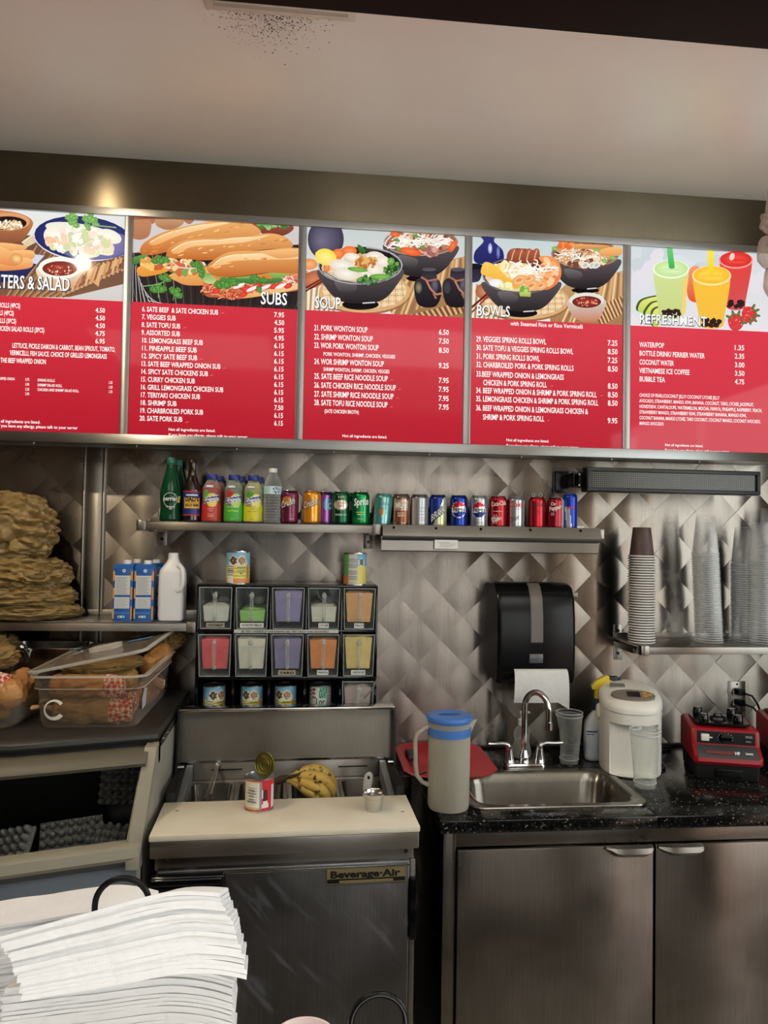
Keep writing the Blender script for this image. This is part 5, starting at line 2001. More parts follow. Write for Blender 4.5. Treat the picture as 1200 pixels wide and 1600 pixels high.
G_ = 'crumpled brown bags on the left shelf'
bag_lump('brown_bag', 'big rolled brown paper bag crumpled on top of the heap on the left shelf', (-1.055, -.135, 1.737), .165, .105, .118, 1, 6, -.12, G_)
bag_lump('brown_bag', 'crumpled brown paper bag in the middle of the heap on the left shelf', (-1.03, -.135, 1.575), .185, .115, .058, 2, 5, -.1, G_)
bag_lump('brown_bag', 'flattened brown paper bag below the middle of the heap', (-1.02, -.14, 1.497), .200, .118, .042, 3, 4, -.1, G_)
bag_lump('brown_bag', 'lowest brown paper bag, lying flat on the left shelf', (-1.00, -.14, 1.447), .205, .115, .030, 4, 4, -.1, G_)
# bundle of bags under the shelf
bag_lump('brown_bag', 'brown paper bag bundle under the left shelf beside the steel pan', (-1.16, -.19, 1.320), .16, .11, .055, 6, 5, 0, None)

# hanging knotted plastic bag, top right
t = thing('knotted_bag', 'knotted clear plastic bag hanging in front of the right end of the sign', 'plastic bag', (1.190, -1.0, 2.78))
off = (1.190, -1.0, 2.78)
sd = V((3, 4, 5))
for nm, c, r, sx, sz, k in (('upper_bulge', (1.213, -1.0, 2.505), .040, 1.0, 1.25, 0), ('lower_bulge', (1.225, -1.0, 2.425), .036, .9, 1.4, 1)):
    MB().ball(c, r, sx, .9, sz, 28, 20, fn=lambda p: p * (1 + .16 * noise.noise(p * 30 + sd) - .10 * abs(noise.noise(p * 70 + sd)))).build(nm, 'filmbag', t, off=off, sharp=40)
mb = MB()
mb.ball((1.205, -1.0, 2.583), .026, .95, .8, 1.1, 24, 16, fn=lambda p: p * (1 + .4 * noise.noise(p * 60 + sd)))
mb.build('knot', 'filmbag', t, off=off, sharp=40)
mb = MB()
mb.tube([(1.208, -1.0, 2.60), (1.214, -1.0, 2.70), (1.218, -1.0, 2.85), (1.22, -1.0, 3.069)], .010, 10, rs=[.014, .008, .005, .004])
mb.build('twisted_neck', 'filmbag', t, off=off, sharp=60)

# ================================================================== POWDER BIN RACK
RX0, RX1, RY0, RY1 = -.382, .236, -.250, -.012
CW = (RX1 - RX0) / 5
rowz = [(1.395, 1.547), (1.232, 1.386), (1.082, 1.224)]
off = ((RX0 + RX1) / 2, -.13, 1.076)
t = thing('bin_rack', 'black compartment rack holding clear bins of coloured powder and tins', 'rack', off)
mb = MB()
mb.box(RX0 - .004, RX1 + .004, RY0 - .004, RY1, 1.543, 1.550, .002).box(RX0 - .004, RX1 + .004, RY0, RY1, 1.074, 1.082, .002).box(RX0, RX1, RY1 - .006, RY1, 1.078, 1.546)
mb.build('cabinet_shell', 'gloss_black', t, off=off)
for k in range(6):
    x = RX0 + k * CW
    MB().box(x - .004, x + .004, RY0, RY1 - .004, 1.078, 1.546, .001).build('upright_divider', 'gloss_black', t, off=off)
for z in (1.390, 1.228):
    MB().box(RX0, RX1, RY0 - .002, RY1 - .004, z - .0045, z + .0045, .001).build('shelf_board', 'gloss_black', t, off=off)
mb = MB()
mb.box(RX0 + .125, RX0 + .485, RY0 - .0050, RY0 - .0032, 1.3835, 1.3955, .0005)
strip = mb.build('warning_strip', surf('clear_tape_label', (196, 196, 192), .4), t, off=off)
strip['label'] = 'long pale label strip with a black warning'
mb = MB()
mb.text('BE VERY CAREFULLY CONTAINERS ARE VERY HEAVY AND BREAKABLE', TXZ(RX0 + .15, RY0 - .0054, 1.3862) @ Matrix.Diagonal((.0088, .0088, 1, 1)), 1, .30 / .0088, bold=.02)
mb.build('lettering', 'ink', strip, off=V(off), sharp=None, normals=False)


def bin_(label, k, row, colr, fill, tag_text=None, tagw=.06, scoop=False, hand=False, seed=0):
    x = RX0 + (k + .5) * CW
    z0, z1 = rowz[row]
    z0 += .0035
    h = z1 - z0 - .006
    t = thing('powder_bin', label, 'bin', (x, RY0, z0), 0, 'clear bins of bubble tea powder')
    wt, wb = .0545, .051        # half widths
    D = .20
    # walls: open-topped tray with a sloping front, each wall with its own thickness
    mb = MB()
    th = .003
    fy0, fy1 = -.004, -.020     # front face leans out towards the top
    outer = lambda z, s=0: [(-(wb + (wt - wb) * z / h) + s, fy0 + (fy1 - fy0) * z / h + s, z), ((wb + (wt - wb) * z / h) - s, fy0 + (fy1 - fy0) * z / h + s, z), ((wb + (wt - wb) * z / h) - s, D - s, z), (-(wb + (wt - wb) * z / h) + s, D - s, z)]
    mb.loft([outer(0), outer(h), outer(h, th), [(p[0], p[1], th) for p in outer(th, th)]])
    mb.build('bin_wall', 'bin', t)
    # bright polished edges of the front panel
    mb = MB()
    for a, b in ((outer(0)[0], outer(h)[0]), (outer(0)[1], outer(h)[1]), (outer(h)[0], outer(h)[1]), (outer(0)[0], outer(0)[1])):
        mb.cyl(V(a) + V((0, -.001, 0)), V(b) + V((0, -.001, 0)), .0016, 8)
    mb.build('polished_edge', surf('acrylic_edge', (150, 156, 152), .25, var=.1), t)
    # powder
    if fill:
        mb = MB()
        H0, H1 = h * .17, h * (.17 + .80 * fill)
        xb, xt = .040, .040 + .008 * fill
        rr = random.Random(seed + k * 7 + row)
        n = 14
        top = []
        lo = [[(-xb, .005, H0), (xb, .005, H0), (xb, D - .01, H0), (-xb, D - .01, H0)]]
        mb.loft([lo[0], [(-xt, .002, H1 - .006), (xt, .002, H1 - .006), (xt, D - .01, H1 - .006), (-xt, D - .01, H1 - .006)]], True, False)
        g = []
        for i in range(n + 1):
            row_ = []
            for j in range(n + 1):
                px_, py_ = -xt + 2 * xt * i / n, .002 + (D - .012) * j / n
                e = min(i, j, n - i, n - j)
                zz = H1 - .006 + (0 if e == 0 else .006 * noise.noise(V((px_ * 30, py_ * 30, seed + k + row * 5))) + .003 * min(e, 2))
                row_.append(mb.bm.verts.new((px_, py_, zz)))
            g.append(row_)
        for i in range(n):
            for j in range(n):
                mb.face([g[i][j], g[i + 1][j], g[i + 1][j + 1], g[i][j + 1]])
        colr = tuple(min(246, int(v * 1.14 + 8)) for v in colr)
        mb.build('powder', surf('powder_%d_%d' % (row, k), colr, .95, var=.06, nscale=60, bump=.25, bscale=220), t)
    # clear loop handle on the front
    mb = MB()
    yy = lambda z: fy0 + (fy1 - fy0) * z / h
    hz0, hz1 = h * .20, h * .86
    mb.tube([(0, yy(hz0) + .002, hz0), (0, yy(hz0) - .016, hz0 + .002), (0, yy(hz0) - .021, hz0 + .012), (0, yy(hz1) - .021, hz1 - .014), (0, yy(hz1) - .014, hz1 - .001), (0, yy(hz1) + .002, hz1)], .0062, 12)
    mb.build('handle', handle_m, t, sharp=80)
    mb = MB()
    mb.ball((0, yy(hz1) - .018, hz1 - .006), .0090, 1, .8, 1, 14, 10)
    mb.ball((0, yy(hz0) - .018, hz0 + .006), .0075, 1, .8, .9, 14, 10)
    mb.build('handle_end', 'bin_end' if False else handle_e, t)
    if tag_text:
        z_ = .004
        y_ = yy(.010) - .0022
        mb = MB()
        mb.box(-tagw / 2, tagw / 2, y_, y_ + .001, z_, z_ + .0165)
        lb = mb.build('name_label', surf('label_%d_%d' % (row, k), (222, 222, 216) if not hand else (170, 160, 140), .6, var=.1), t)
        mb = MB()
        if hand:
            mb.text(tag_text, TXZ(-tagw * .42, y_ - .0004, z_ + .004) @ Matrix.Diagonal((.011, .011, 1, 1)), 1, tagw * .84 / .011, bold=.05)
        else:
            mb.text(tag_text, TXZ(-tagw * .43, y_ - .0004, z_ + .0048) @ Matrix.Diagonal((.0105, .0105, 1, 1)), 1, tagw * .86 / .0105, bold=.02)
        mb.build('lettering', 'ink', lb, sharp=None, normals=False)
    if scoop:
        mb = MB()
        mb.ball((.018, .05, h * .66), .020, 1, .7, .8, 18, 12)
        mb.tube([(.0, .05, h * .62), (-.02, .045, h * .78), (-.024, .04, h * .93)], .003, 8)
        mb.build('scoop', scoop_m, t, sharp=60)
    return t


handle_m = clear('clear_handle', (246, 248, 247), .10, .8, .05, (214, 218, 216))
handle_e = clear('clear_knob', (240, 242, 241), .30, .85, .06, (206, 208, 205))
scoop_m = clear('frosted_scoop', (214, 216, 212), .5, .8, .2, (150, 152, 148))
top_ = [('white powder bin at the top left of the rack with a handwritten tag', (206, 204, 196), .52, 'COCONUT', .062, True, True),
        ('green powder bin in the top row, nearly empty, labelled HONEYDEW MELON', (150, 196, 112), .38, 'HONEYDEW MELON', .080, True, False),
        ('lavender powder bin in the middle of the top row, filled high', (136, 128, 168), .98, None, 0, False, False),
        ('white powder bin in the top row labelled LYCHEE', (206, 202, 190), .52, 'LYCHEE', .036, True, False),
        ('peach coloured powder bin at the top right, labelled PEACH', (214, 158, 112), .94, 'PEACH', .034, False, False)]
mid_ = [('pinkish red powder bin at the left end of the middle row', (208, 84, 92), .92, None, 0, False, False),
        ('white powder bin in the middle row between red and lavender', (206, 200, 186), .94, None, 0, False, False),
        ('lavender powder bin in the middle row with a dark tag', (128, 118, 152), .94, 'TARO', .060, False, True),
        ('orange powder bin in the middle row labelled PAPAYA', (226, 132, 74), .90, 'PAPAYA', .040, False, False),
        ('pale yellow powder bin at the right end of the middle row', (212, 184, 118), .98, 'CANTALOPE', .050, False, False)]
for r_, lst in ((0, top_), (1, mid_)):
    for k, (lb, colr, fl, tx, tw, sc, hd) in enumerate(lst):
        bin_(lb, k, r_, colr, fl, tx, tw, sc, hd, seed=k)
b5 = bin_('greyish pink powder bin at the bottom right of the rack', 4, 2, (172, 154, 150), .86, None, 0, False, False, seed=3)
# drinking straw spoon sticking out beside it
t = thing('plastic_spoon', 'clear plastic spoon handle sticking out at the right of the bottom row', 'spoon', (.205, -.29, 1.235))
MB().tube([(.195, -.290, 1.165), (.222, -.300, 1.200), (.243, -.305, 1.245)], .0035, 8).build('spoon_handle', scoop_m, t, off=(.205, -.29, 1.235))


def tin(label, loc, rz, look, r=.041, h=.114, words=()):
    t = thing('food_tin', label, 'tin', loc, rz, 'tins of sweetened milk and coconut milk')
    mb = MB()
    skin(mb, lambda z: r, .004, h - .004, look, 40, 64)
    mb.build('paper_label', 'attr', t, sharp=None, normals=False)
    mb = MB()
    mb.lathe([(r - .001, 0), (r + .0012, .0008), (r + .0012, .003), (r, .0045), (r - .0008, .006), (r - .0008, h - .006), (r, h - .0045), (r + .0012, h - .003), (r + .0012, h - .0006), (r - .001, h), (r - .003, h - .004), (.001, h - .004)], seg=40)
    mb.build('tin_can', 'silver', t)
    if words:
        mb = MB()
        for c, b_, z_, h_, w_, th in words:
            mb.col(c)
            cyl_text(mb, b_, r, z_, h_, w_, rad(th), .6, .01, 0, .0006)
        mb.build('lettering', 'attr', t, sharp=None, normals=False)
    return t


def milk_look(shift):
    def f(a, v):
        a = a - shift
        for cx, c in ((-24, (86, 66, 40)), (20, (150, 90, 76))):
            d = sqrt(((a - cx) / 23) ** 2 + ((v - .74) / .16) ** 2)
            if d < 1:
                if d > .84:
                    return (232, 232, 228)
                return (214, 190, 110) if sin(a * .55 + cx) * sin(v * 46) > .35 else ((190, 170, 156) if sin(a * .3) * cos(v * 30) > .5 else c)
        if v > .58:
            return (132, 186, 210) if v > .72 or abs(a) > 50 else (200, 220, 226)
        if -60 < a < -20:
            if v < .24:
                return (226, 226, 222) if not (-52 < a < -30 and .04 < v < .2 and int(a * 1.1) % 2) else (50, 50, 50)
            return (216, 214, 190) if sin(v * 90) > -.2 else (110, 110, 96)
        if v < .16:
            return (226, 150, 84)
        if 44 < a < 62:
            return (196, 140, 70)
        return (232, 220, 110) if sin(v * 100) > -.6 else (150, 150, 90)
    return f


MW = [((60, 66, 60), 'SWEETENED', .058, .006, .030, 18), ((60, 66, 60), 'CONDENSED', .048, .006, .030, 18), ((70, 76, 60), 'MILK', .038, .006, .014, 18)]


def back_look(a, v):
    if -34 < a < 14:
        if v > .90 or v < .12:
            return (196, 190, 176)
        return (196, 198, 196) if sin(v * 110) > -.5 else (120, 122, 120)
    if a >= 14:
        d = sqrt(((a - 34) / 17) ** 2 + ((v - .73) / .14) ** 2)
        if d < 1:
            return (232, 232, 226) if d > .8 else (120, 90, 60)
        return (110, 176, 210) if v > .6 else (222, 210, 110)
    return (90, 150, 90) if v > .3 else (190, 110, 60)


tin('milk tin with two round pictures standing on top of the rack, left of two', (-.253, -.205, 1.5505), face_rz(-.253), milk_look(0), words=MW)
tin('tin turned to its grey list of ingredients, standing on top of the rack at right', (.160, -.205, 1.5505), face_rz(.160), back_look)
for k, dx, rot, lb in ((0, -.006, 26, 'milk tin turned to the right in the bottom left compartment of the rack'), (1, 0, -2, 'milk tin facing front in the second bottom compartment'), (2, -.006, -8, 'milk tin in the middle bottom compartment')):
    tin(lb, (RX0 + (k + .5) * CW + dx, -.195, 1.0825), rad(rot), milk_look(0), r=.0385, words=MW)


def coco_look(a, v):
    if a < -30 and v > .6:
        return (150, 40, 40) if sin(a) * sin(v * 50) > .2 else (210, 214, 210)
    if -14 < a < 26 and v > .62:
        return (40, 130, 70) if sin(a * .5 + v * 16) > -.2 else (150, 200, 210)
    if v < .28 and -50 < a < 0:
        return (116, 44, 40) if .08 < v < .22 else (214, 204, 120)
    if a > 30:
        return (176, 178, 176) if sin(v * 90) > -.5 else (120, 120, 116)
    return (206, 216, 206) if v > .45 else (226, 220, 150)


tin('coconut milk tin with palm leaves and dark script in the fourth bottom compartment', (RX0 + 3.5 * CW - .006, -.195, 1.0825), rad(4), coco_look, r=.0385, words=[((40, 50, 44), 'Lor', .060, .022, .032, -4)])

# ================================================================== SANDWICH PREP FRIDGE
M['liddark'] = brushed('dull_lid_steel', (128, 122, 112), .36, (60, 60, 1.2), .08, .03, .05, .15)
FO = V((-.046, -.812, 0))
FR = rad(1.9)
fr = thing('prep_fridge', 'stainless sandwich prep fridge with its lid up and a cream cutting board in front', 'fridge', FO, FR)
hw = .360
mb = MB()
mb.box(-hw + .012, hw - .012, .045, .70, .06, .835, .004)          # body below
mb.build('body', 'door', fr)
mb = MB()
mb.box(-hw, hw, 0, .245, .868, .9135, .004)                         # apron under the board
mb.build('front_apron', 'steel', fr)
mb = MB()
mb.box(-hw + .010, hw - .010, .030, .06, .826, .870, .002)
mb.build('upper_band', 'steel', fr)
for x in (-hw + .036, hw - .032):
    MB().cyl((x, .031, .852), (x, .025, .852), .0055, 12).build('screw', 'polished', fr)
mb = MB()
mb.box(-hw - .002, hw + .002, -.002, .240, .9135, .9300, .003)
bd = mb.build('cutting_board', 'board', fr)
bd['label'] = 'cream plastic cutting board with faint stains'
mb = MB()
for x, y in ((-.315, .17), (.33, .105), (-.12, .19)):
    mb.ball((x, y, .9302), .004, 1.6, .8, .12, 10, 6)
mb.build('stain', surf('dark_stain', (110, 90, 60), .8), bd)
# door
mb = MB()
mb.box(-hw + .018, hw - .022, .012, .044, .10, .832, .006, 3)
dr = mb.build('door', 'door', fr)
MB().box(-hw + .018, hw - .024, .0105, .016, .8175, .8225, .001).build('trim_line', 'polished', dr)
mb = MB()
mb.box(-hw + .006, -hw + .195, -.012, .016, .784, .826, .006, 3)
mb.box(-hw + .006, -hw + .19, -.018, .0, .802, .822, .005, 3)
mb.build('door_handle', 'gloss_black', dr)
bx0, bx1, bz0, bz1 = .106, .326, .777, .822
mb = MB()
mb.box(bx0, bx1, .0075, .012, bz0, bz1, .0008)
bg = mb.build('badge', surf('badge_black', (22, 20, 18), .35), dr)
mb = MB()
for a, b, c, d in ((bx0 + .003, bx1 - .003, bz1 - .030, bz1 - .004), (bx0 + .036, bx1 - .036, bz0 + .004, bz0 + .0105)):
    mb.box(a, b, .0066, .0076, c, d)
for a, b, c, d in ((bx0 + .001, bx1 - .001, bz1 - .003, bz1 - .0015), (bx0 + .001, bx1 - .001, bz0 + .0015, bz0 + .003), (bx0 + .001, bx0 + .0025, bz0 + .002, bz1 - .002), (bx1 - .0025, bx1 - .001, bz0 + .002, bz1 - .002)):
    mb.box(a, b, .0066, .0076, c, d)
mb.build('gold_panel', surf('badge_gold', (176, 160, 116), .35, .5), bg)
mb = MB()
mb.text('Beverage\u00b7Air', TXZ(bx0 + .010, .0060, bz1 - .0265) @ Matrix.Diagonal((.026, .026, 1, 1)), 1, .193 / .026, bold=.045)
mb.build('lettering', 'ink', bg, sharp=None, normals=False)
mb = MB()
mb.box(hw - .022, hw - .006, .020, .05, .10, .832, .003)
mb.build('hinge_post', 'steelv', fr)
for z in (.70, .62, .18):
    MB().box(hw - .022, hw - .004, .002, .034, z, z + .085, .003).build('hinge', 'black', fr)
# pan well behind the board
mb = MB()
mb.box(-hw + .002, -hw + .030, .24, .532, .80, .958, .003)
mb.build('side_cheek', 'black_matt', fr)
MB().box(hw - .030, hw - .002, .24, .532, .80, .958, .003).build('side_cheek', 'black_matt', fr)
LINER = surf('pale_liner', (150, 152, 154), .35, .6)
for s in (-1, 1):
    MB().prism([(.243, .80), (.243, .918), (.486, .962), (.486, .80)], s * (hw - .040) - .010, s * (hw - .040) + .010, 'x').build('well_side', LINER, fr)
mb = MB()
mb.box(-hw + .04, hw - .04, .490, .505, .80, .968, .002)
mb.build('well_back', 'steel', fr)
MB().box(-hw + .04, hw - .04, .245, .49, .795, .80).build('well_floor', 'void', fr)
mb = MB()
mb.box(-hw + .04, hw - .04, .243, .262, .868, .905, .002).box(-hw + .04, hw - .04, .468, .49, .868, .912, .002)
for x in (-.165, .0, .165):
    mb.box(x - .006, x + .006, .262, .470, .868, .904, .002)
mb.build('pan_rail', 'steel', fr)
mb = MB()
for x in (-.20, .22):
    mb.box(x - .05, x + .05, .4875, .4895, .940, .944)
mb.build('drain_slot', 'void', fr)
# rear hood that the lid hinges on
mb = MB()
mb.box(-hw + .004, hw - .004, .535, .78, .80, 1.074, .006)
mb.build('rear_hood', 'steelv', fr)
# raised lid
mb = MB()
mb.prism([(.490, .968), (.498, .968), (.512, 1.142), (.504, 1.144)], -hw + .004, hw - .006, 'x')
ld = mb.build('lid', 'liddark', fr)
mb = MB()
mb.box(-hw + .002, hw - .004, .462, .516, 1.138, 1.149, .003)
mb.build('lid_top_edge', 'polished', ld)
for s in (-1, 1):
    x = s * (hw - .004)
    mb = MB()
    mb.prism([(.430, .957), (.448, .949), (.500, .960), (.514, 1.142), (.464, 1.144)], x - .0035, x + .0035, 'x')
    mb.build('lid_flange', surf('dark_lid_edge', (36, 36, 38), .35, .7), ld)
    MB().cyl((x - s * .022, .448, .966), (x + s * .004, .448, .966), .007, 12).build('lid_pivot', 'polished', ld)
MB().box(-hw + .03, hw - .03, .488, .4925, .966, .974).build('lid_lower_edge', 'polished', ld)


def fridge_pt(x, y, z):
    return V((FO.x + x * cos(FR) - y * sin(FR), FO.y + x * sin(FR) + y * cos(FR), z))


def pan(label, cx, w_, fill=None):
    o = fridge_pt(cx, .366, .803)
    t = thing('insert_pan', label, 'pan', o, FR, 'steel insert pans in the prep fridge')
    mb = MB()
    a, b = w_ / 2, .100
    lo = [ring(rrect(-a - .006, a + .006, -b - .004, b + .004, .012, 4), .105), ring(rrect(-a + .004, a - .004, -b + .006, b - .006, .02, 4), .103), ring(rrect(-a + .010, a - .010, -b + .012, b - .012, .022, 4), .03), ring(rrect(-a + .016, a - .016, -b + .018, b - .018, .02, 4), .004)]
    mb.loft(lo, False, True)
    mb.loft([ring(rrect(-a - .006, a + .006, -b - .004, b + .004, .012, 4), .1055), ring(rrect(-a - .006, a + .006, -b - .004, b + .004, .012, 4), .102), ring(rrect(-a - .001, a + .001, -b, b, .02, 4), .100), ring(rrect(-a + .006, a - .006, -b + .010, b - .010, .022, 4), .028), ring(rrect(-a + .013, a - .013, -b + .016, b - .016, .02, 4), .0)], False, True)
    mb.build('pan_shell', 'sink', t)
    return t


pan('steel insert pan at the left end of the prep fridge well, holding tongs', -.243, .138)
pan('steel insert pan behind the opened tin can', -.083, .148)
pan('steel insert pan under the ripe bananas', .083, .148)
pan('steel insert pan at the right end of the well, holding a scoop', .243, .138)
# tongs and scoop
p0, p1 = U(341, 1193, -.33), U(329, 1243, -.55)
t = thing('tongs', 'thin steel tongs arm standing up in the left insert pan', 'tongs', (p1.x, p1.y, .83))
off = (p1.x, p1.y, .83)
MB().tube([p0, (p0 + p1) / 2 + V((.003, -.02, .004)), p1 + V((0, 0, .004)), V((p1.x - .01, p1.y + .02, .83))], .0036, 8, flat=.5).build('tong_arm', 'polished', t, off=off)
MB().tube([p0 + V((-.004, 0, .002)), (p0 + p1) / 2 + V((-.008, .01, 0)), p1 + V((-.018, .01, -.012)), V((p1.x - .035, p1.y + .05, .83))], .0032, 8, flat=.5).build('tong_arm', 'polished', t, off=off)
t = thing('scoop', 'grey scoop handle with a hang hole, standing in the right insert pan', 'scoop', (.21, -.50, .83))
off = (.21, -.50, .83)
a, b = U(577, 1206, -.50), U(571, 1250, -.52)
mb = MB()
d = (a - b).normalized()
sd_ = V((1, 0, 0))
mb2 = []
for u, w_ in ((0, .010), (.35, .0125), (.7, .0145), (.88, .0135), (.97, .008), (1.0, .002)):
    c = b + (a - b) * u
    mb2.append([c + sd_ * (w_ * cos(q)) + V((0, -1, .2)) * (.004 * sin(q)) for q in [2 * pi * k / 16 for k in range(16)]])
mb.loft(mb2)
mb.build('handle', surf('grey_scoop_handle', (176, 174, 168), .35, .1), t, off=off)
mb = MB()
c = b + (a - b) * .80 + V((0, -.0045, .001))
mb.loft([[c + V((.0042 * cos(q), 0, .0062 * sin(q))) for q in [2 * pi * k / 14 for k in range(14)]], [c + V((.0042 * cos(q), -.0008, .0062 * sin(q))) for q in [2 * pi * k / 14 for k in range(14)]]])
mb.build('hang_hole', 'void', t, off=off)
mb = MB()
mb.ball((.205, -.475, .86), .032, 1, 1, .8, 18, 12)
mb.build('scoop_bowl', 'polished', t, off=off)

# bananas: one hand, several fruits on a common crown
bo = fridge_pt(.075, .37, .88)
t = thing('banana_bunch', 'small hand of ripe yellow bananas with black stems, in the third insert pan', 'bananas', bo, FR)
BAN = surf('ripe_banana_skin', (190, 158, 74), .5, var=.1, nscale=20, bump=.05)
nt = BAN.node_tree
pb = [n_ for n_ in nt.nodes if n_.type == 'BSDF_PRINCIPLED'][0]
src = pb.inputs['Base Color'].links[0].from_socket
nz = nt.nodes.new('ShaderNodeTexNoise')
nz.inputs['Scale'].default_value = 34
nz.inputs['Detail'].default_value = 4
rp = nt.nodes.new('ShaderNodeValToRGB')
rp.color_ramp.elements[0].position = .54
rp.color_ramp.elements[1].position = .60
mx = nt.nodes.new('ShaderNodeMix')
mx.data_type = 'RGBA'
tcn = nt.nodes.new('ShaderNodeTexCoord')
nt.links.new(tcn.outputs['Object'], nz.inputs['Vector'])
nt.links.new(nz.outputs[0], rp.inputs[0])
nt.links.new(rp.outputs[0], mx.inputs[0])
nt.links.new(src, mx.inputs[6])
mx.inputs[7].default_value = rgb((64, 42, 22))
nt.links.new(mx.outputs[2], pb.inputs['Base Color'])
crown = V((-.085, -.03, .072))
for k, (dy, dz, sw) in enumerate(((-.050, -.030, -.020), (-.030, -.006, .0), (.002, .006, .004), (.030, .0, -.004), (-.045, -.048, -.045))):
    pts, rs = [], []
    for i in range(13):
        u = i / 12
        x = crown.x + .155 * sin(u * 1.75) + sw * u
        z = crown.z + .040 * sin(min(1, u * 1.6) * pi * .62) - .105 * u * u + dz * min(1, u * 3)
        y = crown.y + dy * min(1, u * 2.2) + .02 * u * u
        pts.append((x, y, z))
        rs.append(.0065 + .0125 * (sin(min(1, max(0, (u - .1) / .75)) * pi) ** .6 if .1 < u < .85 else 0) if u < .97 else .004)
    MB().tube(pts, .01, 10, rs=rs).build('banana', BAN, t, sharp=60)
mb = MB()
mb.tube([crown + V((-.028, -.004, -.004)), crown + V((-.010, 0, .002)), crown + V((.012, 0, .006))], .009, 10, rs=[.010, .013, .010])
mb.tube([crown + V((.012, -.012, .012)), crown + V((.045, -.018, .022)), crown + V((.065, -.010, .030))], .004, 8, rs=[.006, .0045, .004])
mb.build('dark_stem', surf('banana_stem', (48, 32, 20), .7, var=.3), t)

# opened tin on the board
tl = UZ(404, 1266, .930)
t = thing('opened_tin', 'red and white opened tin with its lid bent up, on the cutting board', 'tin', (tl.x, tl.y + .02, .930), rad(4))
r, h = .0408, .094


def jelly_look(a, v):
    if v < .05 or v > .95:
        return (190, 60, 70)
    if a < 12 and a > -80:
        if a > 2:
            return (150, 150, 160)
        if v > .90 or v < .12:
            return (214, 190, 120)
        if abs(sin(v * 34)) < .5 and -52 < a < -10 and .2 < v < .75:
            return (150, 140, 110)
        return (232, 230, 214)
    if 6 < a < 38:
        x, z = (a - 24) / 12, (v - .40)
        if abs(x) < 1.1 - .3 * (z < 0) and -.18 < z < .28:
            return (70, 24, 34) if z > -.08 and abs(x) < .85 else (236, 226, 226)
        if abs(x) < 1.2 and -.30 < z <= -.18:
            return (236, 226, 226)
    if a > 54:
        return (226, 224, 220) if v < .8 else (200, 40, 56)
    return (204, 36, 54)


mb = MB()
skin(mb, lambda z: r, .004, h - .003, jelly_look, 44, 72)
mb.build('paper_label', 'attr', t, sharp=None, normals=False)
mb = MB()
mb.lathe([(r - .001, 0), (r + .001, .001), (r + .001, .003), (r - .001, .0045), (r - .001, h - .004), (r + .001, h - .003), (r + .0012, h - .0005), (r - .0005, h), (r - .0015, h - .003), (r - .002, .02), (.001, .02)], seg=44)
mb.build('tin_can', 'silver', t)
lc = V((.013, .012, h + .026))
nrm = V((-.40, -.75, .10)).normalized()
u_ = nrm.cross(V((0, 0, 1))).normalized()
v_ = u_.cross(nrm)
rl = .0375
mb = MB()
lo = []
for q, dn in ((.98, -.0006), (1.0, .0004), (.93, .0014), (.90, -.0002), (.72, .0), (.70, .001), (.66, 0), (.45, .0), (.43, .0008), (.4, 0), (.02, 0)):
    lo.append([lc + u_ * (rl * q * cos(a)) * .86 + v_ * (rl * q * sin(a)) + nrm * dn for a in [2 * pi * k / 36 for k in range(36)]])
mb.loft(lo)
lo = [[p - nrm * .0012 for p in l_] for l_ in (lo[0], lo[-1])]
mb.loft(lo)
mb.build('bent_lid', surf('gold_lacquer_lid', (150, 138, 70), .3, .85, var=.1), t)
mb = MB()
for i, (b_, z_, w_) in enumerate((('SWEETENED', .062, .022), ('GRASS JELLY', .054, .03), ('DRINK', .046, .016), ('NET WT', .036, .014), ('DESSERT TOPPING', .030, .03))):
    cyl_text(mb, b_, r, z_, .0045, w_, rad(-34), .6, .02, 0, .0006)
mb.build('lettering', 'ink', t, sharp=None, normals=False)

tl = UZ(585, 1270, .930)
t = thing('sauce_ramekin', 'small steel sauce cup of dark sauce on the cutting board', 'cup', (tl.x, tl.y + .022, .930))
mb = MB()
mb.lathe([(.001, .0015), (.022, .0), (.0235, .002), (.0298, .048), (.0325, .0495), (.0328, .051), (.031, .052), (.0292, .050), (.0275, .030), (.026, .0285)], seg=40, cap1=False)
mb.build('cup_shell', 'polished', t)
MB().lathe([(.0288, .038), (.001, .0385)], seg=32).build('dark_sauce', surf('dark_sauce', (46, 26, 16), .15), t)

# ================================================================== COUNTER WITH SINK
GR = bpy.data.materials.new('speckled_black_granite')
gt = NT(GR)
gp = gt.n('ShaderNodeBsdfPrincipled')
gt.l(gp.outputs[0], gt.out.inputs[0])
gc = gt.n('ShaderNodeTexCoord')
vo = gt.n('ShaderNodeTexVoronoi')
vo.inputs['Scale'].default_value = 210
vo.inputs['Randomness'].default_value = 1
gt.l(gc.outputs['Object'], vo.inputs['Vector'])
sp = gt.n('ShaderNodeSeparateColor')
gt.l(vo.outputs['Color'], sp.inputs[0])
th_ = gt.n('ShaderNodeValToRGB')
el = th_.color_ramp.elements
el[0].position = 0.0
el[0].color = rgb((13, 13, 13))
el[1].position = .70
el[1].color = rgb((22, 23, 22))
for p_, c_ in ((.84, (34, 36, 33)), (.955, (54, 56, 52)), (.986, (140, 138, 128))):
    e_ = el.new(p_)
    e_.color = rgb(c_)
gt.l(sp.outputs[0], th_.inputs[0])
nn = gt.n('ShaderNodeTexNoise')
nn.inputs['Scale'].default_value = 40
nn.inputs['Detail'].default_value = 6
gt.l(gc.outputs['Object'], nn.inputs['Vector'])
m2 = gt.n('ShaderNodeMix', data_type='RGBA', blend_type='MULTIPLY')
m2.inputs[0].default_value = .6
gt.l(th_.outputs[0], m2.inputs[6])
gt.l(nn.outputs[0], m2.inputs[7])
gt.l(m2.outputs[2], gp.inputs['Base Color'])
gp.inputs['Roughness'].default_value = .14
M['granite'] = GR

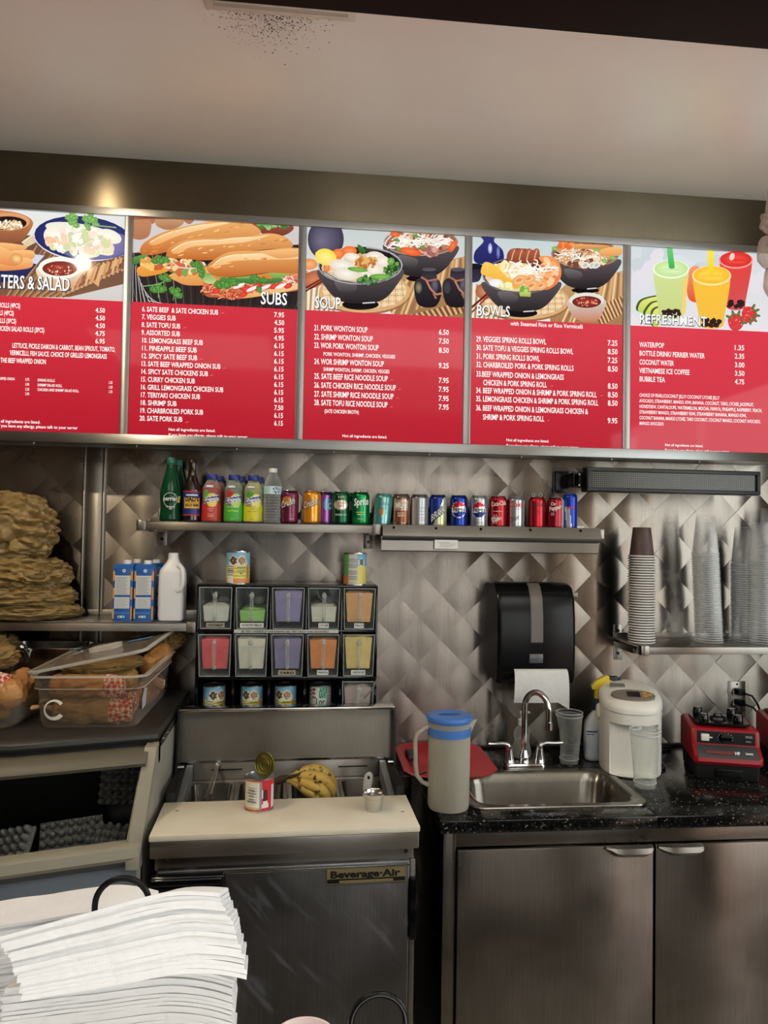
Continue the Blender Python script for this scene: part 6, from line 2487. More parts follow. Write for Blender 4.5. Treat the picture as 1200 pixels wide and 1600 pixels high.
CT = .910
GX0, GX1 = .388, 2.30
SX0, SX1, SY0, SY1 = .508, 1.052, -.628, -.302
off = (1.2, -.36, .872)
t = thing('granite_worktop', 'speckled black granite worktop with the sink cut into it', 'worktop', off)
mb = MB()
mb.box(GX0, SX0 + .012, -.724, -.002, .873, CT, .003).box(SX1 - .012, GX1, -.724, -.002, .873, CT, .003)
mb.box(SX0 + .012, SX1 - .012, -.724, SY0 + .012, .873, CT, .003).box(SX0 + .012, SX1 - .012, SY1 - .012, -.002, .873, CT, .003)
mb.build('stone_slab', 'granite', t, off=off, sharp=30)
MB().box(GX0 + .2, GX1, -.018, -.002, CT, CT + .006, .001).build('sealant_bead', 'black_matt', t, off=off)

off = (1.2, -.35, 0)
t = thing('base_cabinet', 'stainless base cabinet with two doors under the granite worktop', 'cabinet', off)
mb = MB()
mb.box(.402, .440, -.690, -.02, 0, .872, .002).box(.440, 2.28, -.690, -.66, .822, .872, .002).box(2.24, 2.28, -.69, -.02, 0, .872, .002).box(.44, 2.24, -.04, -.02, 0, .872).box(.44, 2.24, -.66, -.04, .04, .06).box(.44, 2.24, -.62, -.60, 0, .08)
mb.build('carcass', 'cabinet', t, off=off)
dl = [(.443, 1.036, 'right', 'left steel cabinet door'), (1.043, 1.63, 'left', 'second steel cabinet door'), (1.637, 2.235, 'right', None)]
for x0, x1, hs, lb in dl:
    mb = MB()
    mb.box(x0, x1, -.704, -.684, .085, .818, .003)
    d = mb.build('door', 'cabinet', t, off=off)
    if lb:
        d['label'] = lb
    a, b = (x1 - .150, x1 - .006) if hs == 'right' else (x0 + .004, x0 + .146)
    mb = MB()
    lo = []
    for u, dp in ((0, .0), (.10, .4), (.22, .9), (.35, 1.0), (.85, 1.0), (.94, .8), (1, .35)) if hs == 'right' else ((0, .2), (.12, .6), (.28, .95), (.4, 1.0), (.85, 1.0), (.94, .8), (1, .35)):
        x = a + (b - a) * u
        hz = .030 * max(dp, .12)
        lo.append([(x, -.703, .820), (x, -.712 - .012 * dp, .817), (x, -.714 - .014 * dp, .817 - hz * .5), (x, -.706 - .006 * dp, .818 - hz), (x, -.703, .818 - hz * .9)])
    mb.loft(lo)
    mb.build('door_handle', 'steel', d, off=off, sharp=50)

# sink
off = ((SX0 + SX1) / 2, (SY0 + SY1) / 2, CT)
t = thing('sink', 'stainless drop in sink with rounded corners in the granite worktop', 'sink', off)
mb = MB()
lo = [ring(rrect(SX0 - .012, SX1 + .010, SY0 - .012, SY1 + .012, .045, 8), CT + .0005),
      ring(rrect(SX0 - .010, SX1 + .008, SY0 - .010, SY1 + .010, .044, 8), CT + .004),
      ring(rrect(SX0 + .012, SX1 - .012, SY0 + .012, SY1 - .012, .060, 8), CT + .004),
      ring(rrect(SX0 + .020, SX1 - .020, SY0 + .020, SY1 - .020, .070, 8), CT - .003),
      ring(rrect(SX0 + .028, SX1 - .028, SY0 + .028, SY1 - .028, .075, 8), CT - .03),
      ring(rrect(SX0 + .038, SX1 - .038, SY0 + .036, SY1 - .036, .075, 8), CT - .14),
      ring(rrect(SX0 + .055, SX1 - .055, SY0 + .05, SY1 - .05, .07, 8), CT - .160),
      ring(rrect(SX0 + .10, SX1 - .10, SY0 + .09, SY1 - .09, .06, 8), CT - .164)]
mb.loft(lo, False, True)
mb.build('basin', 'sink', t, off=off, sharp=50)
MB().lathe([(.040, .001), (.038, .003), (.030, .003), (.026, .0), (.001, .0)], (.78, -.44, CT - .164), 28).build('drain', 'chrome', t, off=off)

# faucet
fx, fy = .772, -.262
off = (fx, fy, CT)
t = thing('faucet', 'chrome gooseneck faucet with two lever handles behind the sink', 'faucet', off)
MB().loft([ring(rrect(fx - .078, fx + .078, fy - .024, fy + .026, .020, 6), CT + .0), ring(rrect(fx - .078, fx + .078, fy - .024, fy + .026, .020, 6), CT + .012), ring(rrect(fx - .072, fx + .072, fy - .022, fy + .022, .018, 6), CT + .019)]).build('base_plate', 'chrome', t, off=off)
MB().lathe([(.019, .017), (.020, .020), (.017, .028), (.0165, .038), (.0185, .040), (.0125, .060), (.0115, .064)], (fx, fy, CT), 24).build('spout_collar', 'chrome', t, off=off)
dirx, diry = .58, -.62
pts = [(fx, fy, CT + .055), (fx, fy, CT + .12), (fx, fy, CT + .215)]
R_ = .056
for k in range(1, 13):
    a = pi * k / 12 * 1.04
    pts.append((fx + dirx * R_ * (1 - cos(a)), fy + diry * R_ * (1 - cos(a)), CT + .215 + R_ * 1.05 * sin(a)))
e = V(pts[-1])
pts.append(tuple(e + V((0, 0, -.045))))
MB().tube(pts, .0108, 16).build('spout', 'chrome', t, off=off, sharp=70)
e = V(pts[-1])
MB().cyl(e + V((0, 0, .016)), e + V((0, 0, -.010)), .0138, 20).build('aerator', 'chrome', t, off=off)
for s in (-1, 1):
    hx = fx + s * .056
    mb = MB()
    mb.lathe([(.021, .015), (.0215, .022), (.0195, .026), (.0185, .032), (.013, .062), (.012, .072), (.013, .078)], (hx, fy, CT), 24)
    mb.tube([(hx, fy, CT + .070), (hx + s * .004, fy, CT + .082), (hx + s * .022, fy - .003, CT + .0885), (hx + s * .055, fy - .008, CT + .0885), (hx + s * .080, fy - .011, CT + .0905)], .008, 12, rs=[.012, .011, .0085, .0072, .0085], flat=.8)
    mb.build('lever_handle', 'chrome', t, off=off, sharp=60)


# ---- things standing on the worktop
def clear_tumbler(loc, label, n, sc=1.0, dent=False):
    """n nested tumblers, each one its own thing"""
    for k in range(n):
        t = thing('clear_tumbler', label[k], 'plastic cup', (loc[0], loc[1], loc[2] + k * .012), rad(30 * k))
        H, rt, rb = .175 * sc, .0485 * sc, .0330 * sc

        def fn(z, a):
            r_ = rb + (rt - rb) * (z / H) ** .85
            if dent:
                r_ -= .008 * max(0, cos(a - 2.6)) * sin(min(1, z / H) * pi) ** 1.0
            return r_
        mb = MB()
        lo = []
        for i in range(15):
            z = H * i / 14
            lo.append([(fn(z, a) * cos(a), fn(z, a) * sin(a), z + .0012) for a in [2 * pi * q / 36 for q in range(36)]])
        mb.loft(lo, True, False)
        mb.build('cup_wall', tumb, t)
        rp = [(rt + .0022 * cos(a), H + .0022 * sin(a)) for a in [2 * pi * q / 8 for q in range(9)]]
        MB().lathe(rp, seg=36, cap0=False, cap1=False).build('rim', clear_rim, t)
        if k == 0:
            rp = [(rb * 1.08 + .0012 * cos(a), H * .10 + .0012 * sin(a)) for a in [2 * pi * q / 8 for q in range(9)]]
            MB().lathe(rp, seg=36, cap0=False, cap1=False).build('stacking_ring', clear_rim, t)


tumb = clear('tumbler_plastic', (253, 254, 253), .05, .5, .08, (226, 228, 224))
p = UZ(889, 1192, CT)
clear_tumbler((p.x, p.y, CT + .001), ['clear tumbler standing on the worktop left of the spray bottle', 'clear tumbler nested in the one left of the spray bottle'], 2, .98, True)
p = UZ(1012, 1233, CT)
clear_tumbler((p.x, p.y + .02, CT + .001), ['clear tumbler standing in front of the white hot water pot', 'clear tumbler nested in the one in front of the white pot'], 2, 1.0)

# pitcher
px, py = .430, -.615
t = thing('pitcher', 'frosted pitcher with a blue lid at the left corner of the worktop', 'pitcher', (px, py, CT))
JUG = surf('frosted_pitcher_plastic', (206, 202, 186), .35, var=.03, trans=.35, sss=.2)
mb = MB()
pr = [(.054, 0), (.060, .002), (.0625, .010), (.0645, .22), (.0655, .262), (.0665, .264)]
mb.lathe(pr, seg=48, cap1=False)
mb.lathe([(r_ - .0025, z + .003) for r_, z in pr], seg=48, cap1=False)
mb.build('jug_wall', clear('frosted_wall', (226, 222, 206), .42, .8, .35, (214, 210, 196)), t)
MB().lathe([(.059, .006), (.0615, .205), (.001, .206)], seg=40).build('pale_drink', surf('pale_cloudy_drink', (196, 186, 160), .3, var=.04), t)
mb = MB()
lo = []
for z, k in ((.218, .0), (.240, .45), (.262, 1.0)):
    lo.append([(.060 + .0 * k, -.018, z), (.066 + .020 * k, 0, z), (.060, .018, z), (.058, 0, z)])
mb.loft(lo)
mb.build('spout', clear('frosted_spout', (226, 222, 206), .55, .85, .3, (214, 210, 198)), t)
mb = MB()
mb.tube([(-.060, 0, .243), (-.078, -.002, .236), (-.098, -.003, .222), (-.104, -.003, .200), (-.102, -.003, .130), (-.098, -.003, .098), (-.082, -.002, .078), (-.058, 0, .066)], .0085, 12, rs=[.010, .009, .009, .009, .009, .009, .009, .010], flat=.75)
mb.build('handle', clear('frosted_handle', (220, 214, 198), .6, .85, .3, (206, 200, 184)), t, sharp=70)
LID = surf('blue_lid', (74, 124, 200), .4, var=.03)
mb = MB()
mb.lathe([(.060, .250), (.0635, .252), (.064, .256), (.0685, .264), (.0700, .268), (.0680, .276), (.060, .280), (.050, .279), (.001, .278)], seg=48)
mb.build('lid', LID, t)
MB().lathe([(.0655, .219), (.0667, .244), (.060, .245), (.060, .219)], seg=44, cap0=False, cap1=False).build('lid_skirt', LID, t)
mb = MB()
mb.loft([ring([(.034 * cos(a), .012 * sin(a)) for a in [2 * pi * k / 28 for k in range(28)]], .2793), ring([(.032 * cos(a), .010 * sin(a)) for a in [2 * pi * k / 28 for k in range(28)]], .2805)])
mb.build('lid_grip', surf('deep_blue_grip', (40, 84, 160), .4), t)

# red tray with a small scanner-like gadget and cable
t = thing('serving_tray', 'red plastic tray overhanging the left end of the worktop behind the pitcher', 'tray', (.49, -.225, CT))
off = (.49, -.225, CT)
mb = MB()
X0, X1, Y0, Y1 = .332, .648, -.425, -.02


def octa(d, z):
    a, b, c, e_ = X0 + d, X1 - d, Y0 + d, Y1 - d
    k = .075
    return [(a + k, c, z), (b - k, c, z), (b - k * .4, c + k * .35, z), (b, c + k, z), (b, e_ - k, z), (b - k * .3, e_ - k * .3, z), (b - k, e_, z), (a + k, e_, z), (a + k * .3, e_ - k * .3, z), (a, e_ - k, z), (a, c + k, z), (a + k * .3, c + k * .3, z)]


mb.loft([octa(.030, CT + .002), octa(.0, CT + .022), octa(-.004, CT + .026), octa(.008, CT + .026), octa(.036, CT + .006)], True, True)
mb.build('tray_shell', surf('bright_red_tray', (190, 30, 44), .4, var=.06), t, off=off, sharp=40)
p = UZ(643, 1181, CT + .012)
t = thing('card_reader', 'small dark grey gadget with a thin cable lying on the red tray', 'gadget', (p.x, p.y, CT + .006))
off = (p.x, p.y, CT + .006)
MB().box(p.x - .018, p.x + .020, p.y - .045, p.y + .045, CT + .0065, CT + .026, .006, 3).build('gadget_body', surf('dark_grey_plastic', (64, 56, 52), .5), t, off=off)
q = UZ(634, 1211, CT + .01)
MB().tube([(p.x - .004, p.y - .045, CT + .014), (p.x - .010, p.y - .09, CT + .0095), (q.x, q.y + .02, CT + .0095), (q.x + .004, q.y, CT + .0095), (q.x + .05, q.y + .005, CT + .0095), (q.x + .075, q.y + .03, CT + .0095)], .0022, 8).build('cable', 'black', t, off=off, sharp=70)
MB().box(q.x - .03, q.x + .05, q.y - .008, q.y + .038, CT + .0063, CT + .0095, .001).build('cable_pad', surf('grey_felt', (86, 60, 58), .8), t, off=off)

# soap pump
p = UZ(815, 1183, CT)
t = thing('soap_bottle', 'clear soap bottle with a white pump behind the faucet', 'bottle', (p.x, p.y, CT))
MB().lathe(smooth_prof([(.024, 0), (.033, .004), (.034, .03), (.027, .062), (.030, .085), (.024, .104), (.0135, .116), (.013, .122)]), seg=32).build('bottle_body', 'pet', t)
MB().lathe([(.031, .004), (.032, .03), (.026, .058), (.001, .059)], seg=28).build('soap', surf('clear_soap', (150, 140, 128), .2), t)
mb = MB()
mb.lathe([(.0145, .119), (.0145, .140), (.008, .143), (.0045, .145), (.0045, .160), (.009, .162), (.009, .170), (.001, .171)], seg=24)
mb.box(-.007, .030, -.006, .006, .162, .171, .003)
mb.build('pump_head', 'white', t)

# spray bottle
p = UZ(933, 1186, CT)
sx, sy = p.x, p.y
t = thing('spray_bottle', 'white spray bottle with a yellow trigger head and blue collar', 'bottle', (sx, sy, CT), rad(-12))
mb = MB()
lo = [ring(rrect(-w_, w_, -d_, d_, min(w_, d_) * .6, 5), z) for z, w_, d_ in ((0, .040, .030), (.004, .046, .034), (.02, .0475, .036), (.115, .0475, .036), (.138, .045, .034), (.158, .032, .027), (.176, .018, .018), (.192, .0145, .0145))]
mb.loft(lo)
mb.build('bottle_body', surf('milky_bottle', (206, 212, 218), .4, var=.02), t, sharp=50)
mb = MB()
mb.lathe([(.0175, .180), (.0195, .182), (.0185, .205), (.0145, .217), (.012, .225)], seg=24)
mb.build('collar', surf('navy_collar', (24, 34, 62), .45), t)
mb = MB()
mb.tube([(0, 0, .218), (0, 0, .266)], .0115, 14, rs=[.012, .0125])
mb.prism([(-.020, .258), (-.024, .270), (-.006, .292), (.030, .312), (.040, .308), (.040, .297), (.052, .292), (.058, .284), (.050, .274), (.022, .262)], -.0125, .0125)
mb.build('trigger_head', surf('yellow_trigger', (222, 196, 52), .4), t)
mb = MB()
mb.tube([(.034, 0, .280), (.050, 0, .268), (.055, 0, .248), (.066, 0, .236)], .006, 10)
mb.box(.038, .072, -.011, .011, .288, .309, .004)
mb.box(.068, .084, -.008, .008, .293, .304, .003)
mb.build('trigger_lever', surf('navy_trigger', (26, 34, 54), .45), t, sharp=50)
mb = MB()
mb.col((44, 66, 138))
F = -.0366
mb.poly([(-.002, F, .03), (.040, F, .03), (.040, F, .118), (-.002, F, .118)])
mb.col((214, 218, 222))
mb.poly([(-.046, F - .0002, .098), (-.004, F - .0002, .098), (-.004, F - .0002, .112), (-.046, F - .0002, .112)])
mb.col((60, 80, 150))
mb.poly([(-.045, F - .0004, .106), (-.006, F - .0004, .106), (-.006, F - .0004, .112), (-.045, F - .0004, .112)])
mb.poly([(-.045, F - .0004, .098), (-.016, F - .0004, .098), (-.016, F - .0004, .101), (-.045, F - .0004, .101)])
mb.col((224, 230, 238))
mb.poly([(.019 + .017 * cos(a), F - .0004, .100 + .012 * sin(a)) for a in [2 * pi * k / 20 for k in range(20)]])
mb.col((50, 70, 150))
mb.poly([(.019 + .0155 * cos(a), F - .0006, .100 + .0105 * sin(a)) for a in [2 * pi * k / 20 for k in range(20)]])
for k in range(5):
    mb.col((150, 166, 200))
    mb.poly([(.004, F - .0004, .040 + k * .0085), (.034, F - .0004, .040 + k * .0085), (.034, F - .0004, .043 + k * .0085), (.004, F - .0004, .043 + k * .0085)])
lb = mb.build('printed_label', 'attr', t, sharp=None, normals=False)
mb = MB()
mb.text('ZEP', TXZ(.0075, F - .0009, .0955) @ Matrix.Diagonal((.0125, .0125, 1, 1)), 1, .023 / .0125, bold=.04)
mb.build('lettering', 'white_ink', lb, sharp=None, normals=False)

# hot water pot
wx, wy = 1.150, -.285
t = thing('hot_water_pot', 'cream electric hot water pot with a control panel on its lid', 'water boiler', (wx, wy, CT), rad(-16))
ZF = lambda y, z: z + .17 * y * min(1, max(0, (z - .10) / .13))      # the top slopes down towards the front


def egg(k=1.0, rec=0.0, n_=72):
    """outline round at the back, flatter in front; rec pushes the middle of the front back to form the dispensing bay"""
    out = []
    for q in range(n_):
        a = 2 * pi * q / n_
        c, s_ = cos(a), sin(a)
        e_ = 2.0 if s_ > 0 else 2.7
        x = .104 * k * math.copysign(abs(c) ** (2 / e_), c)
        y = .128 * k * math.copysign(abs(s_) ** (2 / e_), s_)
        if rec and y < 0 and abs(x) < .078:
            y = max(y, -.128 + rec)
        out.append((x, y))
    return out


mb = MB()
lo = []
for z, k, rc in ((0, .93, .0), (.006, .985, .0), (.010, .99, .034), (.02, 1.0, .036), (.188, 1.0, .036), (.196, 1.0, .030), (.199, 1.0, .0), (.228, 1.005, 0), (.240, 1.005, 0)):
    lo.append([(p_[0], p_[1], ZF(p_[1], z)) for p_ in egg(k, rc)])
mb.loft(lo)
mb.build('pot_body', 'cream', t, sharp=40)
mb = MB()
lo = []
for z, k in ((.2405, 1.0), (.2425, 1.025), (.252, 1.03), (.262, 1.01), (.271, .95), (.277, .84), (.281, .65), (.283, .40), (.2835, .05)):
    lo.append([(p_[0], p_[1] - .002, ZF(p_[1], z)) for p_ in egg(k)])
mb.loft(lo)
mb.build('lid', 'cream', t, sharp=40)
MB().lathe([(.008, .170), (.011, .172), (.012, .198), (.001, .199)], (.012, -.112, 0), 20).build('spout', 'white', t)
pm = Matrix.Translation((.002, -.066, .2725)) @ Matrix.Rotation(rad(13.5), 4, 'X')
mb = MB()
mb.loft([[pm @ V((.074 * cos(a), .040 * sin(a), z)) for a in [2 * pi * k / 36 for k in range(36)]] for z in (-.010, .0035)])
pnl = mb.build('control_panel', surf('panel_taupe', (128, 118, 108), .4), t)
mb = MB()
mb.loft([[pm @ V((p_[0], p_[1], z)) for p_ in rrect(-.020, .024, -.018, .022, .003, 3)] for z in (.0035, .0045)])
mb.build('display', surf('dark_display', (44, 42, 42), .2), pnl)
for cx_, cy_ in ((.040, .012), (.040, -.008), (.056, .003)):
    mb = MB()
    mb.loft([[pm @ V((cx_ + .008 * cos(a), cy_ + .0055 * sin(a), z)) for a in [2 * pi * k / 18 for k in range(18)]] for z in (.003, .006)])
    mb.build('button', surf('amber_button', (206, 160, 54), .4), pnl)
mb = MB()
lm = Matrix.Translation((-.038, .020, .2895)) @ Matrix.Rotation(rad(9.6), 4, 'X')
mb.loft([[lm @ V((p_[0], p_[1], z)) for p_ in rrect(-.026, .024, -.014, .014, .003, 3)] for z in (-.006, .002)])
mb.build('lid_latch', surf('grey_latch', (120, 118, 110), .4), t)
mb = MB()
mb.ball((-.106, .0, .196), .020, .55, 1, 1.5, 18, 12)
mb.build('handle_hinge', 'cream', t)
mb = MB()
mb.tube([(-.108, 0, .20)] + [(-.110 * cos(a), .122 * sin(a) + .014, .19 - .02 * sin(a)) for a in [pi * k / 14 for k in range(1, 14)]] + [(.108, 0, .20)], .005, 8)
mb.build('carry_handle', 'cream', t, sharp=60)
off = (1.30, -.12, CT)
t = thing('pot_cable', 'black power cable of the hot water pot lying behind the blender', 'cord', off)
MB().tube([(1.232, -.20, .99), (1.262, -.18, .975), (1.292, -.14, .955), (1.32, -.10, .935), (1.36, -.07, .917), (1.42, -.06, .9155)], .0045, 10).build('cable', 'black', t, off=off)
MB().tube([(1.225, -.34, .915), (1.262, -.32, .916), (1.285, -.28, .918), (1.29, -.22, .918), (1.31, -.13, .916)], .004, 10).build('cable', 'black', t, off=off)


# blenders
def blender(label, loc, rz, jugless=True):
    t = thing('blender_base', label, 'blender', loc, rz, 'red blender bases')
    w2 = .110
    RED = M['red']
    # side outline (y, z): front at negative y
    red_side = [(.105, .066), (.105, .170), (.085, .178), (-.070, .166), (-.076, .160), (-.080, .112), (-.118, .082), (-.122, .066), (-.116, .056), (.0, .058)]
    mb = MB()
    lo = []
    for x, k in ((-w2, .94), (-w2 + .006, .985), (-w2 + .014, 1), (w2 - .014, 1), (w2 - .006, .985), (w2, .94)):
        lo.append([(x, y * k, .11 + (z - .11) * k) for y, z in red_side])
    mb.loft(lo)
    mb.build('red_housing', RED, t, sharp=35)
    mb = MB()
    lo = [ring(rrect(-w_, w_, -d0, d1, .012, 4), z) for z, w_, d0, d1 in ((.0, .098, .096, .098), (.004, .102, .100, .102), (.060, .105, .108, .104))]
    mb.loft(lo)
    mb.build('black_base', 'black_matt', t)
    MB().box(-.040, .046, -.110, -.094, .012, .040, .002).build('base_panel', 'black', t)
    # control panel
    mb = MB()
    mb.prism([(-.0772, .118), (-.0812, .118), (-.0770, .158), (-.0735, .158)], -.094, .094, 'x')
    pn = mb.build('control_panel', 'black', t)
    mb = MB()
    mb.box(-.082, -.055, -.0875, -.076, .126, .150, .003).box(-.058, -.046, -.0895, -.082, .137, .141, .001)
    mb.build('switch', 'cream', pn)
    mb = MB()
    mb.cyl((-.003, -.076, .138), (-.003, -.094, .140), .0185, 28, .0165)
    mb.prism([(-.0185, .134), (.0125, .134), (.0125, .143), (-.0185, .143)], -.100, -.088)
    mb.build('speed_knob', 'gloss_black', pn)
    mb = MB()
    mb.box(.060, .084, -.0855, -.076, .142, .150, .001).box(.062, .080, -.0855, -.076, .128, .133, .001)
    mb.build('pulse_switch', surf('grey_switch', (110, 110, 108), .4), pn)
    mb = MB()
    for k in range(9):
        a = rad(200 - 27 * k)
        c = V((-.003 + .024 * cos(a), -.0808, .138 + .018 * sin(a)))
        mb.cyl(c, c + V((0, -.001, 0)), .0011, 6)
    mb.build('dial_marks', 'white_ink', pn)
    mb = MB()
    mb.prism([(-.0815, .1125), (-.1195, .0825), (-.1205, .0800), (-.0830, .1095)], -.098, .098, 'x')
    ap = mb.build('sloping_apron', surf('charcoal_apron', (52, 52, 52), .5), t)
    pm_ = Matrix.Translation((0, -.1012, .0985)) @ Matrix.Rotation(math.atan2(.030, .038), 4, 'X')
    mb = MB()
    mb.loft([[pm_ @ V((p_[0], p_[1], z)) for p_ in rrect(-.074, .018, -.013, -.001, .001, 2)] for z in (0, .0012)])
    mb.build('name_plate', surf('faded_red_plate', (110, 50, 48), .5, var=.3, nscale=60), ap)
    mb = MB()
    mb.text('BLENDER 5000', pm_ @ Matrix.Translation((-.068, -.0105, .002)) @ Matrix.Diagonal((.010, .010, 1, 1)), 1, .08 / .010) if False else None
    mb.text('HP', pm_ @ Matrix.Translation((.021, -.0125, .0015)) @ Matrix.Diagonal((.017, .017, 1, 1)), 1, .017 / .017, bold=.04)
    mb.text('5000', pm_ @ Matrix.Translation((.055, -.010, .0015)) @ Matrix.Diagonal((.011, .011, 1, 1)), 1, .024 / .011, bold=.03)
    mb.build('lettering', 'white_ink', ap, sharp=None, normals=False)
    # jar pad with posts
    mb = MB()
    mb.prism(rrect(-.088, .088, -.055, .090, .015, 4), .174, .182, 'z')
    pd = mb.build('jar_pad', 'black', t)
    for x, y in ((-.062, -.035), (.052, -.035), (-.058, .068), (.058, .068)):
        MB().lathe([(.0155, .180), (.0165, .184), (.015, .206), (.012, .2095), (.001, .2095)], (x, y, 0), 20).build('rubber_post', 'gloss_black', pd)
    MB().lathe([(.030, .180), (.026, .190), (.016, .194), (.012, .202), (.001, .203)], (-.002, .015, 0), 24).build('drive_socket', surf('dark_metal_socket', (60, 58, 60), .3, .8), pd)
    return t


b1 = blender('red and black blender base without its jar, below the wall outlet', (1.462, -.335, CT), rad(-16))
b2 = copy_tree(b1)
place(b2, (1.795, -.28, CT), rad(-16), 'red blender base cut off by the right edge of the photo')

# ================================================================== DISPLAY FREEZER AND WHAT STANDS ON IT
FZ = 1.150
fzx0, fzx1 = -1.55, -.432
off = (-.99, -.40, 0)
fz = thing('display_freezer', 'grey display freezer with a dark rounded top and a slanted open front', 'freezer', off)


def bow(x):
    """how far the front bulges towards the customer"""
    if x > -.80:
        return -.105 * (fzx1 - x) / (fzx1 + .80)
    if x < -1.18:
        return -.105 * (x - fzx0) / (-1.18 - fzx0)
    return -.105


FXS = [fzx1, -.52, -.66, -.80, -1.0, -1.18, -1.36, fzx0]


def front_strip(name, mat, sec, xs=FXS, parent=fz, sharp=40, inset=0.0):
    """section (y, z) swept along the bowed front"""
    mb = MB()
    lo = []
    for x in xs:
        lo.append([(x, y + bow(x), z) for y, z in sec])
    mb.loft(lo)
    return mb.build(name, mat, parent, off=off, sharp=sharp)


LIDM = surf('dark_grey_freezer_top', (46, 45, 42), .38, var=.1, nscale=20, bump=.04)
HOODM = surf('olive_grey_hood', (98, 92, 78), .5, var=.05)
FRM = surf('pale_grey_frame', (150, 146, 130), .45, var=.06)
SIDEM = surf('galvanised_side', (166, 164, 152), .45, .0, var=.08, nscale=5)
BODYM = surf('blue_grey_front', (122, 130, 140), .45, var=.04)
# top slab with rounded front lip
mb = MB()
lo = []
for x in FXS:
    f_ = bow(x)
    lo.append([(x, -.07, FZ), (x, -.585 + f_, FZ), (x, -.603 + f_, FZ - .003), (x, -.615 + f_, FZ - .012), (x, -.617 + f_, FZ - .022), (x, -.610 + f_, FZ - .031), (x, -.59 + f_, FZ - .034), (x, -.07, FZ - .034)])
mb.loft(lo)
mb.build('freezer_top', LIDM, fz, off=off, sharp=40)
front_strip('front_hood', HOODM, [(-.600, FZ - .044), (-.640, FZ - .046), (-.678, FZ - .060), (-.686, FZ - .072), (-.680, FZ - .082), (-.655, FZ - .076), (-.60, FZ - .066)], [-.450, -.56, -.66, -.80, -1.0, -1.18, -1.36, fzx0])
front_strip('hood_gap', 'void', [(-.575, FZ - .030), (-.602, FZ - .030), (-.602, FZ - .10), (-.575, FZ - .10)])
# right side panel, slanted front edge
mb = MB()
mb.prism([(-.07, FZ - .036), (-.612, FZ - .036), (-.640, FZ - .06), (-.800, .875), (-.800, .0), (-.07, 0)], fzx1 - .016, fzx1, 'x')
mb.build('side_panel', SIDEM, fz, off=off)
mb = MB()
mb.prism([(-.612, FZ - .036), (-.648, FZ - .040), (-.835, .880), (-.840, .850), (-.800, .845), (-.795, .880)], fzx1 - .030, fzx1 + .004, 'x')
mb.build('corner_frame', FRM, fz, off=off)
mb = MB()
mb.tube([(fzx1 - .034, -.660, FZ - .095), (fzx1 - .034, -.800, .905)], .005, 10)
mb.build('edge_bead', FRM, fz, off=off)
mb = MB()
mb.prism([(-.08, FZ - .008), (-.590, FZ - .030), (-.600, FZ - .042), (-.590, FZ - .052), (-.08, FZ - .034)], fzx1 - .002, fzx1 + .006, 'x')
mb.build('side_rail', 'black', fz, off=off)
for y in (-.565, -.50):
    MB().cyl((fzx1 + .005, y, FZ - .038), (fzx1 + .009, y, FZ - .038), .004, 10).build('rail_screw', 'polished', fz, off=off)
front_strip('sill', FRM, [(-.770, .905), (-.815, .908), (-.826, .902), (-.834, .880), (-.828, .870), (-.770, .870)])
front_strip('lower_sill', surf('dark_sill', (96, 98, 100), .5), [(-.790, .872), (-.824, .872), (-.800, .846), (-.785, .846)])
front_strip('front_panel', BODYM, [(-.775, .0), (-.795, .0), (-.797, .850), (-.775, .850)])
# interior
mb = MB()
mb.box(fzx0 + .02, fzx1 - .018, -.12, -.10, .35, FZ - .04).box(fzx0 + .02, fzx1 - .018, -.77, -.10, .66, .68).box(fzx0, fzx0 + .016, -.80, -.07, 0, FZ - .04)
mb.build('inner_liner', surf('dark_liner', (34, 33, 31), .6), fz, off=off)
mb = MB()
mb.box(-1.05, -.70, -.19, -.175, .975, 1.085)
gl = mb.build('evaporator_grille', 'void', fz, off=off)
mb = MB()
for k in range(22):
    mb.box(-1.045 + k * .0165, -1.042 + k * .0165, -.194, -.188, .978, 1.082)
mb.box(-1.06, -.69, -.196, -.186, .966, .974).box(-1.06, -1.046, -.196, -.186, .97, 1.09)
mb.build('grille_bar', surf('dull_grille', (128, 126, 118), .5), gl, off=off)
MB().box(fzx0 + .03, fzx1 - .03, -.20, -.17, .915, .935, .003).build('red_trim_line', surf('dark_red_trim', (120, 40, 28), .5), fz, off=off)

# frosted moulded trays inside
ICE = surf('frosted_tray', (112, 112, 106), .55, var=.12, nscale=30, bump=.1)


def tray_(label, loc, rot, nx, ny, dx=.024, hz=.030):
    mb = MB()
    W_, D_ = nx * dx, ny * dx
    mb.box(-W_ / 2, W_ / 2, -D_ / 2, D_ / 2, 0, .012, .003)
    for i in range(nx):
        for j in range(ny):
            c = (-W_ / 2 + (i + .5) * dx, -D_ / 2 + (j + .5) * dx, 0)
            mb.lathe([(dx * .46, .010), (dx * .40, .010 + hz * .5), (dx * .26, .010 + hz * .9), (.001, .010 + hz)], c, 10)
    o = mb.build('moulded_tray', ICE, sharp=50)
    tag(o, label, 'tray', 'frosted moulded trays in the freezer')
    o.location = loc
    o.rotation_euler = rot
    return o


tray_('frosted tray of rounded bumps at the front left inside the freezer', (-.84, -.66, .835), (rad(46), rad(-14), rad(-14)), 8, 4)
tray_('frosted tray standing on edge in the middle of the freezer, tips in a row', (-.665, -.62, .850), (rad(62), rad(-4), rad(10)), 7, 4)
tray_('frosted tray leaning at the right front corner of the freezer', (-.555, -.63, .835), (rad(40), rad(10), rad(6)), 6, 4)
tray_('frosted tray standing upright at the back right of the freezer', (-.545, -.47, .960), (rad(78), 0, rad(-6)), 7, 6)
tray_('frosted tray lying across the top of the back right tray', (-.56, -.43, 1.025), (rad(18), rad(4), rad(8)), 7, 3, .024, .018)
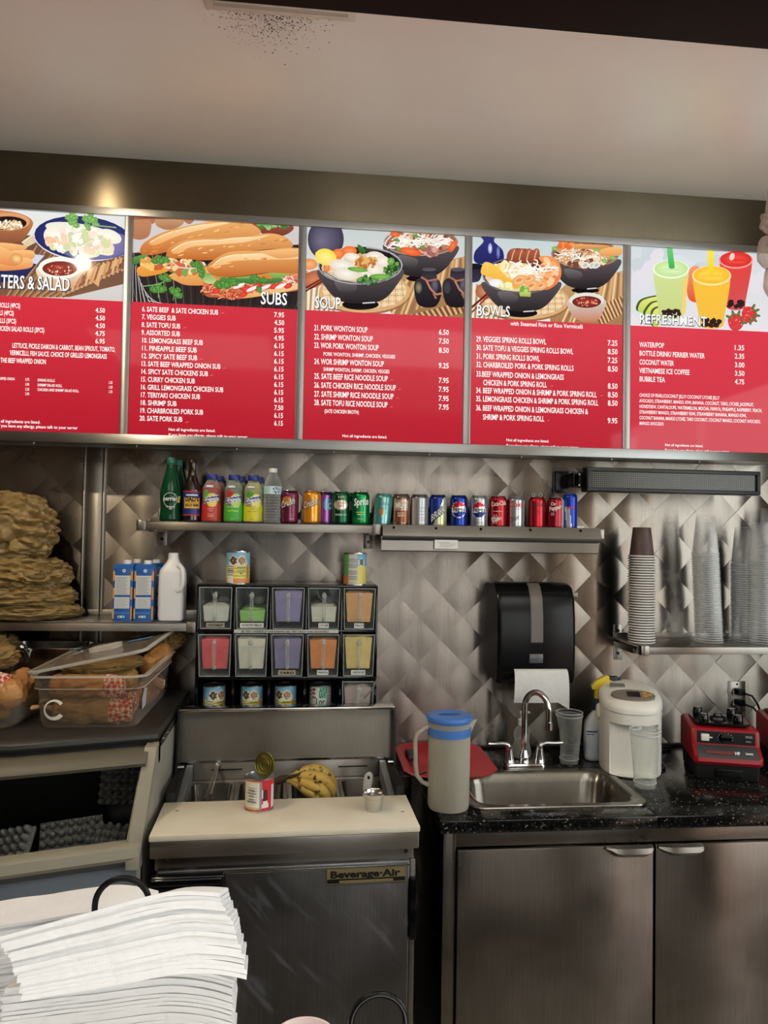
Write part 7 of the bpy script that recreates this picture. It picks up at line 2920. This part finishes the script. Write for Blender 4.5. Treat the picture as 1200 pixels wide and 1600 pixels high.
# heap they rest on
mb = MB()
for k, (x, y, z, r_) in enumerate(((-.84, -.60, .74, .11), (-.66, -.56, .75, .12), (-.55, -.55, .76, .09), (-.55, -.40, .86, .08), (-.55, -.40, .74, .10))):
    mb.ball((x, y, z), r_, 1, .9, .72, 24, 16, fn=lambda p: p * (1 + .2 * noise.noise(p * 16 + V((k, 0, 0)))))
o = mb.build('frozen_goods', surf('frosty_bag', (70, 70, 66), .6, var=.2), sharp=50)
tag(o, 'heap of frosty bags under the moulded trays inside the freezer', 'frozen food', kind='stuff')

# ---- clear food box with wrapped sandwiches
CX0, CX1, CY0, CY1 = -.795, -.487, -.600, -.118
off = ((CX0 + CX1) / 2, (CY0 + CY1) / 2, FZ)
t = thing('food_box', 'clear polycarbonate box full of wrapped sandwiches, its lid propped open', 'food container', off)


def boxloops(s):
    return [ring(rrect(CX0 + .018 + s, CX1 - .018 - s, CY0 + .018 + s, CY1 - .018 - s, .034, 6), FZ + .001 + s), ring(rrect(CX0 + .012 + s, CX1 - .012 - s, CY0 + .012 + s, CY1 - .012 - s, .036, 6), FZ + .02),
            ring(rrect(CX0 + .004 + s, CX1 - .004 - s, CY0 + .004 + s, CY1 - .004 - s, .036, 6), FZ + .113), ring(rrect(CX0 - .003 + s, CX1 + .003 - s, CY0 - .003 + s, CY1 + .003 - s, .040, 6), FZ + .118),
            ring(rrect(CX0 - .004 + s, CX1 + .004 - s, CY0 - .004 + s, CY1 + .004 - s, .040, 6), FZ + .150)]


mb = MB()
mb.loft(boxloops(0), True, False)
mb.build('box_wall', 'polycarb', t, off=off, sharp=50)
rimm = clear('polycarb_rim', (240, 232, 220), .45, .95, .06, (236, 230, 220))
mb = MB()
mb.loft([ring(rrect(CX0 - .004, CX1 + .004, CY0 - .004, CY1 + .004, .040, 6), FZ + .149), ring(rrect(CX0 - .016, CX1 + .016, CY0 - .016, CY1 + .016, .046, 6), FZ + .151), ring(rrect(CX0 - .016, CX1 + .016, CY0 - .016, CY1 + .016, .046, 6), FZ + .156), ring(rrect(CX0 - .003, CX1 + .003, CY0 - .003, CY1 + .003, .040, 6), FZ + .156)], False, False, wrap=True)
mb.loft([ring(rrect(CX0 - .002, CX1 + .002, CY0 - .002, CY1 + .002, .040, 6), FZ + .116), ring(rrect(CX0 - .005, CX1 + .005, CY0 - .005, CY1 + .005, .041, 6), FZ + .1165), ring(rrect(CX0 - .002, CX1 + .002, CY0 - .002, CY1 + .002, .040, 6), FZ + .1185)], False, False)
mb.build('rim', rimm, t, off=off, sharp=50)
# curled white sticker on the front
mb = MB()
pc_ = U(84, 1110, CY0 - .004)
a0, a1 = rad(40), rad(325)
lo = []
for k in range(33):
    a = a0 + (a1 - a0) * k / 32
    wv = .0035 + .006 * abs(cos(a / 2 + .3)) ** 2
    q = .030
    lo.append([(pc_.x + q * cos(a), CY0 + .003 - .0016, pc_.z + q * sin(a)), (pc_.x + (q - wv * 1.3) * cos(a), CY0 + .003 - .003, pc_.z + (q - wv * 1.3) * sin(a))])
mb.loft(lo, False, False, closed=False)
mb.build('curled_sticker', surf('white_sticker', (222, 216, 204), .7), t, off=off)
mb = MB()
p1, p2, p3, p4 = [U(*q, CY0) for q in ((222, 1062), (234, 1068), (230, 1095), (220, 1098))]
mb.poly([(CX1 - .001, -.575, FZ + .05), (CX1 - .001, -.53, FZ + .055), (CX1 + .001, -.525, FZ + .105), (CX1 + .001, -.560, FZ + .112), (CX1 + .0005, -.585, FZ + .085)])
mb.build('side_label', surf('pale_label', (196, 200, 206), .6), t, off=off, normals=False)
# lid
mb = MB()
Lm = Matrix.Translation((CX0 - .020, 0, FZ + .158)) @ Matrix.Rotation(rad(-11.5), 4, 'Y') @ Matrix.Translation((-(CX0 - .020), 0, 0)) @ Matrix.Rotation(0, 4, 'X')
lw0, lw1 = CX0 - .016, CX1 + .020
ly0, ly1 = CY0 - .012, CY1 + .008
lr = lambda d, z: [Lm @ V((p_[0], p_[1], z)) for p_ in rrect(lw0 + d, lw1 - d, ly0 + d, ly1 - d, .036, 6)]
mb.loft([lr(0, 0), lr(0, .006), lr(.012, .008), lr(.024, .004), lr(.034, .004), lr(.05, .0035)], False, True)
lidm = clear('smoky_lid', (216, 206, 192), .16, .75, .05, (176, 168, 156))
ld = mb.build('lid', lidm, t, off=off, sharp=50)
mb = MB()
mb.loft([lr(-.001, -.001), lr(-.002, .003), lr(-.001, .007), lr(.006, .0075), lr(.008, .003)], False, False, wrap=True)
mb.build('lid_rim', rimm, ld, off=off, sharp=60)
mb = MB()
mb.loft([[Lm @ V((p_[0], p_[1], z)) for p_ in rrect(-.70, -.60, -.40, -.32, .03, 6)] for z in (.004, .018)] + [[Lm @ V((p_[0], p_[1], .020)) for p_ in rrect(-.685, -.615, -.385, -.335, .02, 6)]])
mb.build('lid_grip', rimm, ld, off=off, sharp=60)
mb = MB()
mb.poly([Lm @ V((x, y, .0062)) for x, y in ((-.60, -.30), (-.52, -.30), (-.52, -.25), (-.60, -.25))])
mb.build('lid_sticker', surf('blue_lid_sticker', (96, 140, 190), .5, var=.2, nscale=50), ld, off=off, normals=False)

CHK = bpy.data.materials.new('red_check_wrap')
ct = NT(CHK)
cp = ct.n('ShaderNodeBsdfPrincipled')
cp.inputs['Roughness'].default_value = .6
ct.l(cp.outputs[0], ct.out.inputs[0])
cc = ct.n('ShaderNodeTexCoord')
ch = ct.n('ShaderNodeTexChecker')
ch.inputs['Scale'].default_value = 85
ch.inputs['Color1'].default_value = rgb((196, 70, 58))
ch.inputs['Color2'].default_value = rgb((226, 206, 186))
mpp = ct.n('ShaderNodeMapping')
mpp.inputs['Rotation'].default_value = (.0, .78, .0)
ct.l(cc.outputs['Object'], mpp.inputs[0])
ct.l(mpp.outputs[0], ch.inputs['Vector'])
ct.l(ch.outputs[0], cp.inputs['Base Color'])
PAP = surf('waxed_wrap_paper', (150, 118, 62), .5, var=.2, nscale=12, bump=.5, bscale=40, col2=(182, 148, 92))
PAP2 = surf('orange_tinted_wrap', (164, 114, 62), .5, var=.2, nscale=10, bump=.5, bscale=40, col2=(200, 148, 92))


def sandwich(label, p0, p1, r, mat=PAP, check='end', seed=0, tail=True):
    p0, p1 = V(p0), V(p1)
    o0 = (p0 + p1) / 2
    t = thing('wrapped_sandwich', label, 'sandwich', (o0.x, o0.y, min(p0.z, p1.z) - r), 0, 'paper wrapped sandwiches')
    off = (o0.x, o0.y, min(p0.z, p1.z) - r)
    d = (p1 - p0)
    L = d.length
    d.normalize()
    u = d.cross(V((0, 0, 1))).normalized()
    w_ = u.cross(d)

    def sec(s, k=1.0):
        c = p0 + d * (L * s)
        out = []
        for q in range(56):
            a = 2 * pi * q / 56
            n_ = u * cos(a) + w_ * sin(a)
            rr = r * k * (1 + .14 * noise.noise(V((cos(a) * 1.5, sin(a) * 1.5, s * 5 + seed))) + .30 * (.22 - abs(noise.noise(V((cos(a) * 2.0 + s * 5, sin(a) * 2.0 - s * 3, s * 4 + seed))))) + .14 * (.2 - abs(noise.noise(V((cos(a) * 4 - s * 6, sin(a) * 4, s * 9 + seed))))))
            out.append(c + n_ * rr)
        return out
    ks = [(0, .25), (.015, .62), (.05, .86), (.12, .97), (.25, 1.0), (.4, 1.03), (.55, 1.0), (.72, 1.0), (.80, .99), (.88, .96), (.95, .86), (.985, .62), (1, .25)]
    n0 = 8
    mb = MB()
    lo = []
    for i in range(len(ks) - 1):
        for j in range(5):
            s = ks[i][0] + (ks[i + 1][0] - ks[i][0]) * j / 5
            k = ks[i][1] + (ks[i + 1][1] - ks[i][1]) * j / 5
            lo.append(sec(s, k))
    lo.append(sec(1, .25))
    cut = 35 if check else len(lo)
    mb.loft(lo[:cut + 1] if check else lo, True, not check)
    if tail:
        a = p0 - d * .0
        mb.tube([p0 + d * .01, p0 - d * .03 + w_ * .01, p0 - d * .06 + w_ * .004], .01, 8, rs=[r * .5, r * .25, r * .42], flat=.5)
    mb.build('paper_wrap', mat, t, off=off, sharp=50)
    if check:
        mb = MB()
        mb.loft(lo[cut:], False, True)
        mb.build('checked_end', CHK, t, off=off, sharp=50)
    return t


z = FZ + .003
sandwich('wrapped sandwich with a red checked end at the bottom front of the clear box', (-.755, -.535, z + .040), (-.520, -.535, z + .036), .038, PAP, True, 1)
sandwich('wrapped sandwich with a red checked end, second layer at the box front', (-.765, -.545, z + .112), (-.545, -.535, z + .108), .034, PAP2, True, 2, False)
sandwich('wrapped sandwich at the bottom of the clear box, behind the front one', (-.760, -.445, z + .040), (-.530, -.440, z + .040), .038, PAP, True, 3)
sandwich('wrapped sandwich on the second layer in the middle of the clear box', (-.760, -.450, z + .115), (-.530, -.455, z + .112), .036, PAP, False, 4, False)
sandwich('orange wrapped sandwich along the right wall of the clear box', (-.535, -.400, z + .045), (-.535, -.160, z + .050), .037, PAP2, True, 5, False)
sandwich('wrapped sandwich rising out of the back right corner of the box', (-.530, -.340, z + .125), (-.500, -.150, z + .165), .034, PAP2, False, 6, False)
sandwich('wrapped sandwich at the back of the clear box', (-.765, -.24, z + .040), (-.60, -.24, z + .040), .038, PAP, True, 7, False)
bag_lump('paper_wrap_tail', 'twisted brown paper end poking up at the back right corner of the clear box', (-.492, -.150, FZ + .195), .040, .055, .030, 12, 3, .3, None, cat='paper')
bag_lump('paper_crumple', 'crumpled brown paper lying on top of the sandwiches under the tilted lid', (-.655, -.40, FZ + .158), .125, .13, .020, 14, 3, 0, None, cat='paper')

# second bag of sandwiches at the far left, in a clear box too
c2x0, c2x1 = -1.13, -.835
off = (-.98, -.38, FZ)
t = thing('food_box', 'clear box of wrapped sandwiches at the far left edge of the freezer top', 'food container', off)
mb = MB()
mb.loft([ring(rrect(c2x0 + .02, c2x1 - .02, -.59, -.18, .05, 6), FZ + .001), ring(rrect(c2x0 + .004, c2x1 - .004, -.612, -.16, .055, 6), FZ + .02), ring(rrect(c2x0, c2x1, -.62, -.15, .055, 6), FZ + .085)], True, False)
mb.build('box_wall', 'polycarb', t, off=off, sharp=50)
sandwich('wrapped sandwich with a red checked end at the left edge of the photo', (-1.06, -.42, z + .075), (-.895, -.555, z + .110), .050, PAP2, True, 8, False)
sandwich('brown wrapped sandwich lying under the one at the left edge', (-1.08, -.50, z + .045), (-.88, -.50, z + .042), .040, PAP, False, 9, False)
sandwich('brown wrapped sandwich behind the far left sandwiches', (-1.05, -.33, z + .045), (-.87, -.31, z + .045), .040, PAP, False, 10, False)
sandwich('orange wrapped sandwich between the far left box and the open box', (-.905, -.36, z + .098), (-.868, -.58, z + .085), .042, PAP2, False, 13, False)
bag_lump('brown_bag', 'crumpled brown bag on top of the far left sandwiches', (-1.03, -.42, FZ + .178), .12, .10, .035, 17, 4, 0, None)

# steel pan with a ladle, under the shelf
off = (-.93, -.115, FZ)
t = thing('steel_pan', 'steel pan under the left shelf behind the sandwiches', 'pan', off)
mb = MB()
mb.loft([ring(rrect(-1.03, -.79, -.20, -.06, .03, 5), FZ + .001), ring(rrect(-1.05, -.77, -.22, -.05, .04, 5), FZ + .172), ring(rrect(-1.062, -.758, -.232, -.042, .045, 5), FZ + .174), ring(rrect(-1.062, -.758, -.232, -.042, .045, 5), FZ + .177), ring(rrect(-1.047, -.773, -.217, -.053, .04, 5), FZ + .175), ring(rrect(-1.028, -.792, -.198, -.062, .03, 5), FZ + .004)], True, True)
mb.build('pan_shell', 'polished', t, off=off, sharp=50)
t = thing('ladle', 'steel ladle with a rounded handle end leaning out of the steel pan', 'ladle', (-.93, -.18, FZ + .03))
off = (-.93, -.18, FZ + .03)
a, b = U(33, 1010, -.26), U(46, 1036, -.20)
mb = MB()
mb.tube([a + V((0, -.004, .004)), a, (a + b) / 2, b, b + (b - a) * .8], .01, 14, rs=[.006, .0125, .010, .0075, .006])
mb.build('handle', 'polished', t, off=off, sharp=60)
mb = MB()
mb.ball((-.905, -.15, FZ + .055), .035, 1, 1, .7, 20, 12)
mb.build('ladle_bowl', 'polished', t, off=off)

# ================================================================== CUSTOMER SIDE: COUNTER, NAPKINS
off = (.1, -2.2, 0)
t = thing('service_counter', 'dark customer counter below the napkins in the foreground', 'counter', off)
MB().box(-2.3, 2.6, -2.36, -1.90, 1.010, 1.050, .004).build('counter_top', surf('dark_counter_top', (64, 52, 44), .35, var=.15), t, off=off)
MB().box(-2.3, 2.6, -2.30, -1.95, 0, 1.010).build('counter_front', surf('dark_wood_front', (52, 36, 28), .5, var=.2, stretch=(1, 1, 8)), t, off=off)
CTZ = 1.050
nap_rng = random.Random(3)


def napkin_mesh(w_, d, th, sag, seed):
    mb = MB()
    bend = 1.5
    n1, n2 = 22, 8
    def pt(i, j, up):
        x = -w_ / 2 + w_ * i / n1
        y = -d / 2 + d * j / n2
        z = -bend * max(0, x - .030) ** 2 * 2 + .0010 * noise.noise(V((x * 22, y * 22, 3))) + .0005 * noise.noise(V((x * 30, y * 20, seed))) - .0007 * max(0, 1 - abs(x - .032) / .006)
        return (x, y, z + (th if up else 0))
    for up in (0, 1):
        g = [[mb.bm.verts.new(pt(i, j, up)) for j in range(n2 + 1)] for i in range(n1 + 1)]
        for i in range(n1):
            for j in range(n2):
                mb.face([g[i][j], g[i + 1][j], g[i + 1][j + 1], g[i][j + 1]])
        if up:
            top_ = g
        else:
            bot = g
    for i in range(n1):
        mb.face([bot[i][0], bot[i + 1][0], top_[i + 1][0], top_[i][0]])
        mb.face([bot[i][n2], bot[i + 1][n2], top_[i + 1][n2], top_[i][n2]])
    for j in range(n2):
        mb.face([bot[0][j], bot[0][j + 1], top_[0][j + 1], top_[0][j]])
        mb.face([bot[n1][j], bot[n1][j + 1], top_[n1][j + 1], top_[n1][j]])
    return mb


def napkin_pile(group, lab, base, n, dz, rot, tilt, roll, fan, protos):
    """napkins stacked along the pile's own leaning direction; base is the middle of the lowest one"""
    roll, roll1 = roll if isinstance(roll, tuple) else (roll, roll)
    R0 = Matrix.Rotation(rot, 3, 'Z') @ Matrix.Rotation(roll, 3, 'Y') @ Matrix.Rotation(tilt, 3, 'X')
    R3 = R0
    up, sx_, sy_ = R3 @ V((0, 0, 1)), R3 @ V((1, 0, 0)), R3 @ V((0, 1, 0))
    for k in range(n):
        o = protos[k] if k < len(protos) else protos[k % len(protos)].copy()
        if k >= len(protos):
            COL.objects.link(o)
        u = k / max(1, n - 1)
        o.location = V(base) + up * (dz * k) + sx_ * (fan[0] * u ** 1.5 + nap_rng.uniform(-1, 1) * .0016) + sy_ * (fan[1] * u + nap_rng.uniform(-1, 1) * .0016)
        R3 = Matrix.Rotation(rot, 3, 'Z') @ Matrix.Rotation(roll + (roll1 - roll) * u, 3, 'Y') @ Matrix.Rotation(tilt, 3, 'X')
        o.location.z += -.095 * (sin(roll + (roll1 - roll) * u) - sin(roll))
        o.rotation_euler = (Matrix.Rotation(nap_rng.uniform(-1, 1) * .006, 3, 'Z') @ R3).to_euler()
        o['label'] = ('uppermost white napkin of ' if k == n - 1 else 'lowest white napkin of ' if k == 0 else 'folded white napkin in the middle of ') + lab
        o['category'] = 'napkin'
        o['group'] = group


def protos_(w_, d, th, sag):
    out = []
    for s in range(3):
        out.append(napkin_mesh(w_, d, th, sag, s * 3 + 1).build('paper_napkin', 'napkin', sharp=40))
    return out


P1 = protos_(.190, .115, .0037, .004)
P2 = protos_(.205, .105, .0030, .003)
b_ = U(205, 1572, -2.135)
napkin_pile('napkins in the front pile', 'the tilted front napkin pile', b_ + V((.0, .058, -.006)), 18, .00285, rad(6), rad(-24), (rad(-4), rad(-11)), (-.022, .0), P1)
b_ = U(175, 1560, -2.14)
napkin_pile('napkins under the front pile', 'the pile under the front napkins', (b_.x, -2.088, CTZ + .026), 73, .0032, rad(4), rad(-12), rad(-2), (.004, 0), P2)
P3 = protos_(.205, .100, .0030, .003)
b_ = U(140, 1392, -1.91)
napkin_pile('napkins in the back pile', 'the back napkin pile behind the black loop', (b_.x - .020, -1.945, CTZ + .022), 75, .0030, rad(7), rad(-10), rad(-4), (.01, .0), P3)


def caddy(label, cx, cy, w_, d, hoop_c, hoop_r, hoop_top, lean=0):
    off = (cx, cy, CTZ)
    t = thing('wire_caddy', label, 'holder', off)
    mb = MB()
    mb.tube([(p_[0], p_[1], CTZ + .004) for p_ in rrect(cx - w_ / 2, cx + w_ / 2, cy - d / 2, cy + d / 2, .02, 5)], .0035, 8, True)
    mb.tube([(p_[0], p_[1], CTZ + .05) for p_ in rrect(cx - w_ / 2, cx + w_ / 2, cy - d / 2, cy + d / 2, .02, 5)], .0035, 8, True)
    for sx in (-1, 1):
        for sy in (-1, 1):
            mb.cyl((cx + sx * (w_ / 2 - .006), cy + sy * (d / 2), CTZ + .002), (cx + sx * (w_ / 2 - .006), cy + sy * (d / 2), CTZ + .05), .003, 8)
    mb.build('wire_frame', 'black', t, off=off)
    hx, hy = hoop_c
    mb = MB()
    pts = [(hx - hoop_r, hy, CTZ + .004), (hx - hoop_r, hy, hoop_top - hoop_r)]
    pts += [(hx - hoop_r * cos(a), hy, hoop_top - hoop_r + hoop_r * sin(a)) for a in [pi * k / 16 for k in range(1, 16)]]
    pts += [(hx + hoop_r, hy, hoop_top - hoop_r), (hx + hoop_r, hy, CTZ + .004)]
    mb.tube(pts, .0032, 10)
    mb.build('hoop', 'black', t, off=off, sharp=80)
    return t


h1 = U(192, 1372, -2.012)
caddy('black wire napkin holder whose hoop sticks up between the napkin piles', -.20, -2.045, .30, .25, (h1.x, -2.012), .0275, h1.z)
h2 = U(592, 1553, -2.10)
caddy('black wire holder with a tall hoop at the bottom edge of the photo', h2.x + .01, -2.10, .12, .10, (h2.x, -2.10), .026, h2.z)
h3 = U(-2, 1372, -1.91)
p = U(475, 1622, -2.05)
t = thing('round_dish', 'rounded pinkish white rim of a dish at the bottom edge', 'dish', (p.x, p.y, CTZ))
MB().lathe([(.02, 0), (.024, .004), (.022, p.z - CTZ - .03), (.030, p.z - CTZ - .006), (.033, p.z - CTZ), (.031, p.z - CTZ), (.022, p.z - CTZ - .02), (.001, p.z - CTZ - .022)], seg=40).build('dish_body', surf('pinkish_ceramic', (226, 206, 206), .4), t)
